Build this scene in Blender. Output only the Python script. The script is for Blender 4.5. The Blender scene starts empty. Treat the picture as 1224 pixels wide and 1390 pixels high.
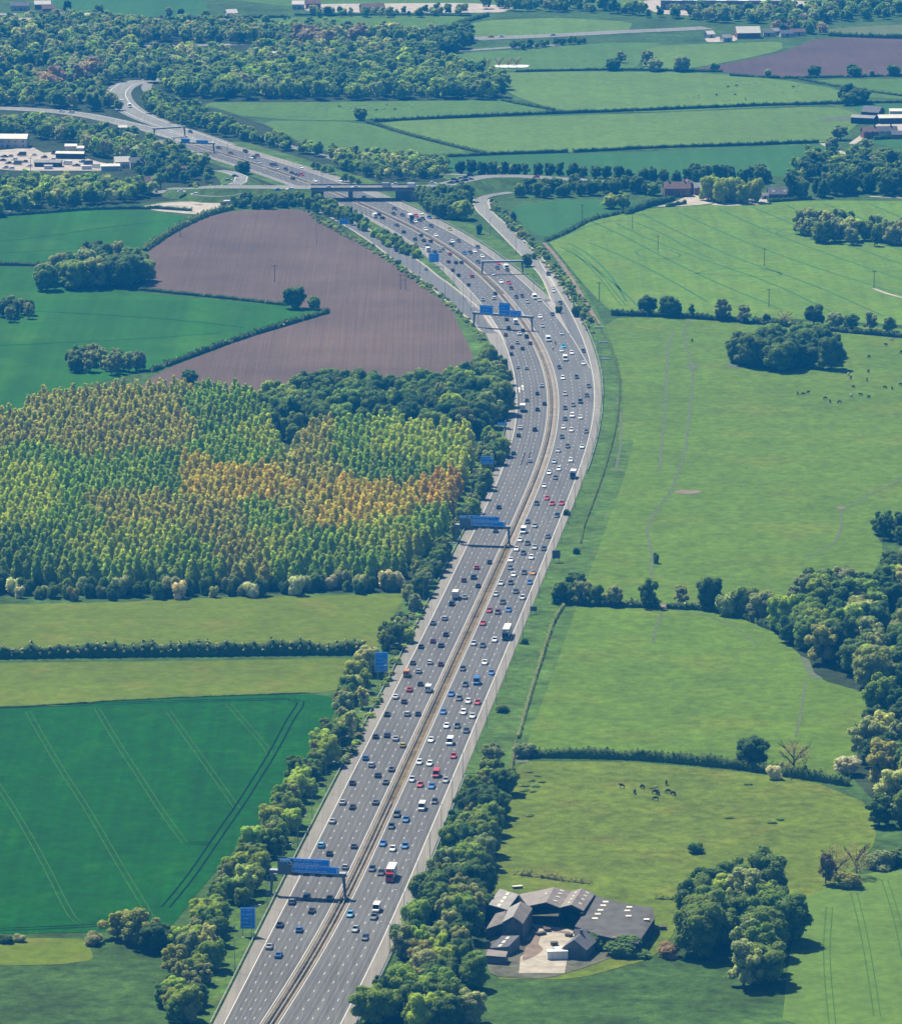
import bpy, math, random, re
import numpy as np
from mathutils import Vector, Matrix
from mathutils.geometry import tessellate_polygon

# ------------------------------------------------------------ camera, light, air
SC = bpy.context.scene
COL = SC.collection
IMG_W, IMG_H = 1224.0, 1390.0
FOC = 7400.0
CAM_H = 445.0
PITCH = math.atan((695.0 + 800.0) / FOC)
SP, CP = math.sin(PITCH), math.cos(PITCH)

cd = bpy.data.cameras.new("camera")
cam = bpy.data.objects.new("camera", cd)
COL.objects.link(cam)
cam.location = (0, 0, CAM_H)
cam.rotation_euler = (math.pi / 2 - PITCH, 0, 0)
cd.sensor_fit = 'VERTICAL'
cd.sensor_height = 36.0
cd.lens = 36.0 * FOC / IMG_H
cd.clip_start = 5
cd.clip_end = 40000
SC.camera = cam

# sun: shadows fall towards the lower right, about 0.62 x the height
SUN_EL = math.radians(57)
SUN_AZ = math.atan2(-2.9, 3.9)          # direction towards the sun, from +Y turning to -X
sd = bpy.data.lights.new("sun", 'SUN')
sun = bpy.data.objects.new("sun", sd)
COL.objects.link(sun)
sd.energy = 5.0
sd.angle = math.radians(0.53)
sd.color = (1.0, 0.92, 0.74)
tosun = Vector((math.sin(SUN_AZ) * math.cos(SUN_EL), math.cos(SUN_AZ) * math.cos(SUN_EL), math.sin(SUN_EL)))
sun.rotation_euler = tosun.to_track_quat('Z', 'Y').to_euler()
sun.location = (0, 1500, 900)

world = bpy.data.worlds.new("World")
SC.world = world
world.use_nodes = True
wn = world.node_tree.nodes
bg = wn["Background"]
sky = wn.new("ShaderNodeTexSky")
sky.sky_type = 'NISHITA'
sky.sun_disc = False
sky.sun_elevation = SUN_EL
sky.sun_rotation = SUN_AZ
sky.altitude = 400
world.node_tree.links.new(sky.outputs[0], bg.inputs[0])
bg.inputs[1].default_value = 0.05
SC.view_settings.view_transform = 'Standard'
SC.view_settings.look = 'None'
SC.view_settings.exposure = 1.0
SC.view_settings.gamma = 1.0
SC.view_settings.use_curve_mapping = False
SC.render.engine = 'CYCLES'
SC.cycles.max_bounces = 5
SC.cycles.diffuse_bounces = 2
SC.cycles.glossy_bounces = 2
SC.cycles.transmission_bounces = 2
SC.cycles.volume_bounces = 1
SC.cycles.transparent_max_bounces = 6
SC.cycles.caustics_reflective = False
SC.cycles.caustics_refractive = False

HAZE_DENSITY = 0.68e-4
HAZE_COLOR = (0.02, 0.34, 1.0)

# ------------------------------------------------------------ helpers
RND = random.Random(7)


def G(px, py, z=0.0):
    """A point of the horizontal plane at height z that the photograph shows at (px, py)."""
    u, v = (px - IMG_W / 2) / FOC, (py - IMG_H / 2) / FOC
    t = (CAM_H - z) / (SP + v * CP)
    return Vector((u * t, (CP - v * SP) * t, z))


def to_px(p):
    d = Vector(p) - Vector((0, 0, CAM_H))
    zc = d.y * CP - d.z * SP
    yc = d.y * SP + d.z * CP
    return IMG_W / 2 + FOC * d.x / zc, IMG_H / 2 - FOC * yc / zc


def P(s):
    """'x,y x,y ...' -> list of floats"""
    return [tuple(float(c) for c in t.split(',')) for t in s.split()]


def GP(s, z=0.0):
    return [G(x, y, z) for x, y in P(s)]


class MB:
    def __init__(self):
        self.v, self.f, self.m, self.mi = [], [], [], 0

    def add(self, vs, fs, mi=None):
        o = len(self.v)
        self.v.extend(tuple(v) for v in vs)
        self.f.extend(tuple(i + o for i in f) for f in fs)
        self.m.extend([self.mi if mi is None else mi] * len(fs))

    def box(self, c, s, rz=0.0, mi=None):
        cx, cy, cz = c
        hx, hy, hz = s[0] / 2, s[1] / 2, s[2] / 2
        ca, sa = math.cos(rz), math.sin(rz)
        vs = []
        for z in (-hz, hz):
            for x, y in ((-hx, -hy), (hx, -hy), (hx, hy), (-hx, hy)):
                vs.append((cx + x * ca - y * sa, cy + x * sa + y * ca, cz + z))
        self.add(vs, [(0, 3, 2, 1), (4, 5, 6, 7), (0, 1, 5, 4), (1, 2, 6, 5), (2, 3, 7, 6), (3, 0, 4, 7)], mi)

    def prism(self, pts, z0, z1, mi=None):
        """closed prism over a counter-clockwise polygon"""
        n = len(pts)
        a = sum(pts[i][0] * pts[(i + 1) % n][1] - pts[(i + 1) % n][0] * pts[i][1] for i in range(n))
        if a < 0:
            pts = pts[::-1]
        vs = [(p[0], p[1], z0) for p in pts] + [(p[0], p[1], z1) for p in pts]
        fs = [tuple(range(n - 1, -1, -1)), tuple(range(n, 2 * n))]
        fs += [(i, (i + 1) % n, n + (i + 1) % n, n + i) for i in range(n)]
        self.add(vs, fs, mi)

    def tube(self, a, b, r0, r1, n=6, cap=True, mi=None):
        a, b = Vector(a), Vector(b)
        d = (b - a).normalized()
        u = d.orthogonal().normalized()
        w = d.cross(u)
        vs = []
        for p, r in ((a, r0), (b, r1)):
            for i in range(n):
                t = 2 * math.pi * i / n
                vs.append(p + (u * math.cos(t) + w * math.sin(t)) * r)
        fs = [(i, (i + 1) % n, n + (i + 1) % n, n + i) for i in range(n)]
        if cap:
            fs += [tuple(range(n - 1, -1, -1)), tuple(range(n, 2 * n))]
        self.add(vs, fs, mi)

    def mesh(self, name, mats=(), smooth=False):
        me = bpy.data.meshes.new(name)
        me.from_pydata(self.v, [], self.f)
        for m in mats:
            me.materials.append(m)
        if len(mats) > 1:
            me.polygons.foreach_set('material_index', self.m)
        if smooth:
            me.polygons.foreach_set('use_smooth', [True] * len(self.f))
        me.update()
        return me

    def build(self, name, mats=(), parent=None, smooth=False):
        if not isinstance(mats, (list, tuple)):
            mats = (mats,)
        return link(name, self.mesh(name, mats, smooth), parent)


def link(name, me, parent=None):
    o = bpy.data.objects.new(name, me)
    COL.objects.link(o)
    if parent is not None:
        o.parent = parent
    return o


def tag(o, label=None, cat=None, group=None, kind=None):
    if label:
        o['label'] = label
    if cat:
        o['category'] = cat
    if group:
        o['group'] = group
    if kind:
        o['kind'] = kind
    return o


def thing(name, loc, label, cat, group=None, rz=0.0):
    o = bpy.data.objects.new(name, None)
    COL.objects.link(o)
    o.location = loc
    o.rotation_euler = (0, 0, rz)
    return tag(o, label, cat, group)


# ------------------------------------------------------------ materials
def nodes(name):
    m = bpy.data.materials.new(name)
    m.use_nodes = True
    nt = m.node_tree
    b = nt.nodes["Principled BSDF"]
    b.inputs["Specular IOR Level"].default_value = 0.25
    b.inputs["Roughness"].default_value = 0.9
    return m, nt, b


def N(nt, t, **kw):
    n = nt.nodes.new(t)
    for k, v in kw.items():
        if k in n.inputs:
            n.inputs[k].default_value = v
        else:
            setattr(n, k, v)
    return n


def ramp(nt, fac, stops):
    r = nt.nodes.new("ShaderNodeValToRGB")
    e = r.color_ramp.elements
    while len(e) < len(stops):
        e.new(0.5)
    for i, (p, c) in enumerate(stops):
        e[i].position = p
        e[i].color = (*c, 1)
    nt.links.new(fac, r.inputs[0])
    return r.outputs[0]


def mix(nt, fac, a, b, mode='MIX'):
    n = nt.nodes.new("ShaderNodeMix")
    n.data_type = 'RGBA'
    n.blend_type = mode
    for s, v in ((n.inputs[0], fac), (n.inputs[6], a), (n.inputs[7], b)):
        if hasattr(v, 'is_output'):
            nt.links.new(v, s)
        else:
            s.default_value = v if not isinstance(v, tuple) else (*v, 1)
    return n.outputs[2]


def pos(nt, scale=(1, 1, 1), rot=0.0):
    g = nt.nodes.new("ShaderNodeNewGeometry")
    mp = nt.nodes.new("ShaderNodeMapping")
    mp.inputs["Scale"].default_value = scale
    mp.inputs["Rotation"].default_value = (0, 0, rot)
    nt.links.new(g.outputs["Position"], mp.inputs[0])
    return mp.outputs[0]


def noise(nt, vec, scale, detail=3, rough=0.55):
    n = nt.nodes.new("ShaderNodeTexNoise")
    n.inputs["Scale"].default_value = scale
    n.inputs["Detail"].default_value = detail
    n.inputs["Roughness"].default_value = rough
    nt.links.new(vec, n.inputs["Vector"])
    return n.outputs[0]


def flat(name, c, rough=0.8, spec=0.25, metal=0.0, var=0.12, scale=0.7):
    m, nt, b = nodes(name)
    n = noise(nt, pos(nt), scale)
    f = ramp(nt, n, [(0.3, tuple(x * (1 - var) for x in c)), (0.7, tuple(min(1, x * (1 + var)) for x in c))])
    nt.links.new(f, b.inputs["Base Color"])
    b.inputs["Roughness"].default_value = rough
    b.inputs["Specular IOR Level"].default_value = spec
    b.inputs["Metallic"].default_value = metal
    return m


def field(name, c, var=0.25, streak=0.0, ang=0.0, freq=0.12, tint=None, tufts=0.35, patch=0.012):
    """grass or crop: large patches, small tufts, drilling streaks in direction ang"""
    m, nt, b = nodes(name)
    p = pos(nt)
    dk = tuple(x * (1 - var) for x in c)
    lt = tuple(x * (1 + var) for x in c)
    base = ramp(nt, noise(nt, p, patch, 4, 0.6), [(0.3, dk), (0.7, lt)])
    if tint:
        f = ramp(nt, noise(nt, p, patch * 2.6, 3), [(0.52, (0, 0, 0)), (0.72, (0.75, 0.75, 0.75))])
        base = mix(nt, f, base, tint)
    f2 = ramp(nt, noise(nt, p, 0.22, 4, 0.7), [(0.32, (1 - tufts,) * 3), (0.68, (1 + tufts,) * 3)])
    base = mix(nt, 1.0, base, f2, 'MULTIPLY')
    f3 = ramp(nt, noise(nt, p, 0.055, 3, 0.6), [(0.3, (1 - tufts * 0.6,) * 3), (0.7, (1 + tufts * 0.6,) * 3)])
    base = mix(nt, 1.0, base, f3, 'MULTIPLY')
    f5 = ramp(nt, noise(nt, p, 1.1, 3, 0.75), [(0.3, (1 - tufts * 0.7,) * 3), (0.7, (1 + tufts * 0.7,) * 3)])
    base = mix(nt, 1.0, base, f5, 'MULTIPLY')
    if streak:
        ps = pos(nt, (freq, freq * 0.02, 1), ang)
        f4 = ramp(nt, noise(nt, ps, 1.0, 3, 0.7), [(0.35, (1 - streak,) * 3), (0.65, (1 + streak,) * 3)])
        base = mix(nt, 1.0, base, f4, 'MULTIPLY')
    nt.links.new(base, b.inputs["Base Color"])
    b.inputs["Roughness"].default_value = 1.0
    b.inputs["Specular IOR Level"].default_value = 0.08
    return m


def paint_mat(name):
    """car paint: colour of the object"""
    m, nt, b = nodes(name)
    oi = nt.nodes.new("ShaderNodeObjectInfo")
    nt.links.new(oi.outputs["Color"], b.inputs["Base Color"])
    b.inputs["Roughness"].default_value = 0.35
    b.inputs["Specular IOR Level"].default_value = 0.5
    b.inputs["Coat Weight"].default_value = 0.2
    b.inputs["Coat Roughness"].default_value = 0.08
    return m


def leaf_mat(name, attr=False):
    m, nt, b = nodes(name)
    if attr:
        a = nt.nodes.new("ShaderNodeAttribute")
        a.attribute_name = "tint"
        col = a.outputs["Color"]
    else:
        a = nt.nodes.new("ShaderNodeObjectInfo")
        col = a.outputs["Color"]
    p = pos(nt)
    f = ramp(nt, noise(nt, p, 0.5, 3, 0.65), [(0.3, (0.6, 0.66, 0.6)), (0.7, (1.38, 1.34, 1.25))])
    c = mix(nt, 1.0, col, f, 'MULTIPLY')
    nt.links.new(c, b.inputs["Base Color"])
    b.inputs["Roughness"].default_value = 0.75
    b.inputs["Specular IOR Level"].default_value = 0.2
    tr = nt.nodes.new("ShaderNodeBsdfTranslucent")
    c2 = mix(nt, 1.0, c, (1.25, 1.3, 0.6), 'MULTIPLY')
    nt.links.new(c2, tr.inputs[0])
    ms = nt.nodes.new("ShaderNodeMixShader")
    ms.inputs[0].default_value = 0.55
    nt.links.new(b.outputs[0], ms.inputs[1])
    nt.links.new(tr.outputs[0], ms.inputs[2])
    nt.links.new(ms.outputs[0], nt.nodes["Material Output"].inputs[0])
    return m


def asphalt(name, c, var=0.1, ang=0.0):
    m, nt, b = nodes(name)
    p = pos(nt)
    base = ramp(nt, noise(nt, p, 0.02, 5, 0.6), [(0.3, tuple(x * (1 - var) for x in c)), (0.7, tuple(x * (1 + var) for x in c))])
    ps = pos(nt, (0.9, 0.012, 1), ang)
    f4 = ramp(nt, noise(nt, ps, 1.0, 4, 0.6), [(0.3, (0.80,) * 3), (0.7, (1.17,) * 3)])
    base = mix(nt, 1.0, base, f4, 'MULTIPLY')
    f5 = ramp(nt, noise(nt, p, 0.8, 3, 0.7), [(0.3, (0.93,) * 3), (0.7, (1.07,) * 3)])
    base = mix(nt, 1.0, base, f5, 'MULTIPLY')
    nt.links.new(base, b.inputs["Base Color"])
    b.inputs["Roughness"].default_value = 0.85
    b.inputs["Specular IOR Level"].default_value = 0.2
    return m


M = {}
M['leaf'] = leaf_mat("leaf")
M['leaf_mass'] = leaf_mat("leaf_mass", True)
M['bark'] = flat("bark", (0.0860, 0.0731, 0.0559), 0.95, 0.1, var=0.3, scale=2)
M['asphalt'] = asphalt("asphalt", (0.0918, 0.0916, 0.0916), ang=0.1)
M['shoulder'] = asphalt("shoulder_asphalt", (0.1672, 0.1552, 0.1359), 0.14, ang=0.1)
M['worn'] = asphalt("worn_wheel_path", (0.0778, 0.0776, 0.0770), 0.12)
M['worn_pale'] = asphalt("worn_lane", (0.1030, 0.1009, 0.0966), 0.12)
M['lane'] = asphalt("lane_asphalt", (0.1477, 0.1475, 0.1359), 0.14)
M['white'] = flat("road_paint", (0.52, 0.50, 0.46), 0.7, var=0.06)
M['strip'] = flat("pale_concrete", (0.2150, 0.1849, 0.1548), 0.9, 0.1, var=0.2, scale=0.15)
M['hatch'] = flat("gore_surface", (0.2408, 0.2236, 0.1978), 0.9, 0.1, var=0.18, scale=0.3)
M['reserve'] = field("reserve_grass", (0.105, 0.080, 0.042), 0.35, tufts=0.35, patch=0.06)
M['steel'] = flat("galvanised_steel", (0.2580, 0.2752, 0.2924), 0.5, 0.5, 0.3)
M['darksteel'] = flat("gantry_steel", (0.1204, 0.1505, 0.1806), 0.6, 0.3)
M['gantry_panel'] = flat("gantry_panel_grey", (0.1032, 0.1376, 0.1634), 0.6, 0.3)
M['signblue'] = flat("sign_blue", (0.010, 0.27, 0.95), 0.45, 0.3, var=0.05)
M['signwhite'] = flat("sign_white", (0.7052, 0.7396, 0.7568), 0.6, var=0.04)
M['signback'] = flat("sign_back", (0.0860, 0.1032, 0.1118), 0.7)
M['glass'] = flat("car_glass", (0.0103, 0.0138, 0.0189), 0.12, 0.6, var=0.05)
M['tyre'] = flat("tyre", (0.0129, 0.0129, 0.0138), 0.85)
M['paint'] = paint_mat("car_paint")
M['lamp'] = flat("lamp_lens", (0.6020, 0.6020, 0.5848), 0.15, 0.6, var=0.03)
M['redlamp'] = flat("tail_lens", (0.3010, 0.0086, 0.0086), 0.2, 0.6, var=0.03)
M['earth'] = flat("bare_earth", (0.1634, 0.1247, 0.0989), 1.0, 0.05, var=0.25, scale=0.2)
M['earthdark'] = flat("trodden_earth", (0.085, 0.085, 0.06), 1.0, 0.05, var=0.4, scale=0.25)
M['track'] = flat("crop_track", (0.036, 0.088, 0.016), 1.0, 0.05, var=0.25, scale=0.3)
M['trackdark'] = flat("crushed_crop", (0.002, 0.012, 0.010), 1.0, 0.05, var=0.25, scale=0.3)
M['trackmid'] = flat("crushed_grass", (0.0430, 0.1118, 0.0301), 1.0, 0.05, var=0.2, scale=0.3)
M['trail'] = flat("cattle_trail", (0.0817, 0.1032, 0.0559), 1.0, 0.05, var=0.2, scale=0.3)
M['gravel'] = flat("pale_gravel", (0.3096, 0.2709, 0.2322), 1.0, 0.05, var=0.2, scale=0.15)
M['yard'] = flat("yard_concrete", (0.29, 0.26, 0.215), 0.95, 0.1, var=0.22, scale=0.3)
M['concrete'] = flat("bridge_concrete", (0.2236, 0.2150, 0.2064), 0.9, 0.15, var=0.15, scale=0.3)
M['darkconc'] = flat("weathered_concrete", (0.1118, 0.1204, 0.1290), 0.9, 0.15, var=0.2, scale=0.3)
M['brick'] = flat("red_brick", (0.1892, 0.0860, 0.0645), 0.9, var=0.2, scale=0.8)
M['render'] = flat("pale_render", (0.4730, 0.4558, 0.4128), 0.9, var=0.1)
M['roofgrey'] = flat("cement_sheet_roof", (0.185, 0.165, 0.150), 0.85, 0.2, var=0.18, scale=0.35)
M['rooflight'] = flat("pale_sheet_roof", (0.22, 0.21, 0.20), 0.8, 0.2, var=0.15, scale=0.35)
M['roofdark'] = flat("dark_felt_roof", (0.078, 0.074, 0.072), 0.9, 0.15, var=0.22, scale=0.25)
M['rooftile'] = flat("clay_tile_roof", (0.1462, 0.0946, 0.0817), 0.9, 0.15, var=0.2, scale=0.6)
M['roofslate'] = flat("slate_roof", (0.0989, 0.0989, 0.1118), 0.8, 0.2, var=0.2, scale=0.6)
M['roofwhite'] = flat("white_sheet_roof", (0.5332, 0.4988, 0.4300), 0.7, 0.2, var=0.1, scale=0.3)
M['timber'] = flat("dark_cladding", (0.0430, 0.0430, 0.0473), 0.9, 0.1, var=0.25)
M['skylight'] = flat("skylight_sheet", (0.5160, 0.4902, 0.4128), 0.5, 0.3, var=0.1)
M['wood'] = flat("pole_wood", (0.0860, 0.0731, 0.0602), 0.9, 0.1)
M['hide'] = flat("black_hide", (0.0189, 0.0172, 0.0172), 0.8, 0.1, var=0.4, scale=3)
M['brownhide'] = flat("brown_hide", (0.1118, 0.0602, 0.0344), 0.8, 0.1, var=0.4, scale=3)
M['palehide'] = flat("pale_hide", (0.4730, 0.4300, 0.3612), 0.8, 0.1, var=0.2, scale=3)
M['fleece'] = flat("fleece", (0.5332, 0.5160, 0.4558), 0.95, 0.1, var=0.1, scale=3)
M['lorrywhite'] = flat("lorry_white", (0.6192, 0.6192, 0.6192), 0.5, 0.3, var=0.06)
M['lorryred'] = flat("lorry_red", (0.4300, 0.0215, 0.0172), 0.4, 0.4, var=0.05)
M['lorryblue'] = flat("lorry_blue", (0.0258, 0.2150, 0.3870), 0.4, 0.4, var=0.05)

M['verge'] = field("verge_grass", (0.0493, 0.0952, 0.0119), 0.3, tint=(0.0765, 0.0935, 0.0255), tufts=0.35, patch=0.05)
M['rough'] = field("rough_ground", (0.0336, 0.0680, 0.0128), 0.3, tufts=0.35, patch=0.03)
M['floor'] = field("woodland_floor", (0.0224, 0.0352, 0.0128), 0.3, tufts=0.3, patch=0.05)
M['pasture'] = field("pasture", (0.0698, 0.1197, 0.0095), 0.10, tint=(0.0960, 0.1277, 0.0128), tufts=0.24, patch=0.01)
M['pasture_low'] = field("rough_pasture", (0.0776, 0.1101, 0.0092), 0.12, tint=(0.1030, 0.1138, 0.0138), tufts=0.30, patch=0.018)
M['crop'] = field("young_wheat", (0.0041, 0.0545, 0.0018) if True else (0.013, 0.100, 0.024), 0.12, streak=0.10, ang=0.35, freq=0.35, tint=(0.0092, 0.0699, 0.0022), tufts=0.20, patch=0.02)
M['cropleft'] = field("wheat_far", (0.0157, 0.0767, 0.0036) if True else (0.014, 0.116, 0.027), 0.12, streak=0.16, ang=1.35, freq=0.06, tint=(0.0321, 0.0960, 0.0046), tufts=0.10, patch=0.008)
M['cropright'] = field("barley", (0.0798, 0.1428, 0.0130), 0.10, streak=0.08, ang=0.5, freq=0.2, tint=(0.1050, 0.1512, 0.0187), tufts=0.17, patch=0.01)
M['meadow'] = field("yellow_meadow", (0.0761, 0.1092, 0.0062), 0.14, tint=(0.1100, 0.1167, 0.0134), tufts=0.18, patch=0.02)
M['grass_a'] = field("far_grass_a", (0.0576, 0.1120, 0.0176), 0.10, streak=0.06, ang=0.2, freq=0.1, tufts=0.17, patch=0.006)
M['grass_b'] = field("far_grass_b", (0.0760, 0.1320, 0.0208), 0.10, streak=0.05, ang=-0.3, freq=0.1, tufts=0.17, patch=0.006)
M['grass_c'] = field("far_grass_c", (0.0288, 0.0874, 0.0192), 0.10, streak=0.08, ang=1.2, freq=0.1, tufts=0.1, patch=0.006)
M['grass_d'] = field("dull_field", (0.0768, 0.0960, 0.0384), 0.12, streak=0.08, ang=1.0, freq=0.1, tufts=0.1, patch=0.006)


def plough(name, c, ang, ang2):
    m, nt, b = nodes(name)
    p = pos(nt)
    base = ramp(nt, noise(nt, p, 0.012, 5, 0.65), [(0.3, tuple(x * 0.80 for x in c)), (0.7, tuple(x * 1.18 for x in c))])
    for a, k in ((ang, 0.11), (ang2, 0.05)):
        ps = pos(nt, (1.3, 0.006, 1), a)
        f = ramp(nt, noise(nt, ps, 1.0, 2, 0.7), [(0.35, (1 - k,) * 3), (0.65, (1 + k,) * 3)])
        base = mix(nt, 1.0, base, f, 'MULTIPLY')
    f3 = ramp(nt, noise(nt, p, 0.5, 3, 0.7), [(0.3, (0.9,) * 3), (0.7, (1.1,) * 3)])
    base = mix(nt, 1.0, base, f3, 'MULTIPLY')
    nt.links.new(base, b.inputs["Base Color"])
    b.inputs["Roughness"].default_value = 1.0
    b.inputs["Specular IOR Level"].default_value = 0.05
    return m


M['plough'] = plough("ploughed_soil", (0.092, 0.064, 0.050), 0.09, 0.4)
M['plough_far'] = plough("ploughed_soil_far", (0.075, 0.052, 0.048), 1.2, 0.6)


# ------------------------------------------------------------ ground and fields
def sheet(name, pts, mat, z, parent=None, kind='structure'):
    pts = [Vector((p[0], p[1], z)) for p in pts]
    mb = MB()
    n = len(pts)
    a = sum(pts[i].x * pts[(i + 1) % n].y - pts[(i + 1) % n].x * pts[i].y for i in range(n))
    if a < 0:
        pts = pts[::-1]
    tris = tessellate_polygon([pts])
    fs = []
    for t in tris:
        p0, p1, p2 = (pts[i] for i in t)
        up = (p1 - p0).cross(p2 - p0).z
        fs.append(tuple(t) if up > 0 else tuple(t[::-1]))
    mb.add(pts, fs)
    o = mb.build(name, mat, parent)
    if kind and parent is None:
        o['kind'] = kind
    return o


def smooth_poly(pts, it=2):
    """rounds a closed polygon a little (Chaikin)"""
    for _ in range(it):
        out = []
        n = len(pts)
        for i in range(n):
            a, b = pts[i], pts[(i + 1) % n]
            out += [a * 0.85 + b * 0.15, a * 0.15 + b * 0.85]
        pts = out
    return pts


def smooth_line(pts, it=2):
    for _ in range(it):
        out = [pts[0]]
        for a, b in zip(pts[:-1], pts[1:]):
            out += [a * 0.75 + b * 0.25, a * 0.25 + b * 0.75]
        out.append(pts[-1])
        pts = out
    return pts


def resample(pts, step):
    d = [0.0]
    for a, b in zip(pts[:-1], pts[1:]):
        d.append(d[-1] + (b - a).length)
    n = max(1, int(d[-1] / step))
    ts = np.linspace(0, d[-1], n + 1)
    xs = [np.interp(ts, d, [p[k] for p in pts]) for k in range(3)]
    return [Vector(q) for q in zip(*xs)]


def normals2(pts):
    out = []
    for i in range(len(pts)):
        a, b = pts[max(0, i - 1)], pts[min(len(pts) - 1, i + 1)]
        d = (b - a)
        d.z = 0
        d.normalize()
        out.append(Vector((-d.y, d.x, 0)))
    return out


def ribbon(name, pts, w, mat, dz=0.0, parent=None, off=0.0, kind=None, mb=None, step=8):
    pts = resample(pts, step)
    ns = normals2(pts)
    own = mb is None
    mb = mb or MB()
    vs, fs = [], []
    for p, n in zip(pts, ns):
        q = Vector((p.x, p.y, p.z + dz)) + n * off
        vs += [q - n * w / 2, q + n * w / 2]
    for i in range(len(pts) - 1):
        fs.append((2 * i, 2 * i + 2, 2 * i + 3, 2 * i + 1))
    mb.add(vs, [f if True else f for f in fs])
    if own:
        o = mb.build(name, mat, parent)
        if kind:
            o['kind'] = kind
        return o


# the ground reaches past the horizon of anything the camera could see
g = MB()
g.add([(-9000, -2500, 0), (9000, -2500, 0), (9000, 16000, 0), (-9000, 16000, 0)], [(0, 1, 2, 3)])
g.build("ground", M['rough'])['kind'] = 'structure'

FIELDS = [
    # name, material, z, outline in the photograph
    ("wheat_field", 'crop', .10, "-30,966 60,960 200,949 420,942 452,947 455,962 436,1010 400,1065 330,1140 270,1210 230,1262 120,1266 -30,1271"),
    ("grass_strip", 'meadow', .06, "-30,902 300,897 480,893 500,902 480,935 420,941 200,948 60,959 -30,965"),
    ("grass_strip", 'meadow', .06, "-30,824 150,818 300,811 550,806 585,806 565,850 520,880 495,884 300,888 -30,893"),
    ("grass_strip", 'meadow', .06, "-30,1276 110,1273 122,1285 128,1303 80,1310 -30,1312"),
    ("wheat_field", 'cropleft', .10, "-30,297 60,290 120,285 200,286 262,296 225,318 196,340 190,356 60,359 -30,353"),
    ("wheat_field", 'cropleft', .10, "-30,361 60,363 110,390 200,398 300,408 385,415 440,424 330,455 225,497 130,520 60,560 20,572 -30,575"),
    ("wheat_field", 'grass_c', .10, "-30,580 10,580 40,585 -30,640"),
    ("ploughed_field", 'plough', .12, "318,286 400,284 418,287 450,305 500,335 560,377 600,408 636,440 656,470 660,492 650,505 620,525 560,560 350,560 220,560 150,560 215,505 330,461 441,428 436,422 385,413 300,404 205,394 190,380 196,345 228,320 268,298"),
    ("barley_field", 'cropright', .10, "742,326 775,312 800,300 870,284 950,279 1080,272 1260,274 1260,452 1100,434 950,428 835,428 806,402 780,372 758,345"),
    ("pasture_field", 'grass_c', .10, "690,284 720,276 790,270 850,272 880,278 800,296 775,308 740,324 715,312"),
    ("pasture_field", 'pasture', .10, "818,432 950,431 1100,438 1260,458 1260,690 1180,712 1200,745 1180,790 1110,818 1000,822 880,826 800,822 788,760 800,700 828,620 843,560 840,500"),
    ("pasture_field", 'pasture', .10, "762,824 850,826 960,826 1040,850 1090,893 1110,922 1185,944 1165,1000 1150,1058 1090,1050 1020,1038 880,1029 705,1024 728,925 748,862"),
    ("pasture_field", 'pasture_low', .10, "697,1034 850,1034 1000,1047 1100,1060 1180,1092 1190,1142 1150,1190 1090,1225 1000,1240 930,1245 890,1300 780,1330 660,1330 668,1200 685,1090"),
    ("wheat_field", 'grass_b', .10, "1085,1225 1150,1188 1260,1165 1260,1400 1060,1400 1070,1300"),
    ("pasture_field", 'grass_a', .10, "268,139 400,139 690,136 748,149 720,153.5 490,164 400,163 330,158"),
    ("pasture_field", 'grass_a', .10, "350,164 480,165.5 560,180 640,208 570,214 480,217 445,206 400,190"),
    ("pasture_field", 'grass_b', .10, "502,164.5 860,154.5 1130,144 1175,158 1150,180 1128,193 1000,198 860,204 660,209 580,187"),
    ("pasture_field", 'grass_c', .10, "560,216 660,210.5 860,207 1110,196 1135,206 1150,222 1140,240 900,240 620,236"),
    ("pasture_field", 'grass_b', .10, "668,99 780,97 940,98 1060,108 1140,122 1162,138 1100,142.5 870,153 752,149.5 700,131 680,118"),
    ("pasture_field", 'grass_a', .10, "1085,108 1260,106 1260,134 1180,134 1145,121"),
    ("pasture_field", 'grass_c', .10, "1100,144 1260,138 1260,205 1180,200 1180,160"),
    ("ploughed_field", 'plough_far', .12, "930,96 1000,84 1065,70 1110,51 1260,50 1260,104 1060,105 990,99"),
    ("pasture_field", 'grass_a', .10, "612,73 720,66 830,58 900,58 880,72 860,95 668,97 640,85"),
    ("pasture_field", 'grass_b', .10, "880,62 960,60 1060,56 1062,68 1000,82 930,94 870,95"),
    ("pasture_field", 'grass_b', .10, "608,48 650,28 760,24 860,30 850,46 700,52 640,56"),
    ("pasture_field", 'grass_c', .10, "150,24 60,6 60,-6 275,-6 285,20 200,26"),
    ("pasture_field", 'grass_a', .10, "165,28 290,26 520,21 640,22 600,40 500,50 420,46 330,40"),
    ("pasture_field", 'grass_b', .10, "-30,20 60,18 70,30 -30,34"),
    ("pasture_field", 'grass_d', .10, "1125,38 1260,26 1260,48 1124,50"),
    ("pasture_field", 'grass_a', .10, "330,-20 1260,-20 1260,8 860,12 640,16 330,6"),
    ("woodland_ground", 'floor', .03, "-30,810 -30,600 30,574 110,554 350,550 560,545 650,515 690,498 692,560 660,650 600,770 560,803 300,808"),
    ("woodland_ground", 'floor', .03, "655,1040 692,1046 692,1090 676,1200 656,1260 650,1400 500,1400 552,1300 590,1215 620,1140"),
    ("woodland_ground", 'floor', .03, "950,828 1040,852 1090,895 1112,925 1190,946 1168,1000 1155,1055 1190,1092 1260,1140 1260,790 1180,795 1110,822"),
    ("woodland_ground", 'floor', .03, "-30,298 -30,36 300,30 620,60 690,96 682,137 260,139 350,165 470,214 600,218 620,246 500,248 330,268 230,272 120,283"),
]
field_objs = {}
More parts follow.
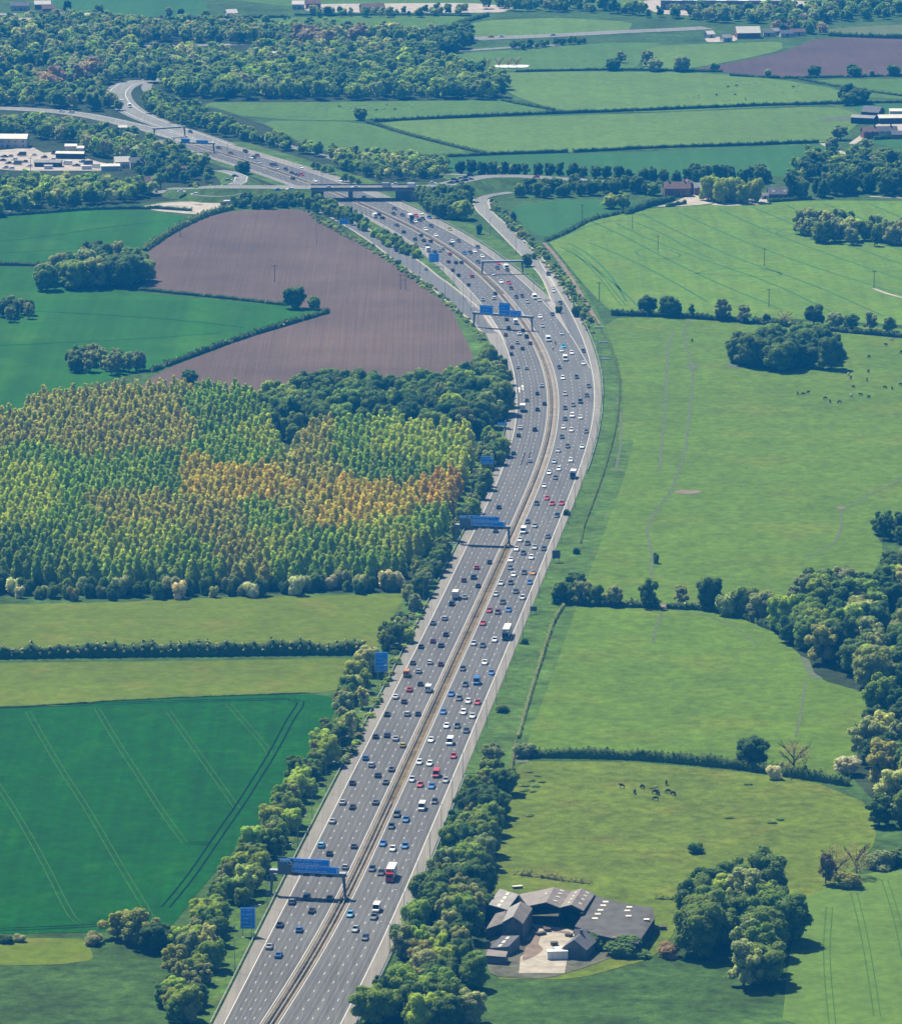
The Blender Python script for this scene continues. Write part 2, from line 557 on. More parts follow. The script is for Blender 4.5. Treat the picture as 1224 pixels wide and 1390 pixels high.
for i, (nm, mt, z, s) in enumerate(FIELDS):
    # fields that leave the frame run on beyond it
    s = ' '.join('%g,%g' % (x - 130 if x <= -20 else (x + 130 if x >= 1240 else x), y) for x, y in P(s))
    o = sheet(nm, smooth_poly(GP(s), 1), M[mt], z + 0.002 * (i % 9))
    field_objs.setdefault((nm, i), o)


def marks(i, nm, mat, lines, w=0.6, pair=0.0, z=0.16):
    """wheel tracks pressed in a field: children of the field"""
    par = field_objs[(FIELDS[i][0], i)]
    for s in lines:
        pts = smooth_line(GP(s), 2)
        mb = MB()
        if pair:
            for sgn in (-1, 1):
                ribbon(nm, pts, w, mat, z, off=sgn * pair / 2, mb=mb, step=6)
        else:
            ribbon(nm, pts, w, mat, z, mb=mb, step=6)
        mb.build(nm, mat, par)


marks(0, "tramline", M['track'], [
    "-10,1055 20,1100 60,1170 90,1232 105,1255 130,1257", "38,966 80,1040 120,1100 160,1170 195,1228 205,1245",
    "132,962 160,1010 190,1055 215,1095 240,1130 252,1145", "228,965 260,1010 285,1045 322,1098",
    "310,956 340,990 362,1015 366,1025"], 0.3, 1.9)
marks(0, "tramline", M['trackdark'], [
    "225,1232 260,1190 300,1130 325,1095 350,1055 372,1020 395,975 408,958 408,950 395,950", "-20,961 120,957 250,952 395,949",
    "-20,1263 60,1260 130,1257 150,1254", "252,1145 262,1148 285,1145"], 0.6, 2.5)
marks(8, "tramline", M['trackmid'], [
    "770,330 800,345 830,375 850,410", "800,300 850,322 900,350 980,388 1060,420", "835,303 880,325 960,355 1050,385 1130,425",
    "870,290 930,320 1000,352 1100,385 1200,430", "920,288 1000,325 1100,362 1230,402", "975,284 1050,318 1150,355 1240,385",
    "1020,281 1100,315 1240,365", "1065,278 1150,318 1240,345", "1120,277 1240,325", "1180,277 1240,303",
    "760,335 790,352 830,382 870,420", "800,330 850,350 905,378 960,410",
    "748,328 800,305 850,298 870,305 900,318 930,335 965,352",
    "940,373 965,366 1000,364 1040,365 1064,372 1050,377 1010,374 975,374 945,371", "862,342 880,336 905,338 930,348 900,352 870,350 862,342",
    "1053,316 1065,311 1085,311 1080,318 1060,320 1053,316"], 1.3, 0)
marks(8, "tramline", M['track'], ["770,336 785,345 815,375 835,402 846,415"], 0.5, 2.4)
marks(13, "tramline", M['track'], ["1125,1232 1120,1300 1130,1400", "1158,1212 1168,1250 1178,1300 1190,1380", "1200,1195 1215,1240 1228,1300"], 0.3, 1.9)
marks(10, "cattle_trail", M['trail'], [
    "940,430 925,450 938,490 941,520 935,560 930,615 918,645 912,665 885,700 876,720 884,745 884,785", "1235,640 1215,655 1180,672 1150,690 1140,692 1142,720 1130,742 1090,758",
    "915,450 905,470 905,520 900,580 895,640", "838,540 845,590 835,640"], 1.1)
marks(11, "cattle_trail", M['trail'], ["900,828 890,850 886,875", "910,828 960,835 1000,852 1030,878", "1092,925 1088,960 1080,1000"], 0.9)
marks(4, "tramline", M['trackdark'], ["-20,330 60,322 150,308 230,300", "-20,345 80,340 180,330"], 0.8)
marks(5, "tramline", M['trackdark'], ["-20,420 100,425 250,435 330,445", "-20,470 80,466 200,460 300,452"], 0.8)


def patch(name, s, mat, z=.19):
    return sheet(name, smooth_poly(GP(s), 2), mat, z)


patch("mud_patch", "915,667 925,665.5 950,666.5 952,669 935,671 917,670", M['earth'])
patch("mud_patch", "1132,689 1142,688 1148,690 1140,692", M['earth'])
patch("mud_patch", "928,499 940,494 950,499 938,503", M['trail'])
patch("mud_patch", "985,492 1003,490 1005,500 990,500", M['trail'])
patch("mud_patch", "697,1026 716,1028 718,1036 700,1036", M['trail'])
patch("mud_patch", "893,822 904,820 916,826 900,828", M['earth'])
patch("mud_patch", "1085,890 1098,896 1104,914 1118,922 1100,922 1090,905", M['trail'])
patch("mud_patch", "1110,161 1150,157 1180,159 1150,164 1115,165", M['trail'])
patch("gravel_yard", "190,281 225,275 290,273 312,277 300,286 272,292 215,287", M['gravel'])
patch("gravel_yard", "888,281 905,278 935,266 955,262 970,273 965,277 930,280", M['gravel'])
patch("gravel_yard", "960,278 1000,272 1040,270 1045,277 990,280", M['gravel'])
patch("gravel_yard", "1180,158 1215,160 1240,170 1240,176 1190,184 1170,190 1160,196 1150,196 1170,182 1190,172", M['gravel'])
patch("gravel_yard", "14,203 45,200 52,204 60,208 80,206 110,206 118,216 160,226 165,232 100,232 20,232 -20,228 -20,206", M['gravel'])
patch("gravel_yard", "-20,30 30,29 52,33 50,38 -20,38", M['gravel'])
patch("gravel_yard", "400,6 640,4 700,10 680,18 420,17", M['gravel'])
patch("gravel_yard", "955,52 1000,48 1000,56 960,58", M['gravel'])
patch("gravel_yard", "850,0 1100,0 1150,20 900,22", M['gravel'])
patch("gravel_yard", "670,88 720,88 716,92 672,92", M['gravel'])
for s in ("1116,195 1124,200 1140,206 1148,211 1145,217", ):
    ribbon("farm_track", smooth_line(GP(s), 2), 4, M['gravel'], .2, kind='structure')
ribbon("field_path", smooth_line(GP("738,330 752,345 770,370 785,395 797,415 806,430 812,440"), 2), 2.2, M['earth'], .2, kind='structure')
ribbon("field_path", smooth_line(GP("1185,392 1205,400 1240,408"), 2), 2.2, M['gravel'], .2, kind='structure')
ribbon("farm_track", smooth_line(GP("1180,267 1200,268 1240,270"), 2), 3, M['gravel'], .2, kind='structure')
ribbon("farm_track", smooth_line(GP("1110,139 1140,145 1170,156"), 2), 3, M['grass_d'], .2, kind='structure')
ribbon("service_path", smooth_line(GP("636,1036 648,1028 662,1023 684,1021"), 2), 4, M['shoulder'], .12, kind='structure')
CARS="""469.8,1177.1,sc 397,1224.2,gc 417.3,1217.9,ku 448.7,1219.3,kc 424.5,1236.4,kc 379.7,1255.3,nc 406.1,1262.4,bc 366.8,1284.9,sc 381,1296.6,bc 505,1179.8,nc 516.7,1184.8,kc 510.7,1232.8,wv 508,1244.8,gc 475.7,1241.8,lc 482.9,1261.9,sc 497.3,1273.2,nc 530.5,1185.2,RT 504.6,1038.6,sc 532.1,1044.2,gc 513.4,1052.3,nc 524.5,1061.7,gc 478.7,1062.9,nc 465.5,1089.2,sc 479.8,1095.5,kc 510.3,1089.2,gc 450.9,1114.6,sc 436.9,1147.5,lc 480.6,1148.7,gc 448.5,1158.7,kc 568.3,1035.1,wc 582.2,1036.9,wc 591.9,1050.6,rv 558.8,1058.6,sc 569.3,1065.7,rc 585.8,1067.4,bc 605.2,1059.7,sc 588.7,1088.3,kc 572.4,1095.2,wv 538.8,1105.8,nu 550.9,1112.7,bc 530.9,1122.1,nc 519.2,1145.3,bc 533.1,1152.7,wc 549.1,1148.9,bc 556.1,936.2,rc 581.6,934.9,wv 537.3,946,wc 549.2,952.4,mc 525.6,969.7,kc 553.3,969.2,sc 568.2,969.2,nc 510,999.9,kc 526,998,nc 538.1,1002.7,sc 547.5,1012,yc 497.1,1029.2,bc 612.2,942.3,bc 622.8,948.3,gc 635,952.4,wc 647.3,953.7,rc 601.4,966.8,bc 628.5,967.1,wc 641.2,972.2,wc 605.3,985.9,wc 619.8,985.9,nc 632.6,992.1,nc 585.2,1004.7,wc 610.2,1006.8,wv 613.8,1026.7,rc 604.1,839.6,sc 587.4,845.8,gc 605.4,861.4,kc 587.7,870.4,mc 599.2,876.1,nc 571.2,877.8,nc 560.5,899.9,gc 582.1,899.4,wc 598.7,901.7,mc 552.1,914.3,ov 568.7,911.5,sc 569.8,928.6,kc 654.6,846.3,rc 687.6,858.7,GT 642.3,873.9,sc 654.4,876.3,nc 670.9,869.1,wc 657.5,899.5,wc 628,908.1,nc 667.2,913.4,bc 631.1,929.7,nc 647,925,bv 665.3,763.3,kc 646.4,770.7,rc 643.6,783.5,nu 630.5,787.8,mc 649.6,795.4,kc 619.1,806.7,gL 631.6,810.6,sc 613.5,819.5,ku 700.9,745.4,wc 725.7,743.1,sc 738.7,745,nc 709.7,750.9,nc 721.4,756.8,wc 692.6,760.2,wc 693.7,771,gc 696.7,780.4,wc 711,777.7,nc 723.1,777.7,oc 679.7,792,sc 692.9,791.5,nc 719.2,790.8,bc 699.5,803.2,nc 672.6,807.1,sc 708.8,811.4,sc 682.4,817.6,nc 664.4,828.9,rc 675.1,831.3,mc 690.3,828,bc 678.2,688.7,nc 673.7,720.6,nc 754.2,648.8,gc 739.3,659.6,wc 778.5,643.7,kL 742.3,676.4,rc 748.6,683.9,rc 762.3,683.3,rc 728.2,683.5,nc 756.1,700,nc 715.1,708.6,nc 725.4,714.1,sc 709.9,720.5,wv 743.3,728.5,nc 705.1,733.1,wc 715.6,737.8,nc 713.7,543.3,gc 710.8,553.1,wL 739.5,548.1,nc 730.5,555.9,nc 707,580.5,wc 727.1,583.1,ku 704.8,591.2,kc 698.1,615.4,nc 717.3,625.9,sc 766.7,554.1,nc 777.8,549.8,gc 787.4,545.2,nu 776.3,564.2,wu 787.4,566.8,wc 766.7,568.8,nc 764.4,580.5,wc 775.1,584.2,wc 795.2,586,gc 762.3,593.3,nc 770,605.8,gc 789.9,606.4,wc 757.3,611.6,sc 774.3,625,wc 752,626.9,sc 758.2,636.7,wc 745.4,642,wc 690.9,444.6,kc 686.7,454.6,mc 705.9,453.1,wc 718,457,ku 703.1,465.1,sc 695.8,471.6,mc 707.3,473.3,nc 721,466.1,mc 687.3,480.8,nc 704,498.6,sc 715.8,499.9,sc 734.6,523.7,sc 730.4,534.4,kc 734.1,442.6,sc 759.5,452.7,sc 744.9,460.5,wv 751.3,466.1,kM 752.1,474.4,kM 766.9,470.3,cc 761.4,475.9,wc 775,479.2,wc 766.7,486.7,wv 792.1,476.6,nc 789.6,493.3,wc 759.5,498.8,nc 763.5,513.2,wc 782.4,511.9,nc 798.6,524.3,gc 766.5,535,sc 796.3,537.4,nc 621.7,373.9,nc 640.8,375,rc 635.7,386.8,nc 655.7,406.9,sc 671.1,404.9,wc 674.4,398.6,nc 679.7,414.6,sc 686,434,nc 698.2,437.2,wv 713.1,448.6,nc 676.2,357.6,rc 675.1,363.9,nc 688.1,363.2,wv 689.4,366.7,nc 649.9,355.8,nc 670,372.5,sc 681.2,382.9,wc 691.5,384,rc 692.2,391.7,nc 702.4,403.5,nc 709.6,402.1,nc 723.8,403.5,wv 732.8,407.4,sc 716.5,410,sc 750.3,426.8,nc 734.4,430.1,wc 744,372.2,nu 751,395.1,wc 760.3,411.4,nc 547,315.1,nc 571.2,319.8,nc 562.1,324.9,nc 574.6,326.8,nc 584.6,327.7,nc 580,333.9,gc 574.9,337.5,sc 580.1,339,wv 589.4,341.7,gc 596.6,340.6,sc 600.4,337.8,sc 610.5,345.1,rc 608.4,355.6,mc 618.8,356.8,nc 626.3,356.4,nc 613.9,367,mc 546.4,292.2,nc 557.2,294.9,wL 565.1,293.1,rc 574.6,297.1,nc 570,299.2,nc 563.9,300.8,wc 559.6,302.6,nc 583.1,295.5,bc 585.6,307.2,nc 578,311.7,wc 591.7,319.8,wc 610.5,311.4,yc 622.8,327.4,nc 613.8,328,wc 613,332.6,nc 648.6,335.7,nc 644.4,341.2,wc 638.4,343.1,nc 630.7,343.9,bc 655,348.2,wc 577.4,365,sc 507.5,293,wv 518.1,296.2,nc 513.4,290.9,nc 537.8,305.8,gc 535.4,283.8,nc 534.6,290.6,nc 571.3,289.8,wc 495.8,268.1,wc 297.2,200.9,nc 314,208.1,mc 335.9,205.7,nu 351.4,211,mc 340.5,214.3,wc 343.7,213.8,nc 350.9,220.8,sc 368.4,223.8,nc 375.3,223.8,nc 374.8,228.7,sc 387.5,229.8,nc 396.2,235.2,nc 402.9,237.7,nc 408.8,237.2,rc 396.8,242.4,mc 414,227.4,wc 427.9,245.8,wc 466.8,245.4,wc 165.4,134.9,wc 176.2,143.9,wv 258.8,179.3,nc 159.1,137.1,nc 97.1,152.5,wc 234.6,188,wc 83.6,151.1,wc 537.7,340,nc 421.6,277.3,wc"""
CARS7="""447.8,254.2,wc 482.3,253.9,wc 525.1,252.3,sv 535.2,249.8,wc 559.7,252.6,wv 393.6,256.9,wc 587.6,248.2,wc 611.5,247.6,gc 617.3,243.7,nc 623.6,241.9,sc 621.4,246.7,nc 629.9,244.6,mc 632.7,241,nc 638,242.8,sc 638.8,236.8,nc 727.5,239.5,rc 246.5,259.9,wc 264.5,263.5,wc 319.7,238.8,nc 376.7,257.6,bc 311,244.5,sc"""
# ------------------------------------------------------------ the motorway
def edge(rows, smooth=True):
    """rows 'x,y' of one road edge in the photograph -> function X(Y) on the ground"""
    pts = sorted(((p.y, p.x) for p in GP(rows)))
    ys = np.arange(pts[0][0], pts[-1][0], 6.0)
    xs = np.interp(ys, [p[0] for p in pts], [p[1] for p in pts])
    if smooth:
        k = 11
        for _ in range(2):
            pad = np.concatenate([2 * xs[0] - xs[1:k + 1][::-1], xs, 2 * xs[-1] - xs[-k - 1:-1][::-1]])
            xs = np.convolve(pad, np.ones(2 * k + 1) / (2 * k + 1), 'valid')
    return lambda y: float(np.interp(y, ys, xs))


MED = "360,1400 428,1300 465,1230 494,1165 518,1112 557,1030 602,930 649,830 689,740 712,690 733.5,640 750,590 753.3,540 748,505 736.7,476 718,446 700,420 680,396 655,371.5 638,358.6 613.5,339.5 589,324 581,319 556,306.3 535,295.6 530,292.5 515,289 490,276.5 455,262 421,247 380,233.5 346,222.5 306,210 284,204 258,196 240,190 "
E = {}
E['C'] = edge(MED)
E['LS'] = edge("285,1400 336,1300 369,1230 403,1165 430,1112 472,1030 526,930 577,830 622,740 647.5,690 672.5,640 688.5,590 693.5,540 685,505 670,476 656.5,450 645,425 632,401 613,378 594,360 574,342.7 553,329 530,315 508,301 484,289 445,272 415,262 383,247 342,233.5 308,222.5 268,210 246,204 220,196 202,190")
E['LW'] = edge("300,1400 351,1300 387,1230 421,1165 447,1112 489,1030 540,930 591.4,830 634.4,740 659,690 683,640 700.3,590 704,540 699,505 688,470 680,450 657,415 640,394 624,378 610,368 597.6,356 577,340 560,329 540,317 518,303 494,290 455,273 425,262 392,247 351,233.5 317,222.5 277,210 255,204 229,196 211,190")
E['RW'] = edge("458,1400 512,1300 541,1230 568.6,1165 591,1112 625.6,1030 667,930 709.4,830 746,740 765.6,690 786,640 802.7,590 809.9,540 806,505 797.5,476 786,446 776,425 760,400 744,375 733,357", True)
E['RS'] = edge("478,1400 530,1300 558,1230 585,1165 606.5,1112 637,1030 681,930 719,830 756,740 776.6,690 796,640 812.5,590 818.4,540 816.4,505 808,476 795,446 785,423 771,400 755,376 740,357")
# the right carriageway above the slip road's nose
E['RWm'] = edge("800,500 773,450 757,430 738,410 699,372 675,352.5 644,333 595,306 572,295 558,289 526,274.4 497,262 459,247 424,233.5 385,222.5 343,210 320,204 296,197 285,193")
E['RSm'] = edge("775,428 749,408 745,405.6 710,371 686,353 662.5,336 644,324 613.5,306 591,295.7 564,283 545,274 518,262 484,246 434,232 404,222.5 366,210 342,204 314,197 300,192.5")


def gy(y_px):
    return G(612, y_px).y


HM = 2.05          # half width of the central reserve


def strip_between(name, fa, fb, y0, y1, mat, z, parent=None, kind=None, step=8.0, mb=None):
    ys = np.arange(gy(y0), gy(y1) + step, step)
    own = mb is None
    mb = mb or MB()
    vs = []
    for y in ys:
        vs += [(fa(y), y, z), (fb(y), y, z)]
    mb.add(vs, [(2 * i, 2 * i + 1, 2 * i + 3, 2 * i + 2) for i in range(len(ys) - 1)])
    if own:
        o = mb.build(name, mat, parent)
        if kind:
            o['kind'] = kind
        return o


Cf, LS, LW, RW, RS, RWm, RSm = (E[k] for k in ('C', 'LS', 'LW', 'RW', 'RS', 'RWm', 'RSm'))
LM = lambda y: Cf(y) - HM
RM = lambda y: Cf(y) + HM
# verges beside the road
strip_between("verge", lambda y: LS(y) - 11, lambda y: LS(y) + 2, 1395, 430, M['verge'], .136, kind='structure')
strip_between("verge", lambda y: LS(y) - 7, lambda y: LS(y) + 2, 430, 200, M['verge'], .13, kind='structure')
strip_between("verge", lambda y: RS(y) - 2, lambda y: RS(y) + 17, 1050, 600, M['verge'], .136, kind='structure')
strip_between("verge", lambda y: RS(y) - 2, lambda y: RS(y) + 10, 600, 360, M['verge'], .13, kind='structure')
strip_between("verge", lambda y: RSm(y) - 2, lambda y: RSm(y) + 14, 405, 193, M['verge'], .14, kind='structure')
left_cw = strip_between("carriageway", LS, LM, 1398, 191, M['asphalt'], .20, kind='structure')
right_cw = strip_between("carriageway", RM, RS, 1398, 407, M['asphalt'], .20, kind='structure')
right_cw2 = strip_between("carriageway", RM, RSm, 407.3, 192, M['asphalt'], .185, kind='structure')
# hard shoulders, paler
strip_between("hard_shoulder", LS, lambda y: LW(y) - .25, 1398, 455, M['shoulder'], .27, left_cw)
strip_between("hard_shoulder", LS, lambda y: LW(y) - .25, 418, 192, M['shoulder'], .27, left_cw)
strip_between("hard_shoulder", lambda y: RW(y) + .25, RS, 1398, 360, M['shoulder'], .27, right_cw)
strip_between("hard_shoulder", lambda y: RWm(y) + .25, RSm, 407, 195, M['shoulder'], .27, right_cw2)
# central reserve
res = strip_between("central_reserve", LM, RM, 1398, 192, M['reserve'], .24, kind='structure')
strip_between("edge_strip", lambda y: LM(y), lambda y: LM(y) + .5, 1398, 192, M['strip'], .30, res)
strip_between("edge_strip", lambda y: RM(y) - .5, lambda y: RM(y), 1398, 192, M['strip'], .30, res)
strip_between("paved_strip", lambda y: Cf(y) + .1, lambda y: Cf(y) + 1.3, 740, 500, M['strip'], .30, res)
strip_between("paved_strip", lambda y: Cf(y) + .1, lambda y: Cf(y) + 1.3, 498, 400, M['strip'], .30, res)
# painted edge lines
def line(f, y0, y1, parent, w=.26, z=.33):
    strip_between("edge_line", lambda y: f(y) - w / 2, lambda y: f(y) + w / 2, y0, y1, M['white'], z, parent)


line(LW, 1398, 192, left_cw)
line(lambda y: LM(y) - .5, 1398, 192, left_cw, .22)
line(RW, 1398, 358, right_cw)
line(lambda y: RM(y) + .5, 1398, 193, right_cw, .22)
line(RWm, 453, 194, right_cw2)
line(RWm, 500, 455, right_cw, .22)


def poly_sheet(name, s, mat, z, parent=None, it=0):
    pts = GP(s)
    return sheet(name, smooth_poly(pts, it) if it else pts, mat, z, parent, None if parent else 'structure')


poly_sheet("gore_hatching", "741,411 751,408.5 758,425 766,440 774.8,456.5 770,449 757,431.5", M['hatch'], .30, right_cw)
poly_sheet("gore_hatching", "738.5,374 747,371 756.5,388 748,391", M['hatch'], .31)
poly_sheet("gore_hatching", "652,421 657,418 668,434 680,452 688.5,468 678,456 666,440", M['hatch'], .30, left_cw)


# slip roads ------------------------------------------------------------
def rows_strip(name, rows, mat, z, verge=3.0, kerb=True, zf=None):
    """rows: 'xl,xr,y ...' left and right edge of a slip road in the photograph"""
    L_, R_ = [], []
    for t in rows.split():
        a, b, y = (float(c) for c in t.split(','))
        L_.append(G(a, y))
        R_.append(G(b, y))
    L_, R_ = smooth_line(L_, 2), smooth_line(R_, 2)
    mb = MB()
    vs = []
    for a, b in zip(L_, R_):
        vs += [(a.x, a.y, z), (b.x, b.y, z)]
    mb.add(vs, [(2 * i, 2 * i + 1, 2 * i + 3, 2 * i + 2) for i in range(len(L_) - 1)])
    o = mb.build(name, mat)
    o['kind'] = 'structure'
    for pts, off in ((L_, -1), (R_, 1)):
        d = [Vector((p.x, p.y, 0)) for p in pts]
        w = MB()
        ribbon("edge_line", d, .32, None, z + .07, off=off * -1.0, mb=w, step=6)
        w.build("edge_line", M['white'], o)
        w = MB()
        ribbon("shoulder_strip", d, .9, None, z + .05, off=off * -.3, mb=w, step=6)
        w.build("shoulder_strip", M['strip'], o)
    return o, L_, R_


slip_r, SRL, SRR = rows_strip("slip_road", "751,773,409 744,765,392 737.5,757,377 724,742,361 710.7,731,348 693.5,713,331 681,700,318 669,686,306 659,674,296 650,665.5,288 646,662,281 643.5,660,275 645,662,271", M['lane'], .22)
slip_l, SLL, SLR = rows_strip("slip_road", "656,672,452 640,658,434 621,650,421 609,637,410 597,624,399 582,608,386 569.5,594,377 553,580,365 537,567,355 520,546,340 503,528,328 487,508,317 472,492,308 455,471,298 439,453,290 418,433,281 400,416,274", M['asphalt'], .215)
ribbon("slip_road", smooth_line(GP("330,180 345,185 370,192 396,200 425,208 453,215.5 474,222"), 2), 6.5, M['lane'], .22, kind='structure')
ribbon("slip_road", smooth_line(GP("694,261.5 682,263 672,264.5 661,266.5 653,270 650,275"), 2), 6.5, M['lane'], .25, kind='structure')
ribbon("slip_road", smooth_line(GP("663,275 659,277 656,281 658,288"), 2), 5, M['lane'], .23, kind='structure')

# motorway beyond the junction: the two carriageways part
ribbon("carriageway", smooth_line(GP("276,197 250,189.5 224,181.5 200,175 168,167.5 130,159 100,154 60,150 0,147 -40,146"), 2), 16, M['lane'], .215, kind='structure')
ribbon("carriageway", smooth_line(GP("303,198 282,190 252,180 224,170.5 199,161 178,151 166,141 160,132 160,124 168,117 182,112 200,109.5 225,108.5"), 2), 18, M['lane'], .225, kind='structure')
for off in (-5.2, 5.2):
    ribbon("edge_line", smooth_line(GP("276,197 250,189.5 224,181.5 200,175 168,167.5 130,159 100,154 60,150 0,147 -40,146"), 2), .4, M['white'], .3, off=off, kind='structure')
    ribbon("edge_line", smooth_line(GP("303,198 282,190 252,180 224,170.5 199,161 178,151 166,141 160,132 160,124 168,117 182,112 200,109.5 225,108.5"), 2), .4, M['white'], .31, off=off, kind='structure')
ribbon("slip_road", smooth_line(GP("205,112 199,116 199,122 207,129 222,136 240,143"), 2), 7, M['lane'], .24, kind='structure')
# far main road across the top of the view
ribbon("far_road", smooth_line(GP("150,64 205,63 240,62 290,61.5 330,60"), 2), 12, M['lane'], .22, kind='structure')
ribbon("far_road", smooth_line(GP("540,56 600,54 660,52 720,50 780,47 850,43 905,41 960,38"), 2), 20, M['lane'], .22, kind='structure')
ribbon("far_road", smooth_line(GP("610,70 660,67 720,63 760,62"), 2), 9, M['lane'], .22, kind='structure')
ribbon("far_road", smooth_line(GP("290,100 305,98.5 325,97"), 2), 9, M['lane'], .22, kind='structure')
ribbon("far_road", smooth_line(GP("-20,165 10,166 30,168"), 2), 9, M['lane'], .22, kind='structure')

# lane dashes: 2 m long, every 9 m ---------------------------------------
def dashes(parent, fa, fb, y0, y1, n, name="lane_dash", w=.17, phase=0.0):
    mb = MB()
    y = gy(y0) + phase
    end = gy(y1)
    while y < end:
        for k in range(1, n):
            t = k / n
            xa = fa(y) + (fb(y) - fa(y)) * t
            xb = fa(y + 2.4) + (fb(y + 2.4) - fa(y + 2.4)) * t
            mb.add([(xa - w / 2, y, .34), (xa + w / 2, y, .34), (xb + w / 2, y + 2.4, .34), (xb - w / 2, y + 2.4, .34)], [(0, 1, 2, 3)])
        y += 9.0
    o = mb.build(name, M['white'], parent)
    o['kind'] = 'stuff'


lmi = lambda y: LM(y) - .6
rmi = lambda y: RM(y) + .6
dashes(left_cw, LW, lmi, 1398, 470, 4)
dashes(left_cw, LW, lmi, 468, 200, 4)
dashes(right_cw, rmi, RW, 1398, 640, 4)
dashes(right_cw, rmi, RW, 638, 505, 5)
dashes(right_cw, rmi, RWm, 498, 410, 4)
dashes(right_cw2, rmi, RWm, 408, 200, 4)
rpz = random.Random(12)
for _ in range(26):
    yy_ = rpz.uniform(gy(1290), gy(480))
    ln = rpz.uniform(12, 45)
    k = rpz.randrange(4)
    lf = rpz.random() < .5
    fa, fb = (LW, lmi) if lf else (rmi, RW)
    mb = MB()
    vs = []
    for q in (yy_, yy_ + ln / 2, yy_ + ln):
        a, b = fa(q), fb(q)
        vs += [(a + (b - a) * (k + .06) / 4, q, .258), (a + (b - a) * (k + .94) / 4, q, .258)]
    mb.add(vs, [(0, 1, 3, 2), (2, 3, 5, 4)])
    mb.build("repair_patch", M[rpz.choice(['worn', 'worn', 'worn_pale'])], left_cw if lf else right_cw)
# transverse bars and arrows where the left slip joins
for px, py in ((683, 468), (690, 490)):
    c = G(px, py)
    m_ = MB()
    m_.box((c.x, c.y, .35), (1.8, .5, .02))
    m_.build("road_bar", M['white'], left_cw)
for px, py in ((704.5, 529), (709, 526)):
    c = G(px, py)
    m_ = MB()
    m_.add([(c.x - .22, c.y - 9, .35), (c.x + .22, c.y - 9, .35), (c.x + .22, c.y, .35), (c.x + .8, c.y, .35), (c.x, c.y + 6, .35), (c.x - .8, c.y, .35), (c.x - .22, c.y, .35)],
           [(0, 1, 2, 6), (5, 3, 4)])
    m_.build("road_arrow", M['white'], left_cw)

# worn wheel paths along every lane
def paths(parent, fa, fb, y0, y1, n):
    for k in range(n):
        for off, mt in ((-.75, 'worn'), (.75, 'worn'), (0, 'worn_pale')):
            f = lambda y, k=k, off=off: fa(y) + (fb(y) - fa(y)) * (k + .5) / n + off
            strip_between("wheel_path", lambda y: f(y) - .33, lambda y: f(y) + .33, y0, y1, M[mt], .262, parent, step=14)


paths(left_cw, LW, lmi, 1398, 470, 4)
paths(left_cw, LW, lmi, 440, 200, 4)
paths(right_cw, rmi, RW, 1398, 640, 4)
paths(right_cw2, rmi, RWm, 400, 200, 4)


# ------------------------------------------------------------ safety barriers
def barrier(name, pts, label, post=True, z0=0.2, mat='steel', cat='crash barrier', hh=.75, step=12.0):
    t = thing(name, pts[0], label, cat, 'safety barriers along the motorway')
    o0 = pts[0]
    pts = resample([p - o0 for p in pts], step)
    ns = normals2(pts)
    mb = MB()
    vs, fs = [], []
    for p, n in zip(pts, ns):
        for s, h in ((-.1, hh - .34), (-.1, hh), (.1, hh), (.1, hh - .34)):
            q = p + n * s
            vs.append((q.x, q.y, z0 + h))
    for i in range(len(pts) - 1):
        for k in range(4):
            fs.append((4 * i + k, 4 * i + 4 + k, 4 * i + 4 + (k + 1) % 4, 4 * i + (k + 1) % 4))
    mb.add(vs, fs)
    mb.build("rail", M[mat], t)
    if post:
        mp = MB()
        for p in resample(pts, 4.8):
            mp.box((p.x, p.y, z0 + .3), (.14, .14, .6))
        q = mp.build("post", M[mat], t)
        q['kind'] = 'stuff'
    return t


def fline(f, y0, y1, off=0.0):
    return [Vector((f(y) + off, y, 0)) for y in np.arange(gy(y0), gy(y1), 12.0)]


barrier("crash_barrier", fline(Cf, 1398, 262, -.55), "steel crash barrier on the left side of the central reserve", mat='darksteel')
barrier("crash_barrier", fline(Cf, 1398, 1090, .75), "short steel crash barrier on the right side of the reserve near the lowest gantry")
barrier("crash_barrier", fline(LS, 1398, 800, -.7), "grey steel barrier along the left verge beside the tree belt")
barrier("crash_barrier", fline(LS, 790, 480, -.7), "grey steel barrier on the left verge beyond the middle gantry")
barrier("crash_barrier", fline(RS, 1398, 1050, .7), "grey steel barrier along the right edge below the service path")
barrier("crash_barrier", fline(RS, 640, 410, .7), "pale steel barrier round the outside of the bend")
barrier("crash_barrier", fline(RSm, 396, 268, .6), "steel barrier along the right edge below the road bridge")
barrier("crash_barrier", fline(Cf, 247, 196, 0), "steel barrier in the reserve beyond the road bridge")


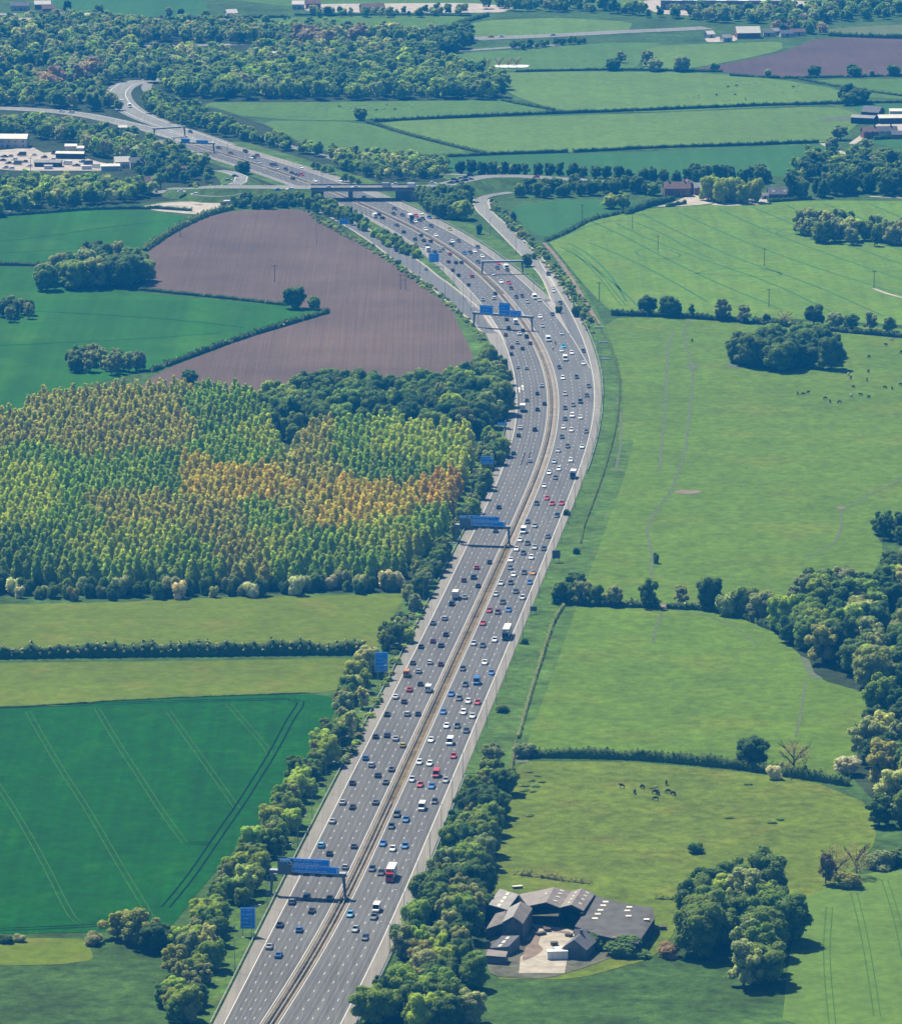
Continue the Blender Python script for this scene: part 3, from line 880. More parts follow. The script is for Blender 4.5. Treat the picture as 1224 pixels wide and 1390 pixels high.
# ------------------------------------------------------------ road bridge and raised junction
def embank(name, pts, w, mat_road, kind='structure', top=True, slope=1.7, label=None):
    """raised earth bank under a road; pts carry the road's height"""
    pts = resample(pts, 6)
    ns = normals2(pts)
    mb = MB()
    vs, fs = [], []
    for p, n in zip(pts, ns):
        h = max(p.z, .1)
        for s, z in ((-w / 2 - 1 - h * slope, 0), (-w / 2 - 1, h), (w / 2 + 1, h), (w / 2 + 1 + h * slope, 0)):
            q = p + n * s
            vs.append((q.x, q.y, z))
    for i in range(len(pts) - 1):
        for k in range(3):
            fs.append((4 * i + k, 4 * i + 4 + k, 4 * i + 5 + k, 4 * i + 1 + k))
    n4 = len(vs)
    fs += [(0, 1, 2, 3), (n4 - 1, n4 - 2, n4 - 3, n4 - 4)]
    mb.add(vs, fs)
    o = mb.build(name, M['verge'])
    o['kind'] = 'structure'
    ribbon("junction_road", pts, w, mat_road, .12, kind='structure', step=6)
    for s in (-1, 1):
        ribbon("edge_line", pts, .3, M['white'], .18, off=s * (w / 2 - .5), kind='structure', step=6)
    return o


def GZ(s):
    return [G(*t[:2], t[2]) for t in P(s)]


dk_l, dk_r = G(424, 254.5, 7.0), G(560, 254.2, 7.0)
embank("junction_embankment", [G(205, 262, .5), G(232, 257, 2), G(262, 255.2, 5), G(300, 253.6, 6.6), G(345, 254, 7), G(385, 254.4, 7), dk_l], 13, M['lane'])
embank("junction_embankment", [dk_r, G(585, 253.2, 7), G(603, 250.8, 6.8), G(622, 246.5, 6.2), G(642, 242, 5.5), G(660, 239.6, 5), G(700, 239, 4), G(743, 241.5, 3), G(790, 244.5, 1.5), G(832, 248, .3)], 12, M['lane'])
embank("junction_embankment", [G(262, 263.5, 2.5), G(285, 266, 3), G(310, 266, 3), G(330, 262, 5)], 7, M['lane'])
embank("junction_embankment", [G(296, 231.5, .5), G(312, 234, 2), G(328, 240, 4), G(326, 247, 6), G(318, 251, 6.5)], 8, M['lane'])
embank("junction_embankment", [G(598, 236, .5), G(620, 237, 2), G(640, 238, 4.6)], 6, M['lane'])

br = thing("road_bridge", (dk_l + dk_r) / 2 * Vector((1, 1, 0)) if False else Vector(((dk_l.x + dk_r.x) / 2, (dk_l.y + dk_r.y) / 2, 0)),
           "concrete road bridge carrying the junction over the motorway", "bridge")
bo = br.location.copy()
dl, dr = dk_l - bo, dk_r - bo
ax = (dr - dl)
ax.z = 0
blen = ax.length
ax.normalize()
ay = Vector((-ax.y, ax.x, 0))
ang = math.atan2(ax.y, ax.x)
mid = (dl + dr) / 2
m_ = MB()
m_.box((mid.x, mid.y, 6.35), (blen + 2, 15.0, 1.3), ang)
m_.build("deck", M['concrete'], br)
m_ = MB()
m_.box((mid.x, mid.y, 7.06), (blen + 2, 12.6, .1), ang)
m_.build("road_surface", M['lane'], br)
for s in (-1, 1):
    q = mid + ay * s * 7.25
    m_ = MB()
    m_.box((q.x, q.y, 7.45), (blen + 2, .35, 1.0), ang)
    m_.build("parapet", M['darkconc'], br)
    m_ = MB()
    q = mid + ay * s * 6.0
    m_.box((q.x, q.y, 7.17), (blen + 2, 2.2, .14), ang)
    m_.build("footway", M['strip'], br)
pier = G(480, 270.5) - bo
def wall_at(nm, px_x, thick, zt=5.7, depth=13.5, mat='darkconc'):
    # position along the deck where the deck's underside crosses the photograph column px_x
    p = G(px_x, 262.5, 3.0) - bo
    t = (p - mid).dot(ax)
    q = mid + ax * t
    w = MB()
    w.box((q.x, q.y, zt / 2), (thick, depth, zt), ang)
    w.build(nm, M[mat], br)
    return q
wall_at("pier", 476, 2.6)
qa = wall_at("abutment", 548, 9.5)
qb = wall_at("abutment", 430, 8.0)
m_ = MB()
e = qa + ax * 4 - ay * 6.9
m_.add([(e.x, e.y, 0), (e.x + ax.x * 14 - ay.x * 4, e.y + ax.y * 14 - ay.y * 4, 0), (e.x + ax.x * 14 - ay.x * 4, e.y + ax.y * 14 - ay.y * 4, .8), (e.x, e.y, 7.2),
        (e.x, e.y + .5, 0), (e.x + ax.x * 14 - ay.x * 4, e.y + ax.y * 14 + .5 - ay.y * 4, 0), (e.x + ax.x * 14 - ay.x * 4, e.y + ax.y * 14 + .5 - ay.y * 4, .8), (e.x, e.y + .5, 7.2)],
       [(0, 1, 2, 3), (7, 6, 5, 4), (3, 2, 6, 7), (0, 3, 7, 4), (1, 5, 6, 2)])
m_.build("wing_wall", M['concrete'], br)


# ------------------------------------------------------------ gantries and road signs
def wob(rnd, a, b):
    return a + (b - a) * rnd.random()


def sign_panel(parent, c, ang, w, h, mat='signblue', lines=2, seed=0, arrow=0, border=True, thick=.22, text_h=None, name="sign_board"):
    """a board facing the camera side (-y of its own frame), centre c"""
    rnd = random.Random(seed)
    ca, sa = math.cos(ang), math.sin(ang)

    def W(x, y, z):
        return (c.x + x * ca - y * sa, c.y + x * sa + y * ca, c.z + z)
    mb = MB()
    mb.box((c.x, c.y, c.z), (w, thick, h), ang)
    bd = mb.build(name, M[mat], parent)
    y = -thick / 2 - .02

    def rect(b, x0, z0, x1, z1):
        b.add([W(x0, y, z0), W(x1, y, z0), W(x1, y, z1), W(x0, y, z1)], [(0, 1, 2, 3)])
    if border:
        b = MB()
        e = .13
        for x0, z0, x1, z1 in ((-w / 2 + .08, h / 2 - .08 - e, w / 2 - .08, h / 2 - .08), (-w / 2 + .08, -h / 2 + .08, w / 2 - .08, -h / 2 + .08 + e),
                               (-w / 2 + .08, -h / 2 + .15, -w / 2 + .08 + e, h / 2 - .15), (w / 2 - .08 - e, -h / 2 + .15, w / 2 - .08, h / 2 - .15)):
            rect(b, x0, z0, x1, z1)
        b.build("border", M['signwhite'], bd)
    if lines:
        b = MB()
        th = text_h or min(.46, h / lines * .48)
        x_left = -w / 2 + (1.7 if arrow == 1 else .5)
        x_right = w / 2 - (1.9 if arrow == 2 else .5)
        for k in range(lines):
            zc = h / 2 - (k + .5) * (h - .3) / lines - .15
            x = x_left + wob(rnd, 0, .5)
            stop = x_left + (x_right - x_left) * wob(rnd, .6, 1.0)
            while x < stop - .4:
                ln = wob(rnd, 3, 9)
                for q in range(int(ln)):
                    if x > stop:
                        break
                    sw = th * .42
                    tall = rnd.random() < .3
                    # letters too small to read in the photograph: upright strokes of letter size
                    rect(b, x, zc - th * .35, x + sw * .5, zc + th * (.55 if tall else .3))
                    rect(b, x + sw * .38, zc - th * .35 + (0 if rnd.random() < .5 else th * .35), x + sw * .8, zc - th * .35 + (th * .16 if rnd.random() < .5 else th * .6))
                    x += sw * 1.25
                x += th * .7
        if b.v:
            b.build("lettering", M['signwhite'], bd)['kind'] = 'stuff'
    if arrow:
        b = MB()
        if arrow == 1:      # arrow to the upper left
            cx, cz, s = -w / 2 + .95, 0, min(.7, h * .33)
            for pts in (((-s, s), (.15 * s, s), (-.25 * s, .6 * s), (s, -.65 * s), (.65 * s, -s), (-.6 * s, .25 * s), (-s, -.1 * s)),):
                b.add([W(cx + p[0], y, cz + p[1]) for p in pts], [tuple(range(len(pts)))[::-1]])
        else:               # arrow straight on
            cx, cz, s = w / 2 - .6, 0, min(.8, h * .38)
            pts = ((0, s), (-.5 * s, .25 * s), (-.18 * s, .35 * s), (-.18 * s, -s), (.18 * s, -s), (.18 * s, .35 * s), (.5 * s, .25 * s))
            b.add([W(cx + p[0], y, cz + p[1]) for p in pts], [tuple(range(len(pts)))])
        b.build("arrow", M['signwhite'], bd)
    return bd


def gantry(label, l_px, r_px, beam_px, boards, signals=(), depth=1.9, beam_h=.95, mat='darksteel'):
    A, B = G(*l_px), G(*r_px)
    o = (A + B) / 2
    t = thing("sign_gantry", o, label, "gantry", "gantries over the motorway")
    a, b = A - o, B - o
    d = (b - a)
    ln = d.length
    u = d.normalized()
    ang = math.atan2(u.y, u.x)
    # beam height from the photograph: metres per pixel at the right leg
    s = FOC / ((B.y) * CP + CAM_H * SP)
    hb = (r_px[1] - beam_px) / (s * CP)
    for p, sg in ((a, -1), (b, 1)):
        m = MB()
        m.add([(p.x - .35, p.y - .45, 0), (p.x + .35, p.y - .45, 0), (p.x + .35, p.y + .45, 0), (p.x - .35, p.y + .45, 0),
               (p.x - .5 - sg * .5, p.y - .55, hb), (p.x + .5 - sg * .5, p.y - .55, hb), (p.x + .5 - sg * .5, p.y + .55, hb), (p.x - .5 - sg * .5, p.y + .55, hb)],
              [(0, 3, 2, 1), (4, 5, 6, 7), (0, 1, 5, 4), (1, 2, 6, 5), (2, 3, 7, 6), (3, 0, 4, 7)])
        m.build("leg", M[mat], t)
        m = MB()
        m.box((p.x, p.y, .2), (1.8, 1.8, .5))
        m.build("footing", M['concrete'], t)
    m = MB()
    m.box((0, 0, hb + beam_h / 2 + .003), (ln + .6, depth, beam_h), ang)
    m.build("beam", M[mat], t)
    m = MB()
    m.box((0, 0, hb + beam_h + .05), (ln + .4, depth + .3, .08), ang)
    m.build("walkway", M['steel'], t)
    for x, wd, z0, h, kw in boards:       # x metres from the left leg
        c = a + u * (x + wd / 2)
        c = Vector((c.x, c.y - depth / 2 - .3, hb + z0 + h / 2))
        sign_panel(t, c, ang, wd, h, **kw)
    for x in signals:
        c = a + u * x
        m = MB()
        m.box((c.x, c.y - depth / 2 - .22, hb + .45), (1.75, .4, 1.0), ang)
        m.build("lane_signal", M['timber'], t)
    return t, hb


pm = 1 / 4.46
g1, h1 = gantry("lowest gantry with two blue direction signs and a tall grey panel",
                (368, 1214.5), (468.8, 1219.8), 1190,
                [(2.2, 4.9, .6, 4.6, dict(mat='gantry_panel', lines=0, border=False, seed=1)),
                 (5.2, 13.2, 3.3, 2.15, dict(lines=2, arrow=1, seed=3)),
                 (6.6, 14.8, 1.0, 2.25, dict(lines=2, arrow=2, seed=4))],
                (7.6, 11.2, 14.8, 18.4), beam_h=1.2)
sign_panel(g1, Vector((-7.2, -1.15, h1 + 4.9)), 0.03, 2.6, .75, lines=1, seed=5)
g2, h2 = gantry("middle gantry with two long blue signs, grey panel at its left end",
                (618.6, 738), (691.5, 741), 718,
                [(1.6, 5.0, .6, 4.4, dict(mat='gantry_panel', lines=0, border=False, seed=1)),
                 (5.0, 12.6, 3.1, 2.0, dict(lines=2, arrow=1, seed=13)),
                 (6.1, 14.2, 1.0, 2.05, dict(lines=2, arrow=2, seed=14))],
                (8.0, 11.4, 14.8, 18.2), beam_h=1.1)
sign_panel(g2, Vector((-8.0, -1.15, h2 + 4.6)), 0.03, 3.4, .8, lines=1, seed=15)
g3, h3 = gantry("gantry with a square blue sign left and a stepped blue sign right",
                (642.5, 443.5), (722.5, 449.5), 432,
                [(3.4, 7.1, .55, 4.4, dict(lines=3, seed=23)),
                 (13.8, 6.0, .55, 6.3, dict(lines=4, seed=24)),
                 (19.9, 5.9, .55, 2.9, dict(lines=2, seed=25))],
                (), beam_h=.95)
g4, h4 = gantry("bare gantry without signs over the right-hand carriageway before the slip road",
                (653.8, 372.6), (709.5, 371.5), 355.5, [], (), beam_h=.8)
g5, h5 = gantry("far bare gantry where the two carriageways part", (209, 188.5), (251.5, 185.5), 173, [], (), beam_h=.8)
g6, h6 = gantry("far gantry with two small blue signs beyond the road bridge", (246, 206), (291, 207.7), 196,
                [(.2, 5.5, .6, 2.4, dict(lines=2, seed=31)), (10.0, 7.5, .6, 1.8, dict(lines=1, seed=32))], (), beam_h=.8)


def road_sign(label, x0, y0, x1, y1, base_y, lines, seed, mat='signblue', arrow=None, kw=None):
    """blue board on two posts: its box in the photograph, and where the posts meet the ground"""
    B = G((x0 + x1) / 2, base_y)
    s = FOC / (B.y * CP + CAM_H * SP)
    w, h = (x1 - x0) / s, (y1 - y0) / (s * CP)
    z0 = (base_y - y1) / (s * CP)
    t = thing("road_sign", B, label, "road sign", "blue and grey signs beside the motorway", rz=.03)
    for sg in (-1, 1):
        m = MB()
        m.tube((sg * w * .36, .1, 0), (sg * w * .36, .1, z0 + h * .9), .11, .11, 6)
        m.build("post", M['steel'], t)
    bd = sign_panel(t, Vector((0, -.1, z0 + h / 2)), 0, w, h, mat=mat, lines=lines, seed=seed, border=(mat == 'signblue'), **(kw or {}))
    return t, bd, w, h, z0


road_sign("tall blue sign on the left verge below the lowest gantry", 326.5, 1231.5, 347, 1260.5, 1271, 5, 41)
ts, bd, w_, h_, z_ = road_sign("tall blue sign with a branching route line beside the tree belt", 508.7, 885, 526.6, 911.5, 921, 5, 42, kw=dict(text_h=.3))
m_ = MB()
yy = -.1 - .11 - .03
def quad(b, x0, z0, x1, z1, wd):
    d = Vector((x1 - x0, 0, z1 - z0)).normalized() * wd / 2
    n = Vector((-d.z, 0, d.x))
    b.add([(x0 - n.x, yy, z0 - n.z), (x1 - n.x, yy, z1 - n.z), (x1 + n.x, yy, z1 + n.z), (x0 + n.x, yy, z0 + n.z)], [(0, 1, 2, 3), (3, 2, 1, 0)])
quad(m_, w_ * .33, z_ + .3, w_ * .33, z_ + h_ * .66, .28)
quad(m_, w_ * .33, z_ + h_ * .12, w_ * .14, z_ + h_ * .2, .24)
quad(m_, w_ * .33, z_ + h_ * .55, w_ * .12, z_ + h_ * .64, .24)
m_.build("route_line", M['signwhite'], bd)
road_sign("wide blue sign behind the verge trees above the middle gantry", 652, 619.5, 669, 630, 644, 2, 43)
road_sign("small blue sign high on two posts left of the bend", 675, 574, 688, 577.5, 597, 1, 44)
road_sign("square blue sign between the slip road and the motorway", 582, 344, 595.6, 356, 362, 4, 45)
road_sign("blue sign beside the left slip road near the road bridge", 460.5, 297, 473, 304.5, 309, 2, 46)
road_sign("grey back of a sign on the right verge beside a dark bush", 719, 823, 728.5, 829.5, 834, 0, 47, mat='signback')
road_sign("grey back of a sign among bushes right of the middle gantry", 749, 747, 760, 758, 764, 0, 48, mat='signback')
for k, (lb, x, y) in enumerate((("small blue marker plate beside the left shoulder under the middle gantry", 612, 744), ("small blue marker plate among bushes left of the bend", 677, 617),
                                ("small blue marker plate on the left verge above the bend", 675, 486), ("small blue marker on the verge under the tall sign", 318, 1262))):
    t, *_ = road_sign(lb, x - 1.3, y - 5, x + 1.3, y - 2, y + 1, 0, 50 + k)


# ------------------------------------------------------------ lamp posts
def lamp_proto(arm=2.2, h=10.0):
    m = MB()
    m.tube((0, 0, 0), (0, 0, 1.4), .16, .16, 6)
    m.tube((0, 0, 1.4), (0, 0, h), .11, .07, 6)
    pole = m.mesh("pole", [M['steel']])
    m = MB()
    m.tube((0, 0, h - .1), (arm, 0, h + .45), .06, .045, 5)
    a = m.mesh("arm", [M['steel']])
    m = MB()
    m.add([(arm - .1, -.16, h + .4), (arm + .85, -.12, h + .48), (arm + .85, .12, h + .48), (arm - .1, .16, h + .4),
           (arm - .1, -.12, h + .56), (arm + .75, -.08, h + .6), (arm + .75, .08, h + .6), (arm - .1, .12, h + .56)],
          [(0, 3, 2, 1), (4, 5, 6, 7), (0, 1, 5, 4), (1, 2, 6, 5), (2, 3, 7, 6), (3, 0, 4, 7)])
    hd = m.mesh("lamp_head", [M['lorrywhite']])
    return pole, a, hd


LP = lamp_proto()
LPL = lamp_proto(3.0)


def lamp_post(p, rz, label):
    t = thing("lamp_post", (p[0], p[1], 0), label, "lamp post", "lamp posts along the motorway", rz)
    for me, nm in zip(LP, ("pole", "arm", "lamp_head")):
        link(nm, me, t)


ORD = "first second third fourth fifth sixth seventh eighth ninth tenth eleventh twelfth thirteenth fourteenth fifteenth sixteenth seventeenth eighteenth nineteenth twentieth twenty-first twenty-second twenty-third twenty-fourth twenty-fifth twenty-sixth twenty-seventh twenty-eighth twenty-ninth thirtieth".split()


def ordn(i):
    return ORD[i] if i < len(ORD) else "%dth" % (i + 1)


def lamp_row(f, y0, y1, off, rz, desc, sp=35.0, ph=0.0):
    y, i = gy(y0) + ph, 0
    while y < gy(y1):
        lamp_post((f(y) + off, y), rz, "%s lamp post from the bottom %s" % (ordn(i), desc))
        i += 1
        y += sp


lamp_row(RS, 1298, 1035, -.9 + 1.2, math.pi, "along the right shoulder below the service path")
lamp_row(RS, 1022, 560, 1.2, math.pi, "on the right verge beside the pasture")
lamp_row(LS, 1330, 900, -1.4, 0, "on the left verge beside the tree belt", ph=8)
lamp_row(LS, 880, 640, -1.4, 0, "on the left verge between tall sign and bend")
lamp_row(RS, 540, 430, 1.2, math.pi, "outside the top of the bend", 40)
lamp_row(LS, 440, 330, -1.2, 0, "between the left slip road and motorway", 40)
lamp_row(lambda y: Cf(y), 255, 205, 0, 0, "in the reserve beyond the road bridge", 70)
for i, (x, y) in enumerate(((702, 420), (724, 395), (760, 372), (700, 345), (665, 320), (430, 330), (470, 322), (520, 332), (604, 404), (628, 432), (570, 372))):
    lamp_post(G(x, y), 0, "lone lamp post %s" % ("beside the right slip road nose", "on grass between motorway and right slip", "outside the right slip road bend", "on grass verge above the bare gantry",
              "on the grass slope below the round trees", "beside the ploughed field and left slip road", "near the blue sign on the left slip", "on the inner verge of the left slip road",
              "on the outer verge of the left slip road", "just above the square blue gantry sign", "in front of the shrubs beside the left slip")[i])


# ------------------------------------------------------------ poles and pylons
def tele_pole(x, y, label, h=9.5, twin=False):
    t = thing("power_pole", G(x, y), label, "power pole", "wooden power line poles in the fields")
    for s in ((-1.3, 1.3) if twin else (0,)):
        m = MB()
        m.tube((s, 0, 0), (s, 0, h), .19, .14, 6)
        m.build("pole", M['wood'], t)
    m = MB()
    m.box((0, 0, h - .5), (4.4 if twin else 2.6, .2, .22))
    m.build("crossarm", M['wood'], t)
    if twin:
        m = MB()
        m.box((0, 0, h * .62), (2.9, .18, .2))
        m.build("brace", M['wood'], t)


tele_pole(547, 393, "twin-legged wooden pole standing in the ploughed field", 8, True)
tele_pole(373, 383, "single pole in the ploughed field above the lone oak", 9)
for x, y, s in ((892.5, 343, "pole left of the flattened crop circle in the barley"), (1037, 361, "pole behind the long crop circle in the barley"), (813, 408, "pole beside the earth path at the barley corner"),
                (1043, 417, "pole in the barley just above the hedgerow"), (1185.5, 392, "pole at the end of the pale path in the barley"), (858, 312, "pole at the left end of the barley"),
                (245, 322, "pole beside the hedge left of the ploughed field"), (42, 235, "tall pole at the edge of the works yard"), (790, 300, "pole in the small field above the hedge")):
    tele_pole(x, y, s)

# a low white post line in the rough grass by the big bend
for i, (x, y) in enumerate(((812.5, 446), (818, 466), (821.5, 489), (811, 610), (812, 610))):
    if i < 3:
        m = MB()
        m.box((0, 0, .5), (4.2, .3, 1.0))
        o = m.build("white_rail", M['signwhite'])
        o.location = G(x, y)
        tag(o, "%s short white rail from the top on grass outside the bend" % ORD[i], "rail")
# ------------------------------------------------------------ trees
def ico(sub=1):
    t = (1 + 5 ** .5) / 2
    v = [(-1, t, 0), (1, t, 0), (-1, -t, 0), (1, -t, 0), (0, -1, t), (0, 1, t), (0, -1, -t), (0, 1, -t), (t, 0, -1), (t, 0, 1), (-t, 0, -1), (-t, 0, 1)]
    f = [(0, 11, 5), (0, 5, 1), (0, 1, 7), (0, 7, 10), (0, 10, 11), (1, 5, 9), (5, 11, 4), (11, 10, 2), (10, 7, 6), (7, 1, 8), (3, 9, 4), (3, 4, 2), (3, 2, 6), (3, 6, 8), (3, 8, 9), (4, 9, 5), (2, 4, 11), (6, 2, 10), (8, 6, 7), (9, 8, 1)]
    v = [np.array(p) / np.linalg.norm(p) for p in v]
    for _ in range(sub):
        nf, c = [], {}
        def mid(a, b):
            k = (min(a, b), max(a, b))
            if k not in c:
                q = v[a] + v[b]
                v.append(q / np.linalg.norm(q))
                c[k] = len(v) - 1
            return c[k]
        for a, b, d in f:
            ab, bd, da = mid(a, b), mid(b, d), mid(d, a)
            nf += [(a, ab, da), (b, bd, ab), (d, da, bd), (ab, bd, da)]
        f = nf
    return np.array(v), np.array(f)


ICO = {k: ico(k) for k in (0, 1)}


def crown_arrays(seed, shape, nl, ncard, card, sub=1):
    """lobed crown in a unit box (radius 1, height 1 from z=0); returns verts, tris"""
    r = np.random.default_rng(seed)
    V, F, off = [], [], 0
    lobes = []
    for i in range(nl):
        if shape == 'round':
            a = r.uniform(0, 2 * math.pi)
            zc = r.uniform(.10, .88)
            env = math.sqrt(max(.05, 1 - ((zc - .42) / .56) ** 2))
            rad = env * r.uniform(.50, .80)
            lr = r.uniform(.20, .36)
            rz = lr * r.uniform(.34, .5)
        elif shape == 'airy':
            a = r.uniform(0, 2 * math.pi)
            zc = r.uniform(.15, .92)
            env = math.sqrt(max(.05, 1 - ((zc - .5) / .56) ** 2))
            rad = env * r.uniform(.15, .75)
            lr = r.uniform(.13, .24)
            rz = lr * r.uniform(.4, .6)
        elif shape == 'poplar':
            a = r.uniform(0, 2 * math.pi)
            zc = .12 + .8 * (i + r.uniform(-.3, .3)) / nl
            env = max(.16, (1.0 - (max(0, zc - .18) / .82) ** 1.5)) * (.75 + .25 * min(1, zc / .3))
            rad = env * r.uniform(.05, .28)
            lr = env * r.uniform(.68, .86) + .03
            rz = lr * .24
        elif shape == 'shrub':
            a = r.uniform(0, 2 * math.pi)
            zc = r.uniform(.12, .66)
            rad = r.uniform(.2, .68) * math.sqrt(max(.1, 1 - (zc / .95) ** 2))
            lr = r.uniform(.3, .44)
            rz = lr * .7
        else:  # conifer
            a = r.uniform(0, 2 * math.pi)
            zc = .05 + .9 * i / nl
            env = 1.02 - zc
            rad = env * .35
            lr = env * .7 + .05
            rz = .09
        lobes.append((rad * math.cos(a), rad * math.sin(a), zc, lr, rz))
    if shape == 'round':
        lobes.append((0, 0, .44, .72, .43))
    if shape == 'shrub':
        lobes.append((0, 0, .36, .62, .40))
    iv, fi = ICO[sub]
    for x, y, z, lr, rz in lobes:
        j = 1 + r.uniform(-.2, .2, (len(iv), 1))
        vv = iv * j * np.array([lr * .9, lr * .9, rz * .9]) + np.array([x, y, z])
        V.append(vv)
        F.append(fi + off)
        off += len(iv)
    # leaf sprays on the lobes' outsides
    k = ncard
    L = np.array(lobes)
    w = L[:, 3] * L[:, 4]
    pick = r.choice(len(L), k, p=w / w.sum())
    d = r.normal(size=(k, 3))
    d[:, 2] += .25
    d /= np.linalg.norm(d, axis=1)[:, None]
    lr = L[pick, 3][:, None]
    c = L[pick, :3] + d * np.stack([L[pick, 3], L[pick, 3], L[pick, 4]], 1) * r.uniform(.86, 1.10, (k, 1))
    n = d + np.array([0, 0, .55]) + r.normal(size=(k, 3)) * (.34 if shape in ('round', 'poplar') else .5)
    n /= np.linalg.norm(n, axis=1)[:, None]
    t1 = np.cross(n, r.normal(size=(k, 3)))
    t1 /= np.linalg.norm(t1, axis=1)[:, None]
    t2 = np.cross(n, t1)
    s = card * r.uniform(.55, 1.35, (k, 1))
    # z is squeezed by the crown's own proportions; keep cards roughly square there
    sq = np.array([1, 1, .5 if shape != 'poplar' else .32])
    q = np.stack([c + (-t1 * s - t2 * s * .6) * sq, c + (t1 * s - t2 * s * .5) * sq, c + (t1 * s * .25 + t2 * s) * sq], 1).reshape(-1, 3)
    V.append(q)
    F.append(np.arange(3 * k).reshape(-1, 3) + off)
    V, F = np.concatenate(V), np.concatenate(F)
    V[:, 2] = np.maximum(V[:, 2], 0.0)
    return V, F


def mesh_np(name, V, F, mat, tint=None):
    me = bpy.data.meshes.new(name)
    me.vertices.add(len(V))
    me.vertices.foreach_set('co', np.asarray(V, dtype=np.float32).ravel())
    me.loops.add(len(F) * 3)
    me.loops.foreach_set('vertex_index', np.asarray(F, dtype=np.int32).ravel())
    me.polygons.add(len(F))
    me.polygons.foreach_set('loop_start', np.arange(0, 3 * len(F), 3, dtype=np.int32))
    me.polygons.foreach_set('loop_total', np.full(len(F), 3, dtype=np.int32))
    me.materials.append(mat)
    if tint is not None:
        a = me.color_attributes.new("tint", 'FLOAT_COLOR', 'POINT')
        a.data.foreach_set('color', np.asarray(tint, dtype=np.float32).ravel())
    me.update(calc_edges=True)
    me.validate()
    return me


KINDS = {
    'airy': [crown_arrays(300 + i, 'airy', 46, 3000, .055) for i in range(4)],
    'round': [crown_arrays(10 + i, 'round', 26 + 4 * (i % 4), 3400, .060) for i in range(9)],
    'poplar': [crown_arrays(40 + i, 'poplar', 9, 1100, .12, 1) for i in range(5)],
    'shrub': [crown_arrays(60 + i, 'shrub', 8, 1300, .085) for i in range(4)],
    'conifer': [crown_arrays(80 + i, 'conifer', 9, 400, .13, 0) for i in range(2)],
}
LOW = {
    'airy': [crown_arrays(310 + i, 'airy', 18, 220, .15, 0) for i in range(4)],
    'round': [crown_arrays(110 + i, 'round', 11, 150, .18, 0) for i in range(8)],
    'poplar': [crown_arrays(140 + i, 'poplar', 7, 260, .17, 0) for i in range(4)],
    'shrub': [crown_arrays(160 + i, 'shrub', 5, 90, .22, 0) for i in range(4)],
    'conifer': [crown_arrays(180 + i, 'conifer', 6, 60, .2, 0) for i in range(2)],
}
CROWN = {k: [mesh_np("crown", V, F, M['leaf']) for V, F in L] for k, L in KINDS.items()}


def trunk_mesh(seed, bare=False):
    r = random.Random(seed)
    m = MB()
    # unit height 1, unit radius of the crown 1; trunk radius given in crown units
    m.tube((0, 0, -.01), (.02, .01, .45), .065, .045, 7)
    lim = 5
    for i in range(lim):
        a = 2 * math.pi * (i + r.random() * .6) / lim
        z0 = .28 + .05 * i
        e = Vector((math.cos(a) * r.uniform(.4, .7), math.sin(a) * r.uniform(.4, .7), z0 + r.uniform(.2, .42)))
        m.tube((.02, .01, z0), e, .032, .015, 5, False)
        if bare:
            for k in range(3):
                b = a + r.uniform(-.9, .9)
                e2 = e + Vector((math.cos(b) * .3, math.sin(b) * .3, r.uniform(.02, .16)))
                s = e * .6 + Vector((.02, .01, z0)) * .4
                m.tube(s, e2, .014, .006, 4, False)
                for q in range(2):
                    b2 = b + r.uniform(-1, 1)
                    e3 = e2 * .8 + Vector((math.cos(b2) * .3, math.sin(b2) * .3, .2 + r.uniform(-.05, .12)))
                    m.tube(s * .4 + e2 * .6, e3, .008, .003, 3, False)
    m.tube((.02, .01, .45), (.05, 0, .8), .04, .012, 6, False)
    return m.mesh("trunk", [M['bark']])


TRUNK = [trunk_mesh(i) for i in range(4)]
BARE = [trunk_mesh(20 + i, True) for i in range(2)]

TINT = {
    'dark': (0.086, 0.160, 0.035), 'oak': (0.141, 0.226, 0.040), 'mid': (0.215, 0.303, 0.046), 'bright': (0.341, 0.443, 0.051),
    'yellow': (0.374, 0.451, 0.066), 'olive': (0.319, 0.330, 0.077), 'grey': (0.327, 0.362, 0.163), 'pale': (0.441, 0.470, 0.194),
    'orange': (0.6, 0.5, 0.06), 'deeporange': (0.58, 0.42, 0.06), 'copper': (0.36, 0.27, 0.19), 'blossom': (0.657, 0.620, 0.450), 'brown': (0.314, 0.242, 0.133),
    'pdark': (0.27, 0.37, 0.055), 'pgreen': (0.34, 0.45, 0.05), 'pyellow': (0.473, 0.528, 0.061), 'polive': (0.46, 0.44, 0.09), 'purple': (0.127, 0.080, 0.090),
}
TW = {'dark': 'dark green', 'oak': 'deep green', 'mid': 'mid green', 'bright': 'bright green', 'yellow': 'yellow-green', 'olive': 'olive', 'grey': 'grey-green', 'pale': 'pale green',
      'orange': 'golden', 'deeporange': 'orange', 'copper': 'coppery', 'blossom': 'white-blossomed', 'brown': 'brownish', 'pdark': 'dark green', 'pgreen': 'fresh green', 'pyellow': 'yellow-green', 'polive': 'olive', 'purple': 'purple'}


def jit(c, r, a=.2):
    k = 1 + r.uniform(-a, a)
    return (c[0] * k * (1 + r.uniform(-.10, .10)), c[1] * k, c[2] * k * (1 + r.uniform(-.12, .12)))


N_TREES = [0]


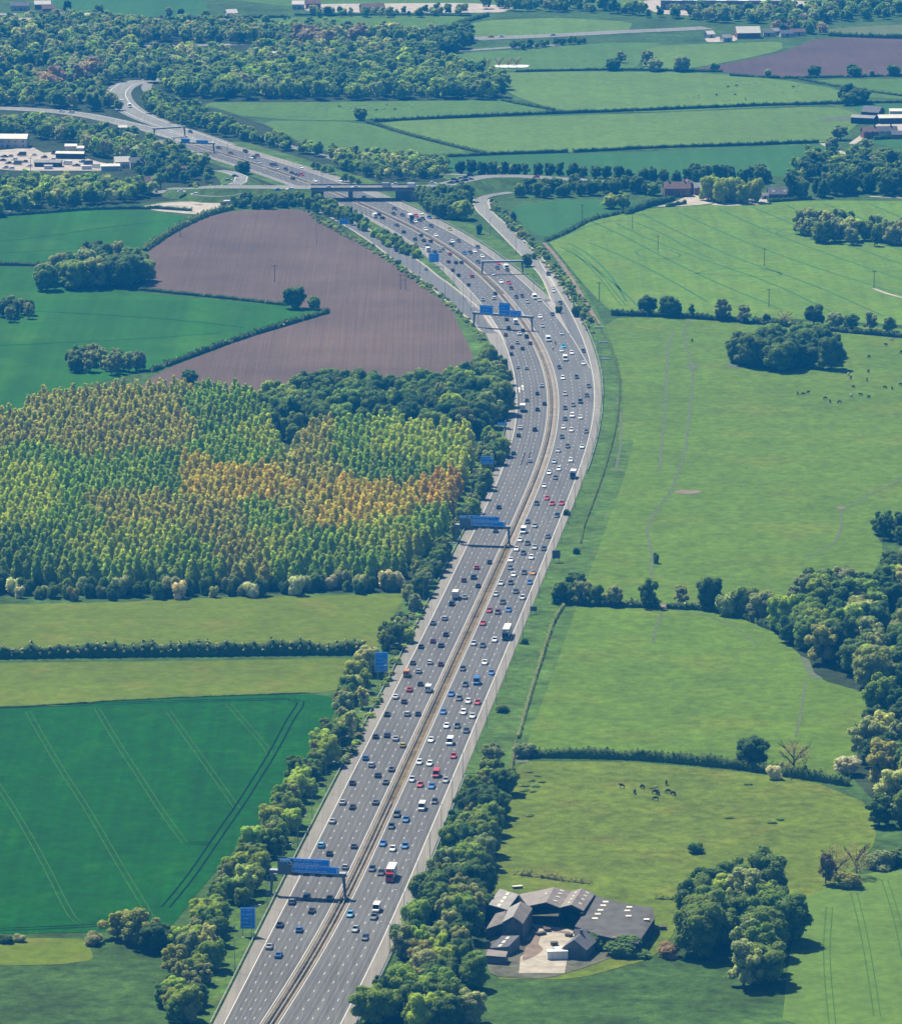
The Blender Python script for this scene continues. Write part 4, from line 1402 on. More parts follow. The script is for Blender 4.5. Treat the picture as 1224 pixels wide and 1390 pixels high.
def tree(x, y, h, rad, tint, label, shape='round', name=None, cat=None, group=None, bole=None, rnd=RND, colour=None, zg=0.0):
    """thing > trunk, crown. h total height, rad crown radius"""
    name = name or {'round': 'broadleaf_tree', 'poplar': 'young_poplar', 'shrub': 'bush', 'conifer': 'conifer_tree'}[shape]
    cat = cat or {'round': 'tree', 'poplar': 'poplar', 'shrub': 'bush', 'conifer': 'conifer'}[shape]
    rz = rnd.uniform(0, 6.28)
    if shape == 'round' and (tint in ('grey', 'brown', 'pale', 'olive') and rnd.random() < .7 or rnd.random() < .12):
        shape_c = 'airy'
    else:
        shape_c = shape
    t = thing(name, (x, y, zg), label, cat, group, rz)
    if bole is None:
        bole = {'round': .05, 'poplar': .06, 'shrub': 0.0, 'conifer': .05}[shape]
    cr = link("crown", rnd.choice(CROWN[shape_c]), t)
    cr.location = (0, 0, h * bole)
    cr.scale = (rad * rnd.uniform(.92, 1.08), rad * rnd.uniform(.92, 1.08), h * (1 - bole))
    cr.color = (*(colour or jit(TINT[tint], rnd)), 1)
    tk = link("trunk", rnd.choice(TRUNK), t)
    tk.scale = (rad, rad, h) if shape == 'round' else (rad * .6, rad * .6, h * .8)
    N_TREES[0] += 1
    return t


def bare_tree(px, py, h, rad, label, leaf=0.0):
    p = G(px, py)
    t = thing("bare_tree", p, label, "tree", None, RND.uniform(0, 6))
    tk = link("trunk", RND.choice(BARE), t)
    tk.scale = (rad, rad, h)
    if leaf:
        V, F = crown_arrays(int(px), 'round', 12, 700, .05, 0)
        F = F[len(F) - 700:]
        cr = link("crown", mesh_np("crown", V, F, M['leaf']), t)
        cr.scale = (rad, rad, h * .86)
        cr.location = (0, 0, h * .14)
        cr.color = (*TINT['brown'], 1)
    return t


def inside(x, y, poly):
    c = False
    n = len(poly)
    for i in range(n):
        a, b = poly[i], poly[i - 1]
        if (a.y > y) != (b.y > y) and x < (b.x - a.x) * (y - a.y) / (b.y - a.y) + a.x:
            c = not c
    return c


def scatter(poly, sp, rnd, jitter=.42, sy=None):
    """jittered hexagonal scatter inside a ground polygon, nearest the camera first"""
    xs, ys = [p.x for p in poly], [p.y for p in poly]
    out = []
    y, row = min(ys), 0
    sy = sy or sp * .87
    while y < max(ys):
        x = min(xs) + (sp / 2 if row % 2 else 0)
        while x < max(xs):
            q = (x + rnd.uniform(-jitter, jitter) * sp, y + rnd.uniform(-jitter, jitter) * sy)
            if inside(q[0], q[1], poly):
                out.append(q)
            x += sp
        y += sy
        row += 1
    return out


KEEP_CLEAR = [(506, 883, 529, 912, 921), (324, 1229, 349, 1261, 1271), (650, 617, 671, 630, 640), (673, 572, 690, 578, 592), (366, 1180, 374, 1215, 1214), (378, 1160, 470, 1190, 1214),
              (616, 700, 690, 740, 738), (580, 343, 597, 356, 362), (459, 296, 475, 305, 309), (641, 412, 724, 446, 444), (643, 262, 692, 290, 291), (420, 268, 640, 430, 1)]


def covers(x, y, h, rad):
    bx, by = to_px((x, y, 0))
    tx, ty = to_px((x, y, h))
    w = rad * FOC / (y * CP + CAM_H * SP)
    for x0, y0, x1, y1, b in KEEP_CLEAR[:11]:
        if by > b and by < b + 70 and bx + w > x0 + 1 and bx - w < x1 - 1 and ty < y1:
            return True
    return False


class Mass:
    """many low-detail trees joined: only for woods nobody could count"""
    def __init__(self):
        self.V, self.F, self.T, self.n = [], [], [], 0

    def add(self, x, y, h, rad, col, shape, rnd, base=.1):
        V, F = rnd.choice(LOW[shape])
        a = rnd.uniform(0, 6.28)
        ca, sa = math.cos(a), math.sin(a)
        W = np.empty_like(V)
        W[:, 0] = x + (V[:, 0] * ca - V[:, 1] * sa) * rad
        W[:, 1] = y + (V[:, 0] * sa + V[:, 1] * ca) * rad
        W[:, 2] = h * base + V[:, 2] * h * (1 - base)
        self.V.append(W)
        self.F.append(F + self.n)
        self.T.append(np.tile(np.array([*col, 1.0]), (len(V), 1)))
        self.n += len(V)

    def build(self, name, label, cat):
        if not self.V:
            return
        me = mesh_np(name, np.concatenate(self.V), np.concatenate(self.F), M['leaf_mass'], np.concatenate(self.T))
        o = link(name, me)
        tag(o, label, cat, kind='stuff')
        return o


# --- the young poplar plantation ----------------------------------------
Z_POP = [(500, 0, "nearest the motorway"), (380, 0, "right of the middle"), (240, 0, "in the middle"), (110, 0, "left of the middle"), (-999, 0, "at the left end")]
PATCHES = [(80, 530, 'polive'), (230, 520, 'polive'), (300, 535, 'pgreen'), (300, 560, 'pdark'), (220, 575, 'polive'), (330, 600, 'pgreen'), (360, 590, 'pyellow'), (100, 600, 'polive'), (30, 590, 'polive'),
           (30, 640, 'pyellow'), (60, 610, 'pgreen'), (180, 645, 'pgreen'), (120, 640, 'pgreen'), (230, 650, 'pdark'), (320, 655, 'orange'), (370, 655, 'orange'), (270, 650, 'orange'), (100, 700, 'pgreen'), (40, 690, 'pyellow'), (160, 690, 'polive'),
           (220, 690, 'polive'), (300, 705, 'polive'), (370, 700, 'pgreen'), (130, 740, 'pyellow'), (200, 730, 'pyellow'), (20, 745, 'pdark'), (60, 760, 'pdark'), (100, 770, 'pgreen'), (260, 755, 'pgreen'), (330, 745, 'polive'),
           (430, 600, 'polive'), (480, 600, 'pgreen'), (530, 600, 'pyellow'), (600, 600, 'pyellow'), (520, 635, 'pdark'), (420, 640, 'polive'), (450, 665, 'orange'), (510, 670, 'orange'), (560, 675, 'orange'), (600, 670, 'deeporange'),
           (400, 690, 'polive'), (470, 700, 'orange'), (440, 740, 'pgreen'), (380, 740, 'pyellow'), (500, 725, 'pyellow'), (560, 750, 'pyellow'), (420, 770, 'pgreen'), (520, 765, 'pgreen'), (590, 700, 'pgreen'), (180, 780, 'pgreen')]
PATCHW = {'polive': 'olive', 'pgreen': 'green', 'pdark': 'dark green', 'pyellow': 'yellow-green', 'orange': 'golden', 'deeporange': 'orange'}
pl = GP("-30,796 -30,612 20,580 60,562 120,553 200,548 340,550 362,585 372,612 385,640 400,648 405,612 430,598 480,592 560,598 636,606 640,640 618,690 600,735 560,775 530,796 430,800 300,803 150,806")
rp = random.Random(3)
pts = scatter(pl, 5.5, rp, .12, 7.6)
pts.sort(key=lambda q: q[1])
mass = Mass()
n_ind = 0
for k, (x, y) in enumerate(pts):
    h = rp.uniform(11.5, 16)
    cx, cy = to_px((x, y, h * .7))
    if cx < -18:
        continue
    best = min(PATCHES, key=lambda q: (q[0] - cx) ** 2 + ((q[1] - cy) * 2.2) ** 2 + rp.uniform(0, 350))[2]
    col = jit(TINT[best], rp, .10)
    # rows nearest the front edge are things of their own, the rest one mass
    if n_ind < 290 and rp.random() < .9:
        tree(x, y, h, rp.uniform(3.0, 3.7), best, "%s young poplar in the plantation's front rows, %s" % (PATCHW[best], next(z_[2] for z_ in Z_POP if cx >= z_[0])), 'poplar',
             group="%s young poplars in the plantation" % PATCHW[best], colour=col, rnd=rp)
        n_ind += 1
    else:
        mass.add(x, y, h, rp.uniform(3.0, 3.7), col, 'poplar', rp)
mass.build("poplar_plantation", "dense plantation of young poplars in green, olive and golden blocks", "plantation")
print("plantation", len(pts))


# --- woods, belts and clumps ---------------------------------------------
def wood(s, sp, pal, h, label, shape='round', name=None, cat=None, group=None, seed=1, ratio=.42, mass=None, hvar=.2, label_tint=True, rvar=.15, zones=None):
    """pal: 'dark*3 mid bright'; individual trees unless a Mass is given"""
    r = random.Random(seed)
    P_ = []
    for t in pal.split():
        k, _, n = t.partition('*')
        P_ += [k] * int(n or 1)
    cnt = 0
    for x, y in scatter(GP(s), sp, r):
        tt = r.choice(P_)
        hh = h * r.uniform(1 - hvar, 1 + hvar)
        rr = hh * ratio * r.uniform(1 - rvar, 1 + rvar)
        if covers(x, y, hh, rr * .8):
            continue
        cnt += 1
        if mass is not None:
            mass.add(x, y, hh, rr, jit(TINT[tt], r), shape, r)
        else:
            zw = ""
            if zones:
                qx, qy = to_px((x, y, 0))
                zw = " " + next(z_[2] for z_ in zones if qx >= z_[0] and qy >= z_[1])
            tree(x, y, hh, rr, tt, ("%s " % TW[tt] if label_tint else "") + label + zw, shape, name, cat, (TW[tt] + " " + group) if group else None, rnd=r)
    return cnt


cnts = []
Z_LEFT = [(0, 1225, "near the lowest blue roadside sign"), (0, 1100, "beside the lowest gantry"), (0, 960, "beside the dark wheat field"), (0, 860, "around the tall branching sign"), (0, 0, "above the tall branching sign")]
Z_RIGHT = [(0, 1290, "at the bottom beside the farmyard"), (0, 1210, "level with the barns"), (0, 1120, "above the barns"), (0, 0, "below the service path")]
Z_WOOD = [(1130, 1020, "beside the lower pasture"), (1130, 930, "right of the middle pasture"), (1130, 0, "at its upper right"), (0, 880, "at the middle pasture's corner"), (0, 0, "along its upper left edge")]
Z_DARK = [(600, 0, "motorway end"), (530, 0, "right part"), (450, 0, "left part"), (0, 0, "plantation end")]
# dark wood between plantation and ploughed field
cnts.append(wood("345,572 372,600 400,604 430,596 520,590 636,598 676,590 688,565 684,528 660,512 648,522 560,545 430,545 355,552", 8.6, "dark*3 oak*4 mid*3 grey bright", 13,
     "tree in the dark wood by the plough,", name="woodland_tree", cat="woodland tree", zones=Z_DARK, group="trees of the wood below the ploughed field", seed=5, ratio=.43, hvar=.3))
# shrubs in the plantation's pale gap and along its front
cnts.append(wood("378,612 400,640 412,668 400,668 382,645 368,622", 5, "grey*2 pale", 5, "bush in the pale gap inside the plantation", 'shrub', group="bushes in the plantation gap", seed=6, ratio=.6))
cnts.append(wood("-30,812 -30,798 150,804 300,800 430,798 540,794 566,800 556,806 430,808 300,812 150,816", 6.5, "dark*3 oak*3 grey*2 pale mid blossom olive", 6.5, "bush in the hedge line in front of the plantation", 'shrub',
     group="bushes along the plantation front", seed=7, ratio=.52, hvar=.32))
# belt between plantation and motorway
cnts.append(wood("575,806 560,790 600,755 630,710 650,650 662,600 690,590 684,625 662,668 640,710 612,755 590,800", 6.6, "oak*3 mid*3 grey*2 bright olive", 8, "tree in the belt between plantation and motorway", name="roadside_tree", cat="roadside tree",
     group="trees between plantation and motorway", seed=8, ratio=.44))
cnts.append(wood("652,512 664,498 682,500 690,520 690,560 680,585 668,570 660,530", 7, "grey*2 mid oak*2", 8, "tree on the bank beside the big bend", name="small_tree", cat="small tree", group="trees on the bank by the bend", seed=9))
# belt on the left bank, lower down
cnts.append(wood("556,812 574,806 564,834 538,876 512,924 490,974 464,1018 436,1066 408,1108 380,1156 352,1196 334,1232 312,1262 296,1310 270,1400 215,1400 232,1300 276,1235 326,1170 380,1095 432,1012 458,962 488,915 532,868",
     7.2, "oak*3 mid*5 bright*3 yellow*2 grey*3 olive pale*2", 8.5, "tree in the left roadside belt", name="roadside_tree", cat="roadside tree", zones=Z_LEFT, group="trees of the left roadside belt", seed=10, ratio=.46, hvar=.3))
# right bank lower
cnts.append(wood("650,1052 684,1052 690,1076 680,1120 670,1180 656,1235 648,1300 640,1400 498,1400 541,1310 565,1255 595,1188 622,1115", 8.0, "oak*4 mid*4 dark*2 bright grey*2 olive", 9.5,
     "tree on the right bank", name="roadside_tree", cat="roadside tree", zones=Z_RIGHT, group="trees of the right bank", seed=11, ratio=.47, hvar=.25))
# right-edge wood
cnts.append(wood("1045,858 1062,836 1120,822 1180,800 1250,778 1250,1150 1205,1100 1168,1056 1176,1000 1200,950 1120,915 1095,890", 11.5, "dark*3 oak*4 mid*3 bright grey*2 olive pale", 13,
     "tree in the right-hand wood", zones=Z_WOOD, group="trees of the right-hand wood", seed=12, ratio=.48, hvar=.25))
# clump below the lower pasture
cnts.append(wood("938,1262 965,1222 1005,1210 1060,1214 1080,1240 1072,1290 1050,1345 960,1345 936,1310", 12.5, "oak*4 mid*3 pale bright grey", 14.5, "tree in the rounded clump right of the farm", group="trees of the clump by the farm", seed=13, ratio=.47))
# bank between the motorway and left slip, either side of the bridge
cnts.append(wood("330,270 400,268 455,284 490,299 506,310 500,316 470,305 430,290 400,281 330,276", 7, "oak*2 mid*3 bright grey", 6, "tree on the bank between motorway and left slip road", name="small_tree", cat="small tree", group="trees by the left slip road", seed=14))
cnts.append(wood("505,322 520,318 545,330 562,342 575,356 560,352 530,338", 6, "mid*2 oak bright", 5, "bush on the strip beside the left slip road", 'shrub', group="bushes by the left slip road", seed=15, ratio=.6))
cnts.append(wood("318,280 395,276 408,280 402,284 325,284", 7, "dark*3 oak", 5.5, "bush in the thick hedge above the ploughed field", 'shrub', group="bushes above the ploughed field", seed=16, ratio=.6))
cnts.append(wood("408,284 440,298 500,330 560,371 600,400 630,428 655,455 668,485 664,492 650,462 625,432 590,402 552,374 500,338 435,304", 13, "mid*3 oak bright olive", 2.2, "low bush between ploughed field and left slip road", 'shrub',
     group="bushes beside the ploughed field", seed=17, ratio=.7, hvar=.35))
# right of the bridge
cnts.append(wood("562,272 600,268 634,262 640,268 632,284 625,300 612,302 596,298 578,286", 8.5, "oak*3 mid*2 dark", 9, "tree in the cluster on the slope right of the road bridge", name="small_tree", cat="small tree", group="trees right of the road bridge", seed=18, ratio=.47))
cnts.append(wood("700,268 740,270 800,266 850,262 878,266 872,258 800,256 740,258 705,260", 9, "dark oak*3 mid", 8, "tree in the row above the small field", group="trees above the small field", seed=19, ratio=.46))
cnts.append(wood("664,272 672,275 700,305 735,340 765,372 795,415 806,450 800,455 785,425 760,385 728,345 692,312 668,285", 8.5, "mid*2 oak grey olive", 3, "low bush on the verge outside the right slip road", 'shrub',
     group="bushes outside the right slip road", seed=20, ratio=.65, hvar=.4))
cnts.append(wood("648,236 700,232 705,236 655,241", 6, "grey mid pale", 5, "bush in the middle of the junction loop", 'shrub', group="bushes in the junction", seed=21, ratio=.6))
# hedgerow row of even trees beyond the junction
r = random.Random(22)
for i in range(22):
    x = 622 + i * 15.5
    p = G(x + r.uniform(-2, 2), 236 - i * .05 + (3 if i > 14 else 0) + (i * .55))
    tt = r.choice(['dark', 'oak', 'dark'])
    tree(p.x, p.y, r.uniform(7.5, 10), r.uniform(3.4, 4.3), tt, "%s tree from the left in the even row beyond the junction" % ordn(i), group="row beyond the junction", rnd=r)
# clumps standing in the fields
cnts.append(wood("58,386 100,372 150,370 196,372 204,382 190,388 140,394 90,396 62,396", 11, "grey*2 dark oak*2 mid*2", 15, "tree in the big clump left of the ploughed field", group="trees of the big left clump", seed=23, ratio=.52))
cnts.append(wood("86,502 100,492 140,492 200,497 205,504 150,510 95,508", 9, "grey*2 oak pale", 9, "tree in the clump at the hedge end by the plantation", group="clump at the hedge end", seed=24))
cnts.append(wood("-15,432 20,422 50,425 56,430 30,436 -15,440", 9, "dark grey oak", 9, "tree in the small clump at the left edge", group="small left clump", seed=25))
cnts.append(wood("1002,492 1030,478 1080,474 1130,480 1150,494 1120,504 1060,504 1010,500", 11, "dark*3 oak*3 mid", 14, "tree in the oval clump in the big pasture", group="oval clump in the pasture", seed=26, ratio=.54))
cnts.append(wood("1082,318 1110,308 1140,312 1180,322 1240,325 1240,336 1180,334 1120,330 1088,326", 10, "grey*2 mid pale oak", 12, "tree in the clump at the right edge of the barley", group="clump in the barley", seed=27))
cnts.append(wood("1180,735 1205,715 1250,700 1250,745 1210,745", 9, "oak*2 grey dark", 9, "tree in the thicket at the right edge of the big pasture", group="thicket at the pasture edge", seed=28))
cnts.append(wood("1055,268 1090,262 1130,258 1240,256 1240,268 1180,266 1120,270 1070,272", 11, "dark*3 oak*3 mid grey", 13, "tall tree in the belt right of the grey-roofed house", group="belt right of the house", seed=29))
cnts.append(wood("958,270 975,268 1005,270 1030,271 1034,275 1000,278 962,276", 8.5, "yellow*2 bright", 13, "yellow-green tree between the two houses", group="trees between the two houses", seed=30, ratio=.36, label_tint=False))
cnts.append(wood("940,240 1000,242 1050,244 1060,250 1000,250 945,246", 10, "dark oak mid", 10, "tree behind the houses by the road", group="trees behind the houses", seed=31))

# single trees and hedgerow trees: x, y (foot), height, radius, tint, label
SINGLES = """401,419,12,6.5,oak|spreading oak alone at the tip of the green field
427,420,7,3.6,mid|smaller tree right of the lone spreading oak
257,521,7,4.5,oak|round tree at the top edge of the plantation
628,298,12,7.5,bright|large rounded willow-like tree on the slope above the motorway
611,296,8,4.5,bright|smaller rounded tree left of the large rounded one
650,318,6,2.5,dark|lone small dark tree on the grass slope
697,300,6,2.6,dark|small dark tree at the left edge of the small field
715,362,7,3.5,oak|dark tree at the right leg of the bare gantry
827,283,9,5.0,yellow|yellow-green tree left of the hedge below the farm drive
845,284,9,4.8,yellow|right-hand yellow-green tree beside the hedge below the farm drive
864,262,10,5,oak|pointed dark tree left of the brown-roofed house
887,265,8,4.5,mid|mid green tree at the corner of the brown-roofed house
490,163,8,4.8,mid|lone tree at the field corner beyond the wood
878,427,10,5,dark|first big tree in the barley hedgerow, beside white blossom
910,430,11,6.5,oak|broad spreading tree in the barley hedgerow
938,432,7,2.2,dark|narrow dark tree in the barley hedgerow
980,435,11,5.5,olive|brown-topped tree in the barley hedgerow
1010,438,9,5,grey|grey-green tree in the middle of the barley hedgerow
1040,440,6,3,dark|small dark tree beside the thin one in the hedgerow
1105,443,11,5.5,dark|dense dark tree in the right half of the hedgerow
1132,445,8,4.5,grey|grey tree right of the dense dark one
1155,446,8,4.5,oak|deep green tree near the hedgerow's right end
1180,448,9,5,grey|grey tree near the right end of the hedgerow
1207,450,8,4,mid|last tree in the barley hedgerow
765,818,9,5,oak|first tree left in the hedgerow below the big pasture
788,820,9,4.6,grey|second tree left in the hedgerow below the big pasture
808,820,8,3.4,oak|narrow tree in the hedgerow below the big pasture
832,822,8,4.2,grey|grey-green tree mid hedgerow below the big pasture
880,824,11,5.4,oak|tall tree beside the gap in the hedgerow
925,823,8,4,grey|pale tree just right of the hedgerow gap
962,826,13,6.0,dark|tall dark tree right of the hedgerow gap
985,836,10,5,pale|pale bushy tree right of the tall dark one
1010,836,12,6,mid|mid green tree at the start of the right-hand wood
1035,842,12,6,grey|grey-green tree at the corner of the right-hand wood
1140,812,12,7,dark|round dark tree standing out of the wood's top edge
780,800,7,4.5,oak|dark tree on the verge beside the hidden sign
760,806,5,3.5,mid|low tree left of the dark verge tree
800,808,6,3.5,grey|grey tree on the verge corner
712,1028,5,4.6,grey|bushy tree at the left end of the lower hedge
1021,1040,11,6.2,dark|dark oak in the hedge beside the bare tree
1050,1058,5,3,blossom|white hawthorn between the dark oak and bare tree
1150,1052,7,4.5,blossom|white hawthorn at the edge of the right-hand wood
1192,1120,10,6,oak|round tree at the right wood's lower tip
1120,1200,10,3.6,brown|thin brownish tree in front of the bare tree pair
1150,1205,5,5,olive|olive bush below the bare tree pair
1190,1178,6,6,grey|grey bush in the hedge at the right edge
1222,1172,6,6,oak|dark bush in the hedge at the right edge
955,1225,11,6,dark|left dark tree of the farm clump
160,1275,9,6,olive|left tree of the pair at the wheat field corner
190,1283,11,7.2,olive|big olive tree at the bottom corner of the wheat field
215,1292,9,5.5,dark|dark tree right of the big olive tree
845,1296,6,8,oak|wide dark tree in front of the long dark roof
810,1288,5,5,oak|dark bush at the corner of the farmyard
905,1298,4,5,brown|brown bush right of the long dark roof
945,1158,4,3,oak|lone dark bush at the field edge
135,22,9,5.5,mid|round tree in the top left field
92,16,9,3.5,dark|dark pointed tree by the top left houses
230,24,8,4.5,grey|grey tree on the far hedge at top left
246,23,7,3,dark|dark tree beside the grey one on the far hedge
280,30,9,5,mid|tree left of the far bend with the pale path
1042,105,6,3.6,grey|thin tree on the hedge below the far ploughed field
970,96,6,4,oak|first round tree below the far ploughed field
1105,104,8,5.5,oak|widest round tree below the far ploughed field
1160,104,7,5,oak|round tree below the right half of the far ploughed field
1182,104,5,3,grey|small grey tree below the far ploughed field
1212,103,8,5,oak|last round tree below the far ploughed field
832,96,9,6,dark|dark tree at the left of the far hedge group
880,90,11,7,grey|broad grey tree in the far hedge group
888,97,9,6,pale|pale tree in front of the broad grey tree
925,97,11,6.5,grey|wide airy tree right of the far hedge group
842,85,8,5,grey|grey tree behind the dark one in the far hedge group
1150,137,12,7,dark|tall dark tree left of the right-hand farm
1166,141,11,7,oak|broad tree directly behind the farm's blue roof
1150,143,9,6,oak|lower tree at the lane bend by the farm
1140,190,9,7,grey|grey tree beside the winding farm lane
1128,203,8,5,grey|small grey tree at the lane's bend
1118,215,5,5,purple|purple-leaved bush beside the winding lane
1175,210,10,6,grey|grey tree in front of the right-hand farm
1200,222,10,7,mid|round tree in front of the farm at the right edge
1155,100,7,4,oak|tree right of centre below the dark field
330,236,8,5,dark|round dark tree beside the roundabout arm
725,352,4,2,oak|little dark bush on the verge beside the right slip
758,425,4,2.2,oak|single bush outside the bend near the gantry
782,430,6,3.2,oak|bush with a dark shadow outside the bend
683,966,3,3.2,oak|round bush alone on the verge right of the motorway
712,874,2.5,2,dark|small bush on the verge below the hidden sign
890,765,5,1.6,oak|slim tree by the cattle trail gap
783,752,3,2.2,dark|small dark bush beside the verge fence
770,700,3,2.2,dark|dark bush on the verge right of the bend
126,1282,4,3.6,grey|round grey bush at the wheat field's bottom edge
27,1278,2.6,2.4,grey|second small bush at the bottom left
7,1280,2.6,3,dark|small dark bush at the bottom left corner
552,872,6,4,bright|bright tree beside the tall branching sign"""
for ln in SINGLES.split('\n'):
    a, lb = ln.split('|')
    x, y, h, rd, tt = a.split(',')
    h, rd = float(h), float(rd)
    p = G(float(x), float(y))
    sh = 'shrub' if h < 6.2 or 'bush' in lb else 'round'
    tree(p.x, p.y, h, rd, tt, lb, sh, 'hawthorn' if tt == 'blossom' else None, rnd=RND)
bare_tree(1077, 1052, 12, 6, "tall bare tree with brown twigs beside the dark oak", .5)
bare_tree(1133, 1196, 11, 5.5, "left bare tree of the pair at the pasture corner", .5)
bare_tree(1162, 1190, 11, 4.5, "right ivy-dark bare tree of the pair at the pasture corner", .6)
bare_tree(1065, 442, 8, 4, "thin bare tree in the barley hedgerow", .4)
for i, x in enumerate((662, 678, 690, 701)):
    bare_tree(x, 93, 8, 3.5, "%s pollard tree from the left beside the pale pool" % ORD[i], .6)

# --- far woods: masses ----------------------------------------------------
fm = Mass()
FW = [("-20,60 60,48 150,40 300,38 480,46 590,52 606,60 560,62 350,60 200,58 150,60 60,66 -20,70", 13, "mid*3 oak*3 dark grey*4 pale", 11),
      ("-20,72 60,68 150,63 190,66 192,76 330,77 332,84 350,68 480,66 560,66 600,66 606,75 600,92 400,94 235,98 214,108 150,114 140,122 100,118 60,96 -20,92", 13.5, "mid*4 oak*3 dark*2 grey*4 pale bright", 10.5),
      ("-20,100 50,104 96,124 142,128 146,134 165,152 120,150 0,144 -20,144", 13, "mid*3 oak*3 dark grey*2 bright*2 olive", 10.5),
      ("196,77 330,78 330,93 196,94", 9.5, "mid oak grey", 7),
      ("236,136 400,136 550,136 680,134 684,118 640,100 560,94 400,96 250,102 205,112", 13, "oak*3 mid*4 bright dark grey", 12.5),
      ("-20,188 40,186 110,200 118,210 200,224 300,240 292,236 262,222 236,212 212,204 180,196 140,186 100,178 40,172 -20,172", 12, "oak*3 mid*3 bright grey*2 dark", 11),
      ("180,242 240,250 292,248 296,238 200,222 180,226", 12, "dark*3 oak*2", 10),
      ("-20,280 -20,259 60,256 110,256 170,256 222,260 200,270 120,281 60,288 -20,296", 11.5, "mid*3 oak*2 pale*2 bright", 11),
      ("206,132 240,143 270,154 300,169 330,182 380,199 440,208 440,214 390,206 350,196 290,183 225,166 198,152 186,140", 10.5, "oak*3 mid*2 dark bright", 8.5),
      ("440,210 500,215 560,220 606,226 612,240 560,246 500,244 455,230", 10, "mid*3 oak*2 bright pale", 8.5),
      ("470,250 500,256 480,250 440,238 420,228 440,230", 9, "mid oak", 6),
      ("640,14 740,16 820,18 900,26 960,30 1060,34 1124,34 1224,24 1240,6 1160,4 1090,16 960,20 880,22 820,10 700,4", 15, "mid*2 oak*3 grey*3 dark", 11),
      ("1040,46 1120,48 1124,38 1060,34", 12, "oak mid dark copper", 9),
      ("1110,218 1150,222 1240,228 1240,250 1130,246 1060,250", 12, "dark*2 oak*2 mid", 12),
      ("420,18 560,18 640,14 640,20 560,24 430,24", 12, "grey oak", 7),
      ("585,62 600,50 622,46 640,58 622,72 600,76", 10, "oak*2 dark", 12),
      ("690,64 740,61 800,56 800,60 740,65 700,69", 9, "dark*2 oak", 6),
      ("270,258 340,262 400,262 430,270 380,270 300,270 240,268", 9, "oak mid grey", 5.5),
      ("-20,34 20,30 110,26 160,32 200,38 100,42 -20,52", 12, "mid grey oak", 9),
      ("150,27 280,25 400,24 400,28 150,31", 14, "dark", 3)]
for i, (s, sp, pal, h) in enumerate(FW):
    cnts.append(wood(s, sp * .82, pal, h * .92, "", seed=200 + i, mass=fm, ratio=.47, hvar=.3))
vs = Mass()
for i, (st, sp, hh) in enumerate((("408,284 440,298 500,330 560,371 600,400 630,428 656,455 670,485 666,494 655,468 629,436 595,405 554,376 502,340 434,303", 3.3, 1.3),
                     ("664,272 674,275 702,305 738,340 768,372 798,415 808,450 800,456 782,425 757,385 726,345 690,312 666,285", 4.2, 1.3),
                     ("566,812 584,806 574,838 550,880 528,926 505,976 482,1020 470,1040 460,1036 500,968 520,924 542,876", 3.4, 1.6))):
    cnts.append(wood(st, sp, "mid*3 bright*2 olive oak grey", hh, "", 'shrub', seed=400 + i, mass=vs, ratio=1.1, hvar=.5))
vs.build("verge_scrub", "low brambles and scrub covering the road verges", "scrub")
# coppery crowns that stand out of the far wood
for x, y, rd in ((66, 128, 13), (80, 122, 12), (118, 112, 12), (128, 106, 12), (110, 120, 9), (440, 70, 14), (420, 66, 14), (486, 62, 13), (410, 60, 12)):
    p = G(x, y)
    fm.add(p.x, p.y, 17, rd * .72, jit(TINT['copper'], RND), 'round', RND)
fm.build("far_woodland", "mixed blue-green woodland filling the distance behind the junction", "woodland")
print("wood counts", cnts, "tris mass", sum(len(f) for f in fm.F), sum(len(f) for f in mass.F), "trees", N_TREES[0])


